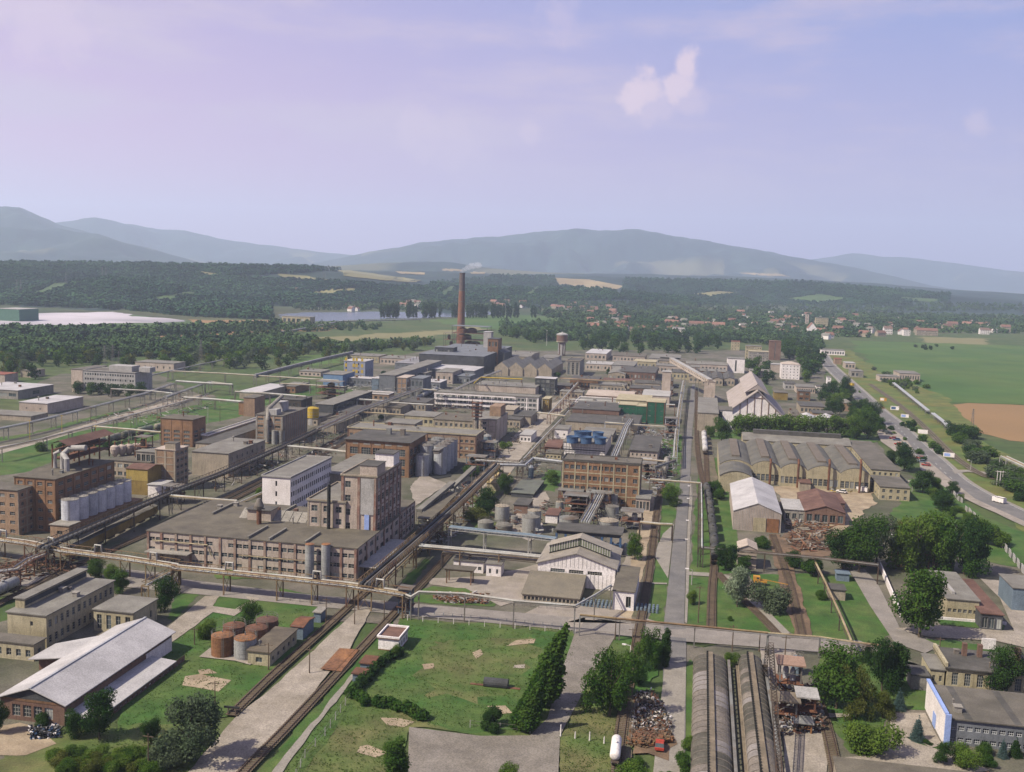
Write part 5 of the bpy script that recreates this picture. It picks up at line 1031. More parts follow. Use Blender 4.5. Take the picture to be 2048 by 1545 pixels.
# ------------------------------------------------------------ centre: tank farm, blue frame, white hall
B('brick_grid_office', 'four storey orange brick building with a pale concrete grid', HT(1125, 1006, 0, 921), (1125, 921), (1281, 930.6), (1132, 910), wall=m_brick, roof=m_roof, S=wk(13, 4, wf=.74, hf=.42, m=3, skip=[(11, k) for k in range(4)]), W=None, E=wk(2, 4, wf=.3, hf=.3), frame=(m_cream, {'S': (6, 4), 'E': (1, 4)}), fw=.5, par=m_roofd, vents=5)
ct = B('cooling_tower_block', 'white slatted cooling tower block under the blue fan drums', HT(1211, 914, 0, 888), (1126, 884.5), (1211, 888.5), (1221, 868), wall=m_white, roof=m_roofg, frame=(m_concl, {'S': (14, 3)}), fw=.15)
bpart(ct, 'louvre_band', m_dgrey, (-ct['w2']-.02, -ct['d2']-.16, ct['H']*.42, ct['w2']+.02, -ct['d2']-.13, ct['H']*.5))
n = 0
for cx, cy, w in ((1143.6, 888, 13), (1170.8, 889, 13), (1199, 890, 13), (1158, 877.5, 12), (1171, 877, 12), (1195, 879, 12)):
    g = P(cx, cy, ct['H']); dist = float((np.array(g)-np.array([0, 0, CH]))@_f); r = w*dist/FPX; z = ct['H']+.25
    rt = thing('fan_drum', f'blue fan drum {["at the left of the front row", "in the middle of the front row", "at the right of the front row", "at the left behind", "in the middle behind", "at the right behind"][n]} on the cooling tower', 'fan drum', (g[0], g[1]+r*.6, z), 'blue fan drums on the cooling tower'); n += 1
    MB().lathe(0, 0, [(r*.88, 0), (r*.9, 2.2), (r, 3.2), (r*.94, 3.2), (r*.84, 2.2), (r*.82, .3)], 26).build('drum', m_blue, rt); q = MB(); [q.beam((-r*.8, 0, 2), (r*.8, 0, 2), .3), q.beam((0, -r*.8, 2), (0, r*.8, 2), .3)]; q.build('fan_blade', m_steel, rt)
B('white_pump_house', 'white two storey pump house left of the cooling tower', HT(1135, 880, 0, 861), (1110, 858), (1135, 861), (1143.5, 852), wall=m_white, roof=m_roofg, S=wk(2, 1, wf=.25, hf=.2))
for cx, lb in ((1186.5, 'cream tank left behind the cooling tower'), (1210, 'cream tank right behind the cooling tower')): tank(lb, cx, 862, 849, 9, m_cream, m_beige, dome=.15, n=20)
B('cream_tank_base', 'grey block under the cream tanks', 4, (1163, 868), (1225, 871), (1230, 858), wall=m_beige, roof=m_roofg)
B('pink_office', 'two storey pink office with dark flat roof beside the avenue', HT(1315, 932, 0, 904), (1260, 901), (1315, 904), (1322, 874), wall=m_pink, roof=m_roofd, S=wk(6, 2, wf=.35, hf=.35), ov=.6, vents=1); B('pink_porch', 'pink glazed porch in front of the pink office', 4.5, (1283, 921), (1302, 922), 6, wall=m_pink, roof=m_concl)
gcol = dict(wall=m_green, roof=m_cream)
B('green_clad_block', 'low left wing of the dark green clad building', HT(1273, 845, 0, 812), (1238, 809), (1273, 812), (1278, 806), S=wk(3, 3, wf=.5, hf=.25), **gcol); B('green_clad_block', 'middle part of the dark green clad building', HT(1293, 846, 0, 814), (1273.5, 812.5), (1293.5, 814), 12, S=wk(2, 3, wf=.3, hf=.2), **gcol)
B('green_clad_block', 'tall right wing of the dark green clad building', HT(1330, 850, 0, 806.5), (1294, 804), (1330, 806.5), (1336, 799), S=wk(3, 4, wf=.4, hf=.2), frame=(m_rust, {'S': (2, 0)}), **gcol)
B('low_brick_hall', 'low brick hall with ribbon windows left of the green building', 8, (1145, 817), (1238, 823), (1242, 808), wall=m_redbrick, roof=m_roofd, S=wk(12, 1, wf=.85, hf=.4), vents=3)
B('black_flat_roof', 'low shed with a black flat roof in front of the green building', 5, (1132, 842), (1275, 852), (1272, 831), wall=m_beige, roof=m_roofd, vents=8)
B('white_ridged_shed', 'long brick shed with a white ridged roof', 8, (1172, 790), (1266, 795), (1266, 783), wall=m_brick2, roof=m_pink, S=wk(12, 1, wf=.6, hf=.5), rt='gx', rise=1.5); B('white_ridged_shed', 'shorter shed with a white ridged roof near the avenue', 8, (1285, 790), (1339, 793), (1338, 781), wall=m_pink, roof=m_concl, S=wk(4, 1, wf=.4, hf=.4), rt='gx', rise=1.5)
B('white_flat_range', 'white edged flat range behind the low brick hall', 7, (1150, 806), (1235, 810), (1240, 799), wall=m_pink, roof=m_roofg, par=m_white, vents=4); B('pale_roof_range', 'beige flat roofed range above the green building', 9, (1232, 800), (1300, 803), (1303, 792), wall=m_cream, roof=m_cream, S=wk(8, 1))
LOW = [ # FLx, FLy, FRx, FRy, depth, H, wall, roof, style, label
 (1172, 706, 1212, 709, 60, 7, m_pink, m_roofl, 'flat', 'pale roofed shed right of the square tower'), (1172, 727, 1222, 731, 30, 6, m_pink, m_concl, 'flat', 'low white edged shed right of the square tower'), (1225, 730, 1268, 733, 45, 8, m_concl, m_roofg, 'flat', 'grey roofed shed with a strip of square windows'),
 (1217, 746, 1250, 749, 50, 6, m_beige, m_roofg, 'gy', 'ribbed grey roof of a low shed'), (1240, 742, 1310, 748, 60, 7, m_redbrick, m_roofd, 'flat', 'rusty brown and black flat roofed workshop'), (1268, 723, 1312, 725, 25, 7, m_cream, m_cream, 'flat', 'long cream shed with many openings'),
 (1312, 731, 1400, 736, 22, 7, m_pink, m_roofg, 'flat', 'white range with a row of roof lights'), (1372, 727, 1455, 731, 26, 8, m_pink, m_roofg, 'gx', 'long pale two storey range by the white tower'), (1298, 717, 1360, 719, 60, 6, m_concl, m_roofg, 'flat', 'grey low range before the town trees'),
 (1335, 762, 1345, 763, 30, 6, m_brick, m_roofd, 'flat', 'narrow brown block under the white gallery'), (1180, 769, 1250, 773, 20, 5, m_beige, m_roofg, 'flat', 'low grey shed with pipes on its roof'), (1260, 776, 1345, 781, 22, 5, m_redbrick, m_roofd, 'flat', 'dark roofed brick range below the white gallery'),
 (1080, 716, 1112, 717, 40, 6, m_concl, m_roofg, 'flat', 'long pale roof beyond the gabled halls'), (1378, 752, 1405, 754, 60, 6, m_beige, m_roofd, 'gy', 'dark gabled shed at the head of the avenue'), (1404, 757, 1424, 758, 70, 6, m_beige, m_roofd, 'gy', 'narrow gabled shed left of the storage hall'), (1424, 757, 1446, 759, 70, 6, m_beige, m_roofd, 'gy', 'narrow gabled shed with pale ridges behind the storage hall'),
 (1448, 757, 1470, 760, 60, 6, m_beige, m_roofd, 'gy', 'dark gabled shed against the storage hall'), (760, 716, 820, 719, 30, 6, m_pink, m_roofg, 'flat', 'long pale shed left of the boiler hall'), (690, 711, 760, 713, 25, 6, m_cream, m_roofg, 'flat', 'low cream shed behind the yellow panelled block'), (850, 764, 880, 766, 20, 6, m_grey, m_roofl, 'flat', 'small pale roofed house by the steam pipe'),
 (905, 752, 940, 754, 20, 6, m_grey, m_grey, 'flat', 'grey shed before the smoky hall'), (1090, 770, 1140, 773, 18, 6, m_redbrick, m_roofd, 'flat', 'dark brick shed right of the dark frame'), (1120, 783, 1165, 786, 12, 5, m_beige, m_roofg, 'flat', 'small grey shed left of the white ridged shed'), (660, 822, 700, 826, 30, 5, m_dgrey, m_roofd, 'flat', 'dark low shed beside the steam pipe'),
 (735, 812, 800, 817, 20, 5, m_beige, m_roofb, 'flat', 'brown low shed behind the cream works'), (560, 772, 590, 774, 25, 5, m_brick, m_roofg, 'flat', 'small brown shed by the crossing pipes'), (1150, 870, 1165, 871, 8, 4, m_white, m_concl, 'flat', 'tiny white hut beside the pump house'), (1090, 893, 1120, 896, 14, 3.5, m_rust, m_roofrust, 'mono', 'rusty lean-to shelter left of the cooling tower')]
LOW += [(1005, 838, 1040, 841, 30, 5, m_beige, m_roofd, 'flat', 'dark flat shed along the pale road right of the stair tower'), (1092, 906, 1122, 909, 10, 3, m_cream, m_roofb, 'flat', 'low brown hut left of the brick grid office roofline'), (1040, 870, 1062, 872, 18, 4, m_white, m_concl, 'flat', 'small white roofed kiosk on the pale road'), (1140, 758, 1196, 761, 26, 8, m_brown, m_roofd, 'flat', 'dark brown block right of the dark steel frame'),
 (1205, 760, 1262, 763, 16, 6, m_beige, m_roofrust, 'flat', 'rusty roofed range under the red pipes'), (1270, 765, 1320, 768, 18, 6, m_beige, m_roofd, 'gx', 'dark ridge roofed shed before the gallery foot'), (1318, 722, 1372, 724, 40, 6, m_beige, m_roofb, 'flat', 'brown flat range behind the gallery head'), (1225, 712, 1290, 714, 40, 6, m_pink, m_roofb, 'flat', 'brown roofed range near the town wood'), (1345, 745, 1400, 748, 30, 6, m_cream, m_roofd, 'flat', 'dark roofed range right of the gallery head'),
 (1400, 742, 1452, 745, 24, 7, m_brick, m_roofg, 'flat', 'brick range below the white tall block'), (1500, 742, 1540, 744, 20, 6, m_pink, m_roofg, 'flat', 'pale garage range left of the white office'), (1570, 768, 1592, 769, 20, 5, m_concl, m_roofd, 'flat', 'grey garages among parked trucks'), (1625, 826, 1668, 829, 14, 5, m_brick2, m_roofd, 'flat', 'brick shed with dark roof before the villa'), (1585, 832, 1602, 833, 30, 6, m_beige, m_roofb, 'flat', 'brown shed beside the pale blue gable sheds'),
 (600, 836, 634, 839, 30, 4, m_beige, m_roofd, 'flat', 'dark shed right of the yellow silo foot'), (655, 836, 690, 840, 20, 4, m_conc, m_roofb, 'gy', 'small ridge roofed shed beside the steam bridge'), (700, 800, 724, 803, 16, 6, m_brick, m_roofd, 'flat', 'small dark brick block left of the brown row'), (800, 803, 850, 807, 22, 6, m_beige, m_roofd, 'flat', 'dark roofed shed below the steam bridge'), (560, 798, 600, 802, 18, 6, m_dsteel, m_roofd, 'flat', 'black roofed frame shed behind the process building'),
 (700, 756, 742, 759, 12, 6, m_grey, m_roofl, 'flat', 'pale grey annex at the foot of the yellow panelled block'), (600, 742, 640, 745, 20, 4, m_pink, m_roofg, 'flat', 'low grey shed left of the blue walled shed'), (940, 712, 985, 715, 60, 9, m_dgrey, m_grey, 'gx', 'grey ridge roofed hall right of the boiler hall'), (1008, 712, 1060, 714, 60, 6, m_beige, m_roofg, 'gx', 'long grey ridge roof behind the gabled halls'), (820, 745, 850, 748, 18, 8, m_grey, m_roofg, 'flat', 'grey low block before the conveyor hall'),
 ]
for a, b_, c, d, dep, H, wl, rf, rt, lb in LOW: B('low_shed', lb, H, (a, b_), (c, d), dep, wall=wl, roof=rf, rt=rt, S=wk(max(2, int((c-a)/7)), 1, wf=.5, hf=.4), vents=random.randint(0, 4), cat='shed', rise=1.5)
# white gallery and its tower
T1, T2 = P(1418, 806, 0), P(1340, 775, 0); rt = thing('conveyor_gallery', 'white inclined conveyor gallery with a row of small windows', 'conveyor gallery', (T1[0], T1[1], 0))
a = Vector((0, 0, 15)); c = Vector((T2[0]-T1[0], T2[1]-T1[1], 22)); q = MB(); q.beam(a, c, 3.2, 3.4); q.build('gallery', m_pink, rt); q = MB(); q.beam(a+Vector((0, 0, 1.85)), c+Vector((0, 0, 1.85)), 3.6, .2); q.build('gallery_roof', m_concl, rt)
u = (c-a).normalized(); nn = Vector((-u.y, u.x, 0)).normalized(); L_ = (c-a).length; nn = nn if nn.y < 0 else -nn
for k in range(26): q = MB(); m0 = a+u*(L_*(k+.5)/26)+nn*1.62+Vector((0, 0, .3)); q.beam(m0-u*.6, m0+u*.6, .06, 1.0); q.build('window', m_glass, rt)
for k in (.3, .65): m0 = a+(c-a)*k; q = MB(); [q.beam((m0.x+s, m0.y, 0), (m0.x+s, m0.y, m0.z-1.6), .4) for s in (-1.2, 1.2)]; q.build('support', m_steel, rt)
B('transfer_tower', 'pink white transfer tower at the lower end of the white gallery', HT(1418, 806, 0, 764), (1409, 763.5), (1431, 764.5), 9, wall=m_pink, roof=m_beige); B('transfer_tower', 'smaller white transfer house at the upper end of the gallery', 22, (1325, 744), (1342, 745), 9, wall=m_pink, roof=m_concl)
# A-frame storage hall
ax, ay, _ = P(1512, 846, 0); eL = P(1464, 842, 0); eR = P(1574, 843, 0); apH = HT(1512, 844, 0, 779.6); leH = HT(1464, 842, 0, 815); bk = P(1494.5, 751, apH)[1]
rt = thing('storage_hall', 'big white fronted storage hall with steep pinkish roof and raised ridge', 'storage hall', (ax, ay, 0)); xl, xr, D = eL[0]-ax, eR[0]-ax, bk-ay
q = MB(); q.poly([(xl, 0, 0), (xr, 0, 0), (xr, 0, 1.5), (0, 0, apH-.3), (xl, 0, leH)]); q.quad((xl, 0, 0), (xl, D, 0), (xl, D, leH), (xl, 0, leH)); q.poly([(xl, D, 0), (xr, D, 0), (xr, D, 1.5), (0, D, apH-.3), (xl, D, leH)]); q.build('gable_wall', m_white, rt)
q = MB()
for k in range(1, 8):
    x = xl+(xr-xl)*k/8; zt = leH+(apH-leH)*(x-xl)/(-xl) if x < 0 else 1.5+(apH-1.5)*(xr-x)/xr; q.beam((x, -.15, 0), (x, -.15, zt-.6), .35)
q.beam((xl+(-xl)*.62, -.15, apH*.76), (xr*.24, -.15, apH*.76), .3); q.build('wall_frame', m_brown, rt)
q = MB()
for (x0, z0_, x1, z1_) in ((xl-2, leH-1.2, 0, apH), (0, apH, xr+1.5, .3)):
    q.quad((x0, -1.5, z0_), (x1, -1.5, z1_), (x1, D+1, z1_), (x0, D+1, z0_)); q.quad((x0, -1.5, z0_-.5), (x1, -1.5, z1_-.5), (x1, -1.5, z1_), (x0, -1.5, z0_))
q.build('roof', M((.42, .36, .33), .1, (.34, .29, .26), streak=.2), rt)
q = MB(); w_, h_ = 8, 3.2
sl_, sr_ = (apH-leH)/(-xl), (apH-1.5)/xr
q.quad((-w_, 6, apH+h_-w_*sl_*.9), (0, 6, apH+h_), (0, D, apH+h_), (-w_, D, apH+h_-w_*sl_*.9)); q.quad((0, 6, apH+h_), (w_, 6, apH+h_-w_*sr_*.9), (w_, D, apH+h_-w_*sr_*.9), (0, D, apH+h_)); q.poly([(-w_, 6.2, apH+h_-w_*sl_*.9), (0, 6.2, apH), (0, 6.2, apH+h_)]); q.poly([(0, 6.2, apH), (w_, 6.2, apH+h_-w_*sr_*.9), (0, 6.2, apH+h_)]); q.build('ridge_monitor', M((.42, .36, .33), .1, (.34, .29, .26)), rt)
B('white_twin_annex', 'white twin wing annex with a dark slot on the left of the storage hall', HT(1417, 855, 0, 820), (1417, 819.5), (1465, 822), (1420, 812), wall=m_white, roof=m_roof, S=wk(3, 1, wf=.6, hf=.9, m=1, skip=((0, 0), (2, 0)))); B('grey_roof_annex', 'grey roofed annex behind the white twin wing', 11, (1396, 826), (1437, 828), (1397, 795), wall=m_beige, roof=m_roofg)
# white hall bottom centre
wh = B('white_cladding_hall', 'white clad workshop hall with a glazed monitor across its roof', HT(1231, 1183, 0, 1137), (1075.7, 1124.6), (1231, 1137), (1239, 1098), wall=m_white, roof=M((.33, .29, .24), .15, (.25, .22, .19)), rt='gy', rise=3.6, ov=.5, S=wk(3, 1, wf=.78, hf=.5, m=6, mh=2, mar=.14, lo=3.6, hi=1))
w2, d2, H = wh['w2'], wh['d2'], wh['H']; q = MB()
for i in range(20): x = -w2+2*w2*i/19; q.box(x-.04, -d2-.06, H-.9, x+.04, -d2-.004, H+3.4*(1-abs(x)/w2)); q.box(x-.04, -d2-.06, .3, x+.04, -d2-.004, 4.6)
q.build('cladding_ribs', m_concl, wh['root']); q = MB(); y0, y1 = -d2*.35, d2*.15
for s in (-1, 1): q.quad((s*w2*.8, y0, H+1.2), (0, y0, H+4.0), (0, y0, H+6.2), (s*w2*.8, y0, H+3.4)); q.quad((s*w2*.8, y1, H+1.2), (0, y1, H+4.0), (0, y1, H+6.2), (s*w2*.8, y1, H+3.4)); q.quad((s*w2*.8, y0, H+.5), (s*w2*.8, y1, H+.5), (s*w2*.8, y1, H+3.4), (s*w2*.8, y0, H+3.4))
q.build('monitor_glazing', M((.25, .27, .18), .2, (.12, .13, .10)), wh['root']); q = MB()
for s in (-1, 1): q.quad((s*(w2*.8+.3), y0-.4, H+3.3), (0, y0-.4, H+6.3), (0, y1+.4, H+6.3), (s*(w2*.8+.3), y1+.4, H+3.3))
q.build('monitor_roof', M((.33, .29, .24), .15), wh['root']); q = MB(); [q.beam((s*w2*.8*k/12, y0-.03, H+4-2.8*k/12), (s*w2*.8*k/12, y0-.03, H+6.2-2.8*k/12), .12) for k in range(13) for s in (-1, 1)]; q.build('glazing_bars', m_white, wh['root'])
an = B('workshop_annex', 'brown roofed open store in front of the white hall', HT(1157, 1212, 0, 1197.5), (1044.7, 1186.5), (1157.7, 1197.9), (1062, 1156), wall=m_beige, roof=m_roofg if False else M((.22, .19, .14), .12, (.17, .15, .12)), rt='mono', rise=2.2, S=wk(14, 1, wf=.7, hf=.6, m=2, lo=0), vents=0)
B('side_lean_to', 'dark roofed loading shelter on the right side of the white hall', 5.5, (1226, 1184), (1269, 1183.5), (1282, 1137), wall=m_white, roof=m_roofb, S=wk(2, 1, wf=.5, hf=.6, skip=((0, 0),)), cat='shelter')
q = MB(); o0 = P(1165, 1215, 0)
for k in range(60):
    x, y = (k % 20)*1.05, (k//20)*1.6; q.tube([(x, y, 0), (x, y, 1.5)], .35, 6)
tag(q.build('gas_bottles', m_bluegrey, None, o0), 'rows of blue grey gas bottles before the white hall', 'gas bottles', None, 'stuff')
# blue frame
bf = B('blue_frame_shelter', 'dark flat roof on blue steel columns beside the tank farm', 7.5, (1113.5, 1060), (1241, 1071), 9, wall=m_dgrey, roof=m_roofd, z0=6.4, cat='shelter', ov=.6)
for k in range(8): q = MB(); x = -bf['w2']+2*bf['w2']*k/7; q.box(x-.35, -bf['d2'], 0, x+.35, -bf['d2']+.7, 6.4); q.build('column', m_blue, bf['root'])
q = MB(); [q.beam((-bf['w2'], -bf['d2']+.3, z), (bf['w2'], -bf['d2']+.3, z), .2) for z in (2.2, 4.3)]; q.build('rail_beam', m_blue, bf['root']); q = MB()
for k in range(9): q.lathe(-bf['w2']+4+k*bf['w2']*.22, 0, [(1.2, 0), (1.3, 3), (.4, 3.8)], 10)
q.build('pump', m_silver, bf['root'])
# tanks
for cx, yb, yt, r, lb in ((1001, 1048, 1012, 14.6, 'tall grey tank at the left of the tank farm'), (1065.5, 1062, 1021, 13.5, 'grey tank just behind the widest front left tank'), (1058, 1070, 1034, 17.8, 'wide grey tank at the front left of the tank farm'), (1027, 1052, 1033, 7, 'small grey tank between the left tanks'),
                          (1135, 1064, 1036, 20, 'broad low tank at the front centre of the farm'), (1213.6, 1070, 1041, 21, 'broad low tank at the front right of the farm'), (1222, 1042, 1013, 14, 'grey tank behind the broad right tank'), (1225, 1018, 990, 9, 'small grey tank right of the pipe bridge'), (1179, 1012, 980, 9, 'small tank before the brick grid office'),
                          (1245, 1012, 998, 7.5, 'left one of two small blue grey tanks'), (1262, 1013, 998, 7, 'right one of two small blue grey tanks'), (1268, 990, 981, 6, 'small pale tank at the corner of the brick grid office'), (1118, 1022, 1004, 8, 'small tank behind the white store'), (1165, 1034, 1012, 9, 'rusty topped tank in the middle of the farm'), (1193, 1010, 990, 6, 'slim tank left of the pipe bridge end')):
    tank(lb, cx, yb, yt, r, m_tank, random.choice([m_roofg, m_beige, m_steel]), dome=.18)
for cx, yb, r, lb in ((968, 1062, 16, 'low domed tank at the left edge of the tank farm'), (1005, 1068, 17, 'low domed tank in front of the tall left tank')): tank(lb, cx, yb, yb-18, r, m_steel, m_roofg, dome=.3)
tank('slim pale blue tank with a red head beside the pipe rack', 1060.5, 958, 936, 5.5, m_bluegrey, m_silver, dome=1.0, n=16, rail=False)
B('white_tank_store', 'small white store in the middle of the tank farm', HT(1115, 1049, 0, 1032), (1091, 1030), (1115, 1032), (1120, 1019), wall=m_white, roof=m_roofrust)
B('green_roof_shed', 'shed with a grey green flat roof left of the tank farm', HT(1066.8, 998, 0, 989), (1022.5, 986), (1066.8, 989), (1084, 962), wall=m_dgrey, roof=M((.15, .16, .13), .15, (.12, .12, .11))); B('dark_low_shed', 'dark roofed low shed between the green roofed shed and the tanks', 3.5, (1028, 1010), (1056, 1012), (1064, 999), wall=m_redbrick, roof=m_roofd)
for (x, y, lb) in ((974, 966, 'small yellow hut nearest the steam pipe'), (990, 953, 'small yellow hut behind its twin')): B('yellow_hut', lb, 3.4, (x, y), (x+23, y+2), (x+26, y-6), wall=m_cream, roof=M((.5, .38, .2), .1), cat='hut')
B('loading_store', 'pale roofed loading store with dark bays right of the tank farm', 5, (1272, 997), (1300, 1000), (1312, 983), wall=m_pink, roof=m_roofg, S=wk(4, 1, wf=.75, hf=.7))
B('white_site_office', 'white single storey site office left of the white hall', HT(1002, 1157, 0, 1131), (973, 1127.5), (1002, 1131), (1013, 1122), wall=m_white, roof=m_roofg, S=wk(2, 1, wf=.3, hf=.4)); B('white_site_office', 'white cabin with dark windows left of the site office', HT(966, 1150, 0, 1127), (908, 1120), (966, 1127), 7, wall=m_white, roof=m_roofd, S=wk(5, 1, wf=.6, hf=.35), cat='cabin')
sh = B('filling_shelter', 'open shelter with flat brown roof on posts', 4.6, (889, 1138), (946, 1143), (952, 1136), wall=m_brown, roof=m_roofb, z0=4.2, cat='shelter'); 
for sx in (-.85, .85):
    for sy in (-.8, .8): bpart(sh, 'post', m_brown, (sh['w2']*sx-.15, sh['d2']*sy-.15, 0, sh['w2']*sx+.15, sh['d2']*sy+.15, 4.2))
# ------------------------------------------------------------ right: arched workshops
m_ar = M((.12, .115, .10), .2, (.165, .15, .125), scale=.15)
for i, (a, b_, bk, hh, lb) in enumerate((((1439, 929), (1505, 932), (1436, 886), 7.5, 'first arched workshop bay from the left'), ((1503, 931), (1561, 936), 62, 8, 'second arched workshop bay from the left'), ((1561, 936.5), (1615, 941), 62, 8, 'third arched workshop bay from the left'), ((1615, 941.5), (1680, 946), 62, 8, 'fourth arched workshop bay, with rounded roof lights'), ((1680, 946.5), (1741, 951), 62, 8, 'last arched workshop bay beside the long wing'))):
    b = B('arched_workshop', lb, hh, a, b_, bk, wall=m_cream, roof=m_ar, rt='arch', rise=2.6, S=wk(6, 1, wf=.8, hf=.5, m=3, mh=3, hi=2), group='arched workshop bays', ov=.05)
    bpart(b, 'roof_light', M((.17, .14, .11), .2), (-1.8, -b['d2']*.75, b['H']+2.4, 1.8, b['d2']*.85, b['H']+3.3))
    q = MB(); q.tube([(b['w2']*.3, -b['d2']-2, 0), (b['w2']*.3, -b['d2']-2, 9+i), (b['w2']*.3, -b['d2']-.5, 10.5+i)], .5, 8); q.build('flue', m_rust, b['root']) if i else None
B('arched_front_bay', 'lower arched front bay before the first workshop', HT(1440, 985, 0, 952), (1440, 951), (1505, 955), 22, wall=m_cream, roof=m_ar, rt='arch', rise=2.4, ov=.2)
b = B('long_back_hall', 'long cream hall with grey ridge roof behind the arched workshops', HT(1490, 905, 0, 881), (1486.7, 880), (1701.6, 891), (1486, 866), wall=m_cream, roof=m_roofg, rt='gx', rise=2.2, S=wk(26, 1, wf=.5, hf=.3)); bpart(b, 'ridge_monitor', m_roofd, (-b['w2']*.8, -1.6, b['H']+1.6, b['w2']*.85, 1.6, b['H']+4.0))
b = B('long_side_wing', 'long two storey wing with dark flat roof at the right of the arched workshops', HT(1799.5, 968, 0, 942), (1743.5, 940), (1799.5, 942), (1702.8, 881.5), wall=m_cream, roof=m_roof, S=wk(5, 2, wf=.4, hf=.45), W=wk(16, 2, wf=.5, hf=.45)); B('two_storey_end_block', 'lower two storey end block with brown roof before the long wing', HT(1819, 1003, 0, 976), (1761, 975), (1819, 976), (1747, 952), wall=m_cream, roof=m_roof, S=wk(4, 2, wf=.4, hf=.5, mh=2), W=wk(4, 2, wf=.4, hf=.45))
B('yard_garage', 'small cream garage with a dark green door in the yard', 4.5, (1716, 962), (1743, 963), 10, wall=m_cream, roof=m_roofg, S=wk(1, 1, wf=.4, hf=.7)); B('yard_crane_house', 'small brown shed at the workshop fronts', 4, (1600, 966), (1622, 968), 8, wall=m_beige, roof=m_roofrust)
ph = B('metal_hall', 'pinkish sheet metal hall with a pale gable roof beside the workshops yard', HT(1467.6, 1061, 0, 1021), (1467.6, 1020.5), (1563, 1028), (1461.7, 967), wall=m_pink, roof=m_roofl, rt='gy', rise=3.2, ov=.25)
w2, d2 = ph['w2'], ph['d2']; q = MB(); [q.box(-w2+2*w2*i/30-.05, -d2-.08, 0, -w2+2*w2*i/30+.05, -d2-.004, ph['H']+3*(1-abs(2*i/30-1))) for i in range(31)]; q.build('cladding_ribs', m_concl, ph['root']); bpart(ph, 'sliding_door', m_cream, (-w2*.15, -d2-.25, 0, w2*.38, -d2-.1, 5.2)); bpart(ph, 'sliding_door', m_rust2, (w2*.42, -d2-.25, 0, w2*.92, -d2-.1, 5.2), lab='rusty patched sliding door')
B('grey_roof_store', 'store with a pale grey sheet roof right of the metal hall', 4.6, (1569, 1019.5), (1610, 1021), (1561, 998), wall=m_conc, roof=m_concl, S=wk(3, 1, wf=.6, hf=.5)); B('rust_roof_shed', 'brown shed with rusty gable roof in the yard', 5, (1610, 1020), (1692, 1028), (1592, 985), wall=m_redbrick, roof=m_roofrust, rt='gy', rise=2.2, S=wk(5, 1, wf=.7, hf=.6)); B('rust_roof_shed', 'lower rusty roofed shed behind the brown gable', 4, (1648, 1005), (1690, 1008), (1640, 985), wall=m_redbrick, roof=m_roofrust)
B('gatehouse', 'tall narrow white gatehouse with gable roof beside the brown track', HT(1483, 1139, 0, 1098), (1477, 1096), (1514, 1099), (1474.6, 1083), wall=m_pink, roof=m_pink, rt='gy', rise=1.2, S=wk(2, 3, wf=.3, hf=.2))
B('flat_hut', 'small flat roofed hut on the lawn below the pipe', HT(1691, 1203, 0, 1181), (1659, 1180), (1691, 1181), (1655, 1168), wall=m_beige, roof=m_roofd, cat='hut'); B('blue_grey_hut', 'blue grey metal hut behind the flat roofed hut', HT(1699, 1165, 0, 1149), (1674, 1148), (1699, 1149.5), (1672, 1141), wall=m_bluegrey, roof=m_bluegrey, cat='hut')
b = B('cream_workshop', 'long cream workshop with slatted grey roof at the right', HT(1961, 1249, 0, 1206), (1893, 1196), (1961, 1206), (1817, 1139), wall=m_cream, roof=m_roofg, S=wk(6, 1, wf=.7, hf=.18, m=5), W=wk(10, 1, wf=.4, hf=.3)); bpart(b, 'roof_light', m_concl, (-b['w2']*.5, -b['d2']*.7, b['H']+.26, -b['w2']*.3, b['d2']*.8, b['H']+1))
B('open_cart_shed', 'open cart shed with corrugated brown roof joining the cream workshop', 4.5, (1962, 1226), (2008, 1233), (1930, 1160), wall=m_dgrey, roof=m_roofrust, S=wk(3, 1, wf=.8, hf=.7)); B('orange_arcade', 'long dark roofed building with orange piers under the trees', 5, (1795, 1105), (1905, 1112), 9, wall=m_brick, roof=m_roofrust, S=wk(12, 1, wf=.7, hf=.8))
B('blue_grey_right_hall', 'blue grey walled shed cut by the right edge', HT(2014, 1205, 0, 1160), (2025, 1175), (2120, 1186), (2008, 1150), wall=m_bluegrey, roof=m_roofg)
for nm, a, b2_, hh in (('boundary_wall', (1758, 1135), (1800, 1236), 2.2), ('white_wall', (1962, 1300), (1990, 1302), 3)):
    p, q_ = Vector(P(*a)), Vector(P(*b2_)); k = MB(); k.beam((0, 0, hh/2), tuple(q_-p+Vector((0, 0, hh/2))), .35, hh); tag(k.build(nm, m_white, None, p), 'white wall along the right hand drive' if hh < 3 else 'white wall stub beside the yard at the right', 'wall')
p = Vector(P(1866, 1240)); q_ = Vector(P(2012, 1252)); k = MB(); k.beam((0, 0, .5), tuple(q_-p+Vector((0, 0, .5))), .35, 1.0); tag(k.build('low_wall', m_white, None, p), 'low white wall in front of the cream workshop', 'wall')
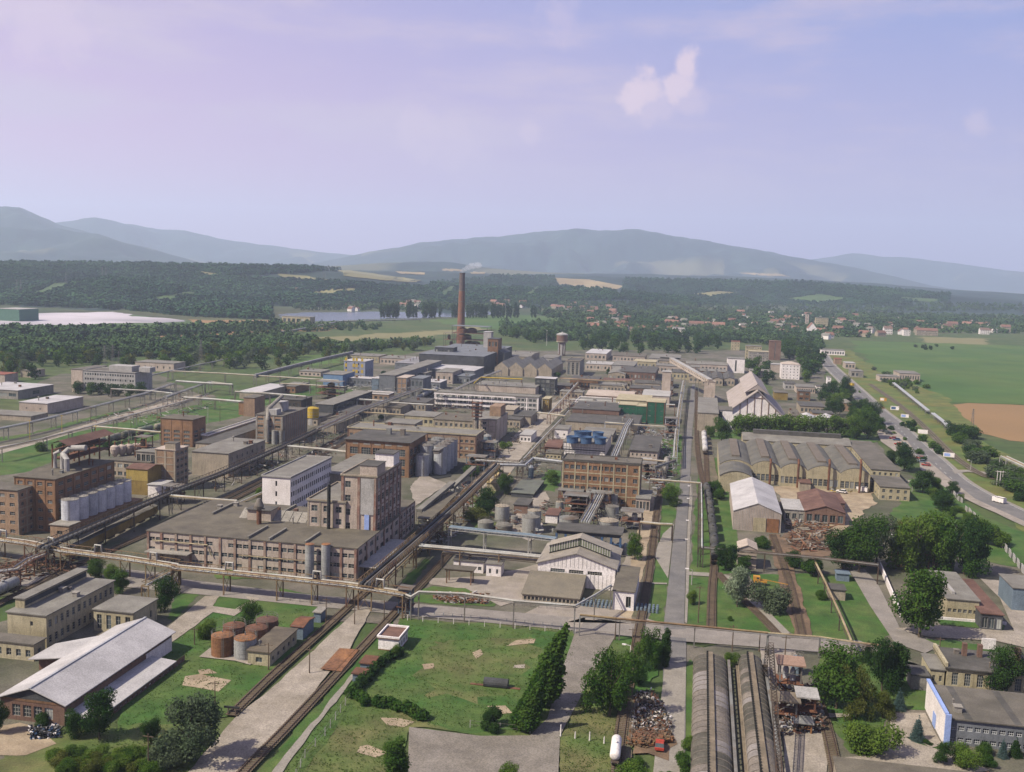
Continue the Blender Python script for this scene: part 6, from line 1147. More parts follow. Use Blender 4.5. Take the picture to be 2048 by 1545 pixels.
# old yellow building
oy = B('old_yellow_works', 'old cream works with tall windows, dark roof and brick chimneys at the lower right', HT(1893, 1372, 0, 1333), (1893, 1333), (2110, 1360), (1874, 1297), wall=m_cream, roof=m_roofd, S=wk(8, 1, wf=.5, hf=.7, m=3, mh=4), ov=.5, vents=4)
for x in (-.55, -.25, .5): bpart(oy, 'chimney', m_redbrick, (oy['w2']*x, oy['d2']*.3, oy['H'], oy['w2']*x+1, oy['d2']*.3+1, oy['H']+3.2))
bpart(oy, 'gable_parapet', m_cream, (-oy['w2']-.5, -oy['d2'], oy['H']-.2, -oy['w2']+.1, oy['d2'], oy['H']+1.2)); B('yellow_left_wing', 'left wing of the old cream works with grey roof', HT(1861, 1370, 0, 1338), (1861, 1338), (1890, 1342), (1812, 1306), wall=m_cream, roof=m_roofg, S=wk(2, 1, wf=.4, hf=.4)); B('yellow_lean_to', 'dark roofed lean-to left of the old cream works', 3.6, (1824, 1350), (1858, 1354), (1815, 1332), wall=m_conc, roof=m_roofd)
go = B('grey_office', 'grey two storey office with a white and pale blue gable wall at the lower right', HT(1893, 1486, 0, 1434), (1893, 1434), (2140, 1467), (1861, 1372), wall=m_grey, roof=m_roof, S=wk(14, 2, wf=.75, hf=.4, m=3, mh=2, hi=.6), fr=m_framew, vents=5, ov=.4)
bpart(go, 'gable_wall', m_white, (-go['w2']-.5, -go['d2']-.6, 0, -go['w2']-.02, go['d2']+.2, go['H']+1.0)); bpart(go, 'gable_edge', m_lblue, (-go['w2']-.56, -go['d2']-1.0, 0, -go['w2']+.5, -go['d2']-.62, go['H']+1.2)); bpart(go, 'gable_cap', m_lblue, (-go['w2']-.6, -go['d2']-.6, go['H']+1.01, -go['w2']+.1, go['d2']+.3, go['H']+1.4)); bpart(go, 'door', m_lblue, (-go['w2']-.62, -go['d2']*.2, 0, -go['w2']-.51, go['d2']*.1, 3), lab='pale blue door in the gable wall')
for k in range(4): bpart(go, 'roof_seam', m_roofd, (-go['w2']*.7+k*9, -go['d2'], go['H']+.252, -go['w2']*.7+k*9+1.4, go['d2'], go['H']+.28))
B('brown_roof_corner', 'low building with a worn brown flat roof along the bottom right edge', 6, (1702, 1640), (2300, 1740), (1668, 1517), wall=m_beige, roof=m_roofb, vents=2)
# ------------------------------------------------------------ two long vaulted sheds, bottom right
m_vault = M((.085, .078, .062), .3, (.14, .125, .10), scale=.25, sc2=.1, streak=.4, fine=1.4); m_vault2 = M((.23, .195, .165), .2, (.18, .155, .135), scale=.25, sc2=.12, streak=.45, fine=1.4); m_vault3 = M((.31, .275, .26), .15, (.21, .19, .18), scale=.3, sc2=.15, streak=.3); m_vcap = M((.24, .19, .135), .25, (.17, .14, .10), scale=.5)
for i, (a, b_, top, lb) in enumerate((((1386, 1336), (1452, 1336), 1305, 'left one of two long vaulted concrete sheds with stained roof'), ((1476, 1336), (1522, 1336), 1307, 'right one of two long vaulted concrete sheds with stained roof'))):
    p, q_ = P(*a), P(*b_); w2 = (q_[0]-p[0])/2; cx = p[0]+w2; H = HT((a[0]+b_[0])/2, 1336, 0, top); yb = p[1]; yf = P(1400, 1640, 0)[1]; rt = thing('vaulted_shed', lb, 'vaulted shed', (cx, yb, 0), 'pair of long vaulted sheds'); n = 16; L_ = yf-yb; side = 1.6
    pts = [(-w2*math.cos(PI*k/n), side+(H-side)*math.sin(PI*k/n)**.85) for k in range(n+1)]; seg = 26; q = MB(); rv = random.Random(i+4); cur = [0, 0]
    for s in range(seg):
        y0, y1 = L_*s/seg, L_*(s+1)/seg
        for u in (0, 1):
            if rv.random() < .4: cur[u] = rv.choice([0, 0, 1, 1, 2])
        for k, ((x0, z0_), (x1, z1_)) in enumerate(zip(pts, pts[1:])): q.quad((x0, y0, z0_), (x1, y0, z1_), (x1, y1, z1_), (x0, y1, z0_), cur[0 if k < 8 else 1])
    q.build('vault', [m_vault, m_vault2, m_vault3], rt, smooth=True); q = MB(); q.poly([(x, 0, z) for x, z in pts]+[(w2, 0, 0), (-w2, 0, 0)]); [q.quad((s*w2, 0, 0), (s*w2, L_, 0), (s*w2, L_, side), (s*w2, 0, side)) for s in (-1, 1)]; q.build('wall', m_pink, rt)
    q = MB()
    for s in range(0, seg, 1):
        y = L_*s/seg; q = MB()
        for (x0, z0_), (x1, z1_) in zip(pts, pts[1:]): q.beam((x0*1.004, y, z0_+.04), (x1*1.004, y, z1_+.04), .2, .1)
        q.build('vault_rib', M((.22, .19, .16), .25, (.14, .12, .10)), rt)
    q = MB(); q.box(-.55, L_, H-.1, .55, .3, H+.45); [q.box(-.9, L_*s/60-.1, H-.1, -.5, L_*s/60+.12, H+.7, 1) for s in range(60)]; q.build('ridge_walkway', [m_vcap, m_black], rt); q = MB(); [q.box(w2+.2, L_*s/30-.15, 0, w2+.6, L_*s/30+.15, 2.5) for s in range(30)]; q.box(w2+.1, L_, 2.5, w2+.7, 0, 2.8); q.build('side_frame', m_steel, rt)
p = P(1462, 1336); q = MB(); q.box(0, -180, 0, 3, 0, 1.0); tag(q.build('loading_bank', m_vcap, None, (p[0]+1, p[1], 0)), 'narrow concrete loading bank between the vaulted sheds', 'loading bank')
# white forecourt wall at the vault heads
# ------------------------------------------------------------ process plant
def frame_tower(label, px, py, wx, wy, levels, step, mat=m_steel, roof=None, name='steel_platform'):
    g = P(px, py); rt = thing(name, label, 'steel platform', (g[0], g[1], 0)); H = levels*step
    for x in (-wx/2, wx/2):
        for y in (0, wy): q = MB(); q.beam((x, y, 0), (x, y, H), .3); q.build('column', mat, rt)
    for k in range(1, levels+1):
        q = MB(); q.box(-wx/2-.5, -.5, k*step-.15, wx/2+.5, wy+.5, k*step) if (k < levels or not roof) else q.box(-wx/2-.8, -.8, k*step, wx/2+.8, wy+.8, k*step+.3); q.build('floor' if (k < levels or not roof) else 'roof', (m_rust if k < levels else roof) or m_steel, rt)
    q = MB()
    for k in range(levels):
        q.beam((-wx/2, 0, k*step), (wx/2, 0, (k+1)*step), .12); q.beam((wx/2, 0, k*step), (wx/2, wy, (k+1)*step), .12); q.beam((-wx/2, 0, (k+.5)*step), (wx/2, 0, (k+.5)*step), .1)
    q.build('bracing', mat, rt); q = MB()
    for k in range(levels*2): x, y, z = random.uniform(-wx*.3, wx*.3), random.uniform(.2, .8)*wy, (k//2)*step; q.lathe(x, y, [(wx*.14, z), (wx*.14, z+step*.55), (wx*.05, z+step*.75)], 10)
    q.build('vessel', random.choice([m_rust, m_silver, m_dsteel]), rt); return rt
frame_tower('roofed steel platform with a brown canopy beside the blue tank', 1578, 1402, 4.4, 4, 2, 4, roof=M((.34, .22, .16), .12)); frame_tower('low steel platform with grey green roof in the process plant', 1568, 1452, 4.4, 3.5, 2, 2.6, roof=m_vcap); frame_tower('rusty steel platform beside the bending track', 1612, 1448, 3, 4, 2, 2.8, roof=m_concl, mat=m_rust); frame_tower('small rusty machine platform near the bottom edge', 1606, 1470, 3, 3, 1, 2.5, mat=m_rust2)
frame_tower('open steel platform among the farm tanks left of the pipe bridge', 1150, 1040, 8, 6, 3, 3); frame_tower('open steel platform right of the farm tanks', 1262, 1062, 7, 6, 2, 3.4); frame_tower('narrow steel platform before the brick grid office', 1140, 1012, 9, 4, 2, 3, mat=m_rust); frame_tower('steel platform at the right end of the brick grid office', 1296, 960, 6, 6, 2, 3.6); frame_tower('steel platform behind the tank farm near the small tanks', 1200, 1022, 7, 5, 2, 3.4, mat=m_rust)
frame_tower('tall steel platform by the mustard building', 282, 950, 5, 5, 4, 4, mat=m_rust2); frame_tower('dark steel lattice platform at the rack crossing left of the tower', 340, 1010, 6, 5, 2, 3.5, mat=m_dsteel); frame_tower('steel valve platform above the white weighbridge house', 808, 1232, 3, 3, 3, 2.4, mat=m_bluegrey)
frame_tower('dark steel platform right of the beige stair tower', 975, 918, 7, 6, 2, 4); frame_tower('blue grey steel platform by the coal yard', 950, 945, 8, 6, 2, 3.5, mat=m_bluegrey); frame_tower('steel platform beyond the pink office', 1340, 880, 6, 6, 3, 4, mat=m_silver); frame_tower('process platform behind the yellow silo', 655, 800, 16, 10, 3, 4)
tank('upright pale blue tank at the head of the process plant', 1594, 1354, 1316, 12, m_bluegrey, m_bluegrey, dome=.2); tank('low grey vessel in the middle of the process plant', 1590, 1440, 1428, 9, m_steel, m_rust); tank('small upright tank at the lower end of the process plant', 1640, 1440, 1418, 7, m_tank, m_rust)
def lattice_mast(label, pa, pb, za, zb, w_=1.4, name='lattice_conveyor', mat=m_dsteel):
    a = Vector(P(*pa, za)); b_ = Vector(P(*pb, zb)); o0 = Vector((a.x, a.y, 0)); rt = thing(name, label, 'lattice mast' if name != 'lattice_conveyor' else 'conveyor', o0); A, Bq = a-o0, b_-o0; q = MB(); u = (Bq-A); n = max(4, int(u.length/w_/1.2)); s = u.cross(Vector((0, 0, 1)))
    s = Vector((1, 0, 0)) if s.length < .1 else s.normalized(); t = s.cross(u).normalized()
    C4 = [(i*s+j*t)*w_/2 for i, j in ((-1, -1), (1, -1), (1, 1), (-1, 1))]
    for c_ in C4: q.beam(A+c_, Bq+c_, .12)
    for k in range(n):
        p0, p1 = A+u*(k/n), A+u*((k+1)/n)
        for i in range(4): q.beam(p0+C4[i], p1+C4[(i+1) % 4], .07); q.beam(p0+C4[i], p0+C4[(i+1) % 4], .07)
    q.build('lattice', mat, rt); return rt
lattice_mast('inclined lattice conveyor running over the process plant', (1542, 1290), (1562, 1600), 11, 4, 1.0); lattice_mast('second lattice conveyor leg beside the vaulted shed', (1534, 1296), (1530, 1370), 11, 0.2, .7)
lattice_mast('vertical lattice pole at the pipe joint before the vaulted sheds', (1530, 1340), (1530, 1335), 0, 16, .9, name='lattice_mast'); lattice_mast('lattice mast at the right edge near the drive', (2034, 1300), (2034, 1300), 0, 20, .9, name='lattice_mast')
# ------------------------------------------------------------ chimney and water tower
g = P(921, 690); chH = HT(921, 690, 0, 546); rt = thing('factory_chimney', 'tall red brick factory chimney with dark top', 'chimney', (g[0], g[1], 0)); r0 = 8.4*math.hypot(g[0], g[1])/FPX; r1 = r0*.62
prof = [(r0*(1-t)+r1*t, chH*t) for t in (0, .2, .4, .6, .75)]; MB().lathe(0, 0, prof, 24).build('shaft', m_rust2 if False else M((.26, .12, .07), .15, (.20, .09, .06), streak=.3), rt)
MB().lathe(0, 0, [(r0*.25+r1*.75+.02, chH*.75), (r1*1.02, chH*.985), (r1*1.12, chH*.985), (r1*1.12, chH)], 24).build('shaft_top', M((.16, .12, .11), .15, (.11, .09, .09)), rt); q = MB(); [q.lathe(0, 0, [(r0*(1-t)+r1*t+.05, chH*t), (r0*(1-t)+r1*t+.14, chH*t), (r0*(1-t)+r1*t+.14, chH*t+.4)], 24) for t in (.15, .3, .45, .6, .75, .88)]; q.build('iron_band', m_steel, rt)
r = np.random.default_rng(3); q = MB()
for k, (dx, dz, s) in enumerate(((0, 2, 3), (3, 4, 4), (7, 6, 5), (12, 8, 6), (18, 9, 6))): q.lathe(dx, 0, [(s*.2, chH+dz-s*.6), (s*.8, chH+dz-s*.3), (s, chH+dz), (s*.7, chH+dz+s*.5), (.2, chH+dz+s*.7)], 12)
sm_ = bpy.data.materials.new('smoke'); sm_.use_nodes = True; nt = sm_.node_tree; nt.nodes.clear(); pv = nt.nodes.new('ShaderNodeVolumePrincipled'); pv.inputs['Color'].default_value = (.8, .8, .85, 1); pv.inputs['Density'].default_value = .05; ou = nt.nodes.new('ShaderNodeOutputMaterial'); nt.links.new(pv.outputs[0], ou.inputs['Volume'])
tag(q.build('smoke', sm_, None, (g[0], g[1], 0)), 'thin pale smoke drifting from the tall chimney', 'smoke', None, 'stuff')
g = P(1123, 712); wH = HT(1123, 712, 0, 664); k = math.hypot(g[0], g[1])/FPX; rt = thing('water_tower', 'brick water tower with wide drum on a narrower shaft', 'water tower', (g[0], g[1], 0))
MB().lathe(0, 0, [(7.5*k, 0), (7.5*k, wH*.56)], 20).build('shaft', m_redbrick, rt); MB().lathe(0, 0, [(10.3*k, wH*.57), (11.2*k, wH*.6), (11.2*k, wH*.86)], 24).build('drum', m_redbrick, rt); MB().lathe(0, 0, [(11.6*k, wH*.86), (11.6*k, wH*.9), (6*k, wH*.95), (1.5*k, wH*.97), (1.2*k, wH)], 24).build('roof', m_concl, rt); q = MB(); [q.box(x-.5, -7.6*k, 2, x+.5, -7.3*k, wH*.53) for x in (-3, 3)]; q.box(-1.2, -7.7*k, 0, 1.2, -7.3*k, wH*.5); q.build('window_strip', m_concl, rt); MB().lathe(0, 0, [(11.3*k, wH*.575), (11.4*k, wH*.62)], 24).build('drum_band', m_beige, rt)
frame_tower('dark open steel boiler house with flat roof in front of the chimney', 938, 708, 38, 20, 4, 7.2, mat=m_dgrey, roof=m_grey, name='boiler_house'); frame_tower('rusty stack frame left of the boiler house roof', 896, 706, 10, 8, 3, 7, mat=m_dsteel)
# town-side big buildings
for a in (('red_brick_tower_block', 'tall red brick tower with a dark window slot', HT(1563, 722, 0, 684), (1539.5, 682.5), (1563, 684), 14, m_redbrick, m_redbrick, wk(3, 1, wf=.25, hf=.85, skip=((0, 0), (2, 0)))), ('white_office_house', 'white five storey office with low hipped roof', HT(1600, 760, 0, 730), (1564, 729), (1600, 730), 18, m_white, m_pink, wk(5, 5, wf=.25, hf=.4)),
          ('white_tall_block', 'white tall block with a dark vertical slot', HT(1490, 748, 0, 719), (1455, 717), (1490, 719), 18, m_white, m_roofg, wk(3, 1, wf=.3, hf=.8, skip=((0, 0), (2, 0)))), ('yellow_green_office', 'grey four storey office with yellow green bands', HT(1538, 732, 0, 705), (1498, 703), (1538, 705), 14, m_conc, m_cream, wk(10, 5, wf=.5, hf=.4)),
          ('cream_office_wing', 'cream wing above the yellow green office', HT(1524, 720, 0, 694), (1492, 692), (1524, 694), 14, m_cream, m_roofg, wk(8, 4, wf=.5, hf=.4)), ('yellow_villa', 'cream villa with a brown roof among the town trees', HT(1480, 702, 0, 684), (1463, 683), (1480, 684), 12, m_cream, m_roofr, wk(3, 3, wf=.3, hf=.35)),
          ('white_fire_station', 'white two storey fire station below its tower', HT(1679, 789, 0, 776), (1632, 772), (1679, 776), 10, m_white, m_roofd, wk(8, 2, wf=.35, hf=.35)), ('white_hose_tower', 'slender white tower with stacked windows', HT(1663, 790, 0, 755), (1654, 754), (1663, 755), 5, m_white, m_roofg, wk(1, 5, wf=.3, hf=.4)),
          ('brick_frame_house', 'brown brick house with square windows before the white fire station', HT(1621, 803, 0, 784), (1597, 783), (1621, 784), 10, m_brown, m_roofd, wk(2, 2, wf=.6, hf=.5)), ('yellow_brick_box', 'windowless yellow brown box building right of the storage hall', HT(1576, 802, 0, 787), (1549, 785), (1576, 787), 14, m_mustard, m_roof, None), ('brick_villa', 'yellow brick villa with hipped grey roof among trees', HT(1704, 824, 0, 807), (1682, 806), (1704, 807), 10, m_brick2, m_roofg, wk(2, 2, wf=.3, hf=.3)),
          ('pale_low_range', 'low pink and grey range before the white fire station', 5, (1592, 773), (1632, 777), 22, m_pink, m_roofg, wk(8, 1)), ('pink_pavilion', 'small white pavilion left of the white office', 8, (1543, 729), (1564, 730), 12, m_pink, m_concl, None), ('dark_range', 'dark flat roofed range before the villa', 5, (1600, 812), (1650, 815), 24, m_beige, m_roofd, wk(6, 1)),
          ('blue_roof_shed', 'pale blue gable roofed shed above the row of trees', 5, (1602, 842), (1640, 844), 26, m_concl, m_roofl, None), ('blue_roof_shed', 'second pale blue gable roofed shed right of its twin', 5, (1641, 844), (1682, 846), 26, m_concl, m_roofl, None), ('roadside_shop', 'white flat roadside building nearest the highway', 5, (1758, 752), (1800, 755), 18, m_pink, m_roofg, wk(6, 1)), ('roadside_shop', 'pink and grey workshop with a wide roof in the fields', 7, (1795, 745), (1845, 751), 30, m_pink, m_roofg, wk(8, 1, wf=.5)), ('roadside_shop', 'long white market hall beyond the highway', 6, (1643, 700), (1690, 702), 20, m_white, m_roofg, wk(9, 1)),
          ('roadside_shop', 'brown small shop among parked trucks', 6, (1670, 718), (1684, 719), 14, m_brick2, m_roofr, None), ('roadside_shop', 'pale flat shop beside the highway bend', 6, (1690, 726), (1712, 728), 20, m_pink, m_concl, wk(3, 1)), ('roadside_shop', 'grey house nearest the highway in the roadside group', 6, (1702, 742), (1728, 744), 18, m_conc, m_roofg, wk(3, 1))):
    nm, lb, H, f1, f2, bk, wl, rf, S = a; B(nm, lb, H, f1, f2, bk, wall=wl, roof=rf, S=S, rt='hip' if 'hipped' in lb else 'gy' if 'gable' in lb else 'flat', rise=2)
# ------------------------------------------------------------ pipe racks (points as seen at rack height)
pp3 = ((-.9, .28, m_pipe, 0), (0, .2, m_pipey, 0), (.8, .32, m_pipe, 0)); pp5 = ((-1.4, .3, m_pipe, 0), (-.6, .2, m_rust, 0), (.1, .25, m_pipey, 0), (.8, .18, m_steel, 0), (1.4, .3, m_pipe, 0)); ppb = ((-1.2, .4, m_dgrey, 0), (0, .3, m_steel, 0), (1.1, .45, m_dgrey, 0))
one = ((0, .38, m_pipe, 0),); two = ((-.5, .3, m_pipe, 0), (.4, .22, m_pipey, 0)); m_ry = M((.26, .19, .10), .3, (.16, .08, .05))
rack('main rusty pipe rack crossing in front of the long factory', [(350, 1136), (560, 1157), (700, 1172), (812, 1190)], 6, pp5, 13, truss=1.3, legm=m_ry, deck=m_rust, loops=55)
rack('long dark pipe bridge running from the tower towards the stair tower', [(730, 1172), (822, 1093), (918, 1008), (998, 930)], 7, ppb, 16, truss=1.6, legm=m_ry, deck=m_dsteel)
rack('dark covered pipe bridge passing left of the long factory', [(85, 1098), (200, 1048), (310, 1001), (353, 983), (440, 950), (565, 895), (640, 859)], 7, ppb, 16, truss=1.6, legm=m_dsteel, deck=m_dsteel)
rack('steam pipe bridge running on past the yellow silo to the boiler hall', [(640, 859), (721, 822), (780, 800), (840, 778)], 8, pp5, 16, truss=1.4, legm=m_steel)
rack('steam pipe bridge beside the balcony building', [(880, 795), (920, 775), (960, 757), (1000, 742)], 8, pp3, 20)
rack('cross pipes from the tower bridge across to the boiler side', [(838, 779), (880, 782), (960, 788)], 7, two, 18)
rack('rusty double pipe behind the mustard building', [(341, 993), (410, 999), (473, 1004)], 7, two, 14)
rack('tangled rusty pipe rack at the far left edge', [(-60, 1072), (60, 1088), (130, 1103), (250, 1118), (352, 1134)], 6, pp5, 11, truss=1.5, legm=m_ry, deck=m_rust, loops=30); rack('lower rusty pipes at the far left corner', [(-40, 1150), (30, 1140), (60, 1120), (100, 1105)], 5, pp3, 10, truss=1.2, legm=m_rust)
rack('pipe branch coming forward before the long factory', [(352, 1140), (318, 1158), (290, 1172)], 5, two, 10, truss=1.0, legm=m_ry)
rack('single pale pipe with tall bend along the road edge', [(812, 1192), (822, 1196), (838, 1186), (930, 1190), (1028, 1204), (1150, 1214)], 6, ((0, .3, m_pipe, 0),), 22, zs=[6, 6, 7.4, 7.4, 7.2, 7.2]); rack('rising pale pipe to the white hall corner', [(1150, 1214), (1190, 1192), (1222, 1172)], 7, ((0, .25, m_pipe, 0),), 12)
rack('chain of pipe sections strung over the road before the avenue', [(1160, 1232), (1240, 1240), (1390, 1254), (1536, 1268)], 5.5, ((0, .26, m_ry, 0),), 24); rack('thin pipe bridge carrying on over the right hand road', [(1536, 1268), (1640, 1276), (1705, 1286), (1800, 1297)], 5, ((0, .22, m_pipey, 0), (.5, .12, m_steel, 0)), 20)
rack('blue grey insulated pipe bridge before the tank farm', [(900, 1058), (970, 1066), (1060, 1075), (1112, 1082)], 6.5, ((-.6, .55, m_bluegrey, 0), (.6, .5, m_bluegrey, 0)), 17, legm=m_concl, truss=.8); rack('pale pipe line crossing before the white site office', [(830, 1092), (922, 1100), (1000, 1107), (1082, 1115)], 6.5, pp3, 14, legm=m_ry)
rack('pipe bridge behind the white hall', [(885, 1106), (940, 1110), (1080, 1124)], 5, two, 16, legm=m_dsteel)
rack('twin pipe rack crossing between the coal yard and the brick grid office', [(952, 922), (1040, 928), (1062, 921), (1126, 928)], 7, pp3, 13, truss=1.2, legm=m_dsteel); rack('silver pipe with a step before the brick grid office', [(1000, 932), (1050, 933), (1066, 919), (1125, 926)], 8, ((0, .5, m_silver, 0),), 18)
rack('bundle of silver pipes rising past the pink office', [(1228, 914), (1241, 884), (1252, 855), (1262, 840)], 7, ((-1, .3, m_silver, 0), (0, .3, m_pipe, 0), (1, .3, m_silver, 0)), 14, truss=1); rack('pipe bridge among the farm tanks', [(1170, 1046), (1186, 1018), (1200, 990)], 6, ((-1.2, .25, m_silver, 0), (-.4, .25, m_pipe, 0), (.4, .25, m_silver, 0), (1.2, .25, m_pipe, 0)), 9, truss=1.2)
rack('pipe rack beside the avenue left of the far road', [(1350, 915), (1352, 880), (1357, 830), (1363, 790), (1368, 762)], 6, two, 16, legm=m_silver); rack('pale pipe from the green building to the avenue rack', [(1210, 846), (1260, 850), (1352, 856)], 6, two, 20, legm=m_silver); rack('slanted gallery pipe reaching the avenue', [(1308, 938), (1350, 924)], 7, ((0, .6, m_steel, 0),), 14)
rack('dark pipe pair leaving the brick grid office over the avenue', [(1300, 960), (1350, 964), (1401, 968)], 6.5, two, 18, legm=m_steel); rack('tall pipe line running beside the black tank train', [(1401, 968), (1402, 1030), (1402, 1096)], 6.5, ((-.3, .25, m_pipe, 0), (.3, .2, m_dsteel, 0)), 16, legm=m_dsteel); rack('long pipe line crossing the lawns to the right hand drive', [(1402, 1096), (1530, 1107), (1630, 1116), (1757, 1131)], 6, ((0, .3, m_dsteel, 0), (.5, .2, m_steel, 0)), 22, legm=m_dsteel); rack('straight pipe running down the lawn at the right', [(1626, 1117), (1650, 1165), (1680, 1230), (1703, 1285)], 4.5, ((0, .3, m_pipey, 0),), 14, legm=m_dsteel)
rack('pipe line over the gate left of the avenue', [(1280, 1046), (1320, 1050), (1345, 1051)], 6, two, 12, legm=m_dsteel)
for lb, pts, z, pz, lg in (('long pipe bridge beside the left grass road', [(0, 898), (90, 878), (187, 853), (270, 830), (361, 806), (400, 794)], 6, two, 24), ('far left pipe bridge past the pink fronted hall', [(-40, 866), (60, 846), (150, 824), (285, 789), (345, 768)], 6, pp3, 20), ('pipe bridge leading back past the grey office', [(330, 795), (380, 778), (420, 764), (462, 770)], 6, pp3, 24),
                       ('cross pipe from the left bridge to the brick block', [(187, 854), (260, 860), (322, 866)], 6, two, 20), ('white cross pipe above the green field', [(368, 797), (430, 801), (487, 806)], 6, ((0, .6, m_pipe, 0),), 20), ('long cross pipe from the laboratory to the yellow panelled block', [(345, 743), (450, 748), (560, 755), (677, 762)], 7, two, 30), ('second cross pipe below the laboratory', [(352, 764), (410, 768), (465, 771)], 7, ((0, .6, m_pipe, 0),), 24), ('cross pipe over the yard before the windowless tower', [(470, 785), (540, 789), (612, 795)], 7, ((0, .5, m_pipe, 0),), 24), ('cross pipe behind the cream works', [(670, 798), (730, 801), (775, 804)], 7, ((0, .45, m_pipe, 0),), 24), ('cross pipe left of the laboratory', [(222, 779), (300, 783), (345, 788)], 6, one, 24), ('dark conveyor wall running back to the boiler side', [(510, 753), (600, 730), (660, 716), (705, 706)], 7, ((0, .9, m_concl, 0), (0, .9, m_conc, -1.6)), 26),
                       ('pipe line before the orange brick works', [(573, 893), (640, 899), (694, 905)], 7, pp3, 15), ('yellow cross pipe behind the brick range', [(722, 826), (770, 829), (808, 832)], 7, ((0, .4, m_pipey, 0),), 18), ('red pipes over the roofs left of the gallery', [(1120, 758), (1200, 762), (1260, 764)], 8, ((0, .5, m_rust, 0), (1, .4, m_pipey, 0)), 24), ('yellow pipe round the white long hall', [(948, 768), (962, 756), (1045, 760)], 12, ((0, .4, m_yellow, 0),), 26), ('pipe bridge left of the green building', [(1075, 826), (1130, 833), (1140, 822)], 6, two, 20),
                       ('far road pipeline crossing the plain at the left', [(-60, 696), (200, 684), (345, 680), (480, 672), (575, 664)], 4, ((0, .8, m_pipe, 0),), 60), ('far pipeline continuing past the lake', [(575, 664), (620, 656), (680, 644), (840, 640)], 4, ((0, .8, m_pipe, 0),), 60), ('pipe pair beside the railway at the right', [(1784, 765), (1815, 790), (1835, 806), (1856, 823)], 2.5, ((-.6, .6, m_silver, 0), (.7, .6, m_silver, 0)), 14), ('second length of the pipe pair beside the railway', [(1866, 829), (1888, 846), (1900, 860)], 2.5, ((-.6, .6, m_silver, 0), (.7, .6, m_silver, 0)), 14), ('pipe rack on pale posts at the right edge', [(2008, 914), (2060, 938), (2120, 960)], 6, pp5, 8)):
    rack(lb, pts, z, pz, lg, legm=m_concl if 'pale posts' in lb else m_steel)
rack('dark pipe line running back left of the cooling tower', [(1040, 930), (1085, 880), (1125, 838)], 5, two, 14, legm=m_dsteel); rack('pipe rack running back beside the balcony building end', [(1098, 830), (1130, 795), (1160, 762)], 6, two, 16, legm=m_rust); rack('low pipe rack along the back of the brick grid office', [(1215, 915), (1260, 918), (1330, 924)], 5, two, 14, legm=m_dsteel); rack('pipe rack across the roofs before the white long hall', [(780, 806), (830, 809), (866, 811)], 7, pp3, 16, legm=m_dsteel); rack('dark pipe rack along the siding behind the long factory', [(452, 1020), (560, 972), (650, 930)], 4.5, two, 14, legm=m_dsteel); rack('pipe rack behind the green clad building', [(1140, 800), (1230, 804), (1350, 811)], 7, pp3, 18, legm=m_rust)
rack('pipe rack across the field left of the yellow panelled block', [(560, 768), (620, 771), (690, 775)], 6, two, 20); rack('far pipe line behind the left office', [(300, 752), (400, 730), (470, 716)], 6, one, 26); rack('dark pipe rack under the main pipe bridge by the tower', [(770, 1160), (850, 1085), (905, 1030)], 3.5, two, 14, legm=m_dsteel)
# ------------------------------------------------------------ coal conveyors by the tower
for a, b_, za, zb, w_, lb in (((838, 1022), (905, 966), 4, 6, 2.2, 'brown conveyor gallery in the coal yard'), ((905, 975), (948, 935), 5, 9, 2.0, 'slanted conveyor up to the coal yard head'), ((850, 1038), (902, 985), 3.5, 3.5, 5.5, 'long flat canopy roof beside the dark pipe bridge')):
    A, Bq = Vector(P(*a, za)), Vector(P(*b_, zb)); o0 = Vector((A.x, A.y, 0)); rt = thing('conveyor_gallery', lb, 'conveyor', o0); q = MB(); q.beam(A-o0, Bq-o0, w_, 1.2 if w_ < 5 else .3); q.build('gallery', m_roofg if w_ < 5 else m_roofb, rt); q = MB(); n = max(2, int((Bq-A).length/9))
    for k in range(n+1): c = A.lerp(Bq, k/n)-o0; [q.beam((c.x+s*w_*.4, c.y, 0), (c.x+s*w_*.4, c.y, c.z-.2), .2) for s in (-1, 1)]
    q.build('support', m_steel, rt)
# ------------------------------------------------------------ rolling stock, vehicles
def tank_wagon(mt):
    r = thing('tank_wagon', None, None, (0, 0, 0)); q = MB(); q.tube([(0, y, 2.55) for y in (-5.4, -5.2, -4.8, 4.8, 5.2, 5.4)], [.5, 1.1, 1.42, 1.42, 1.1, .5], 16); q.build('tank', mt, r, smooth=True); q = MB(); q.lathe(0, 0, [(.45, 3.9), (.45, 4.35), (.1, 4.45)], 10); q.build('dome', mt, r)
    q = MB(); q.box(-1.1, -6, .95, 1.1, 6, 1.2); [q.box(-1.2, y-.12, 1.2, 1.2, y+.12, 1.8) for y in (-3.6, 0, 3.6)]; q.build('frame', m_dsteel, r)
    for y in (-4, 4): q = MB(); [q.tube([(-.8, y+s, .46), (.8, y+s, .46)], .46, 10) for s in (-.9, .9)]; q.box(-1.0, y-1.4, .35, 1.0, y+1.4, .9); q.build('bogie', m_dsteel, r)
    q = MB(); [q.box(x-.08, -6.3, 1, x+.08, 6.3, 1.15) for x in (-.8, .8)]; [q.beam((1.45, y, 1.2), (1.45, y, 3.6), .06) for y in (-.3, .3)]; q.build('ladder', m_steel, r); return r
def along(px, n, t0=0, t1=1):
    pts = [Vector(P(*p)) for p in px]; L_ = [0]
    for a, b_ in zip(pts, pts[1:]): L_.append(L_[-1]+(b_-a).length)
    out = []
    for k in range(n):
        s = L_[-1]*(t0+(t1-t0)*(k+.5)/n); i = max(j for j in range(len(pts)-1) if L_[j] <= s+1e-6); u = (s-L_[i])/(L_[i+1]-L_[i]); d = pts[i+1]-pts[i]; out.append((pts[i].lerp(pts[i+1], u), math.atan2(-d.x, d.y)))
    return out, L_[-1]
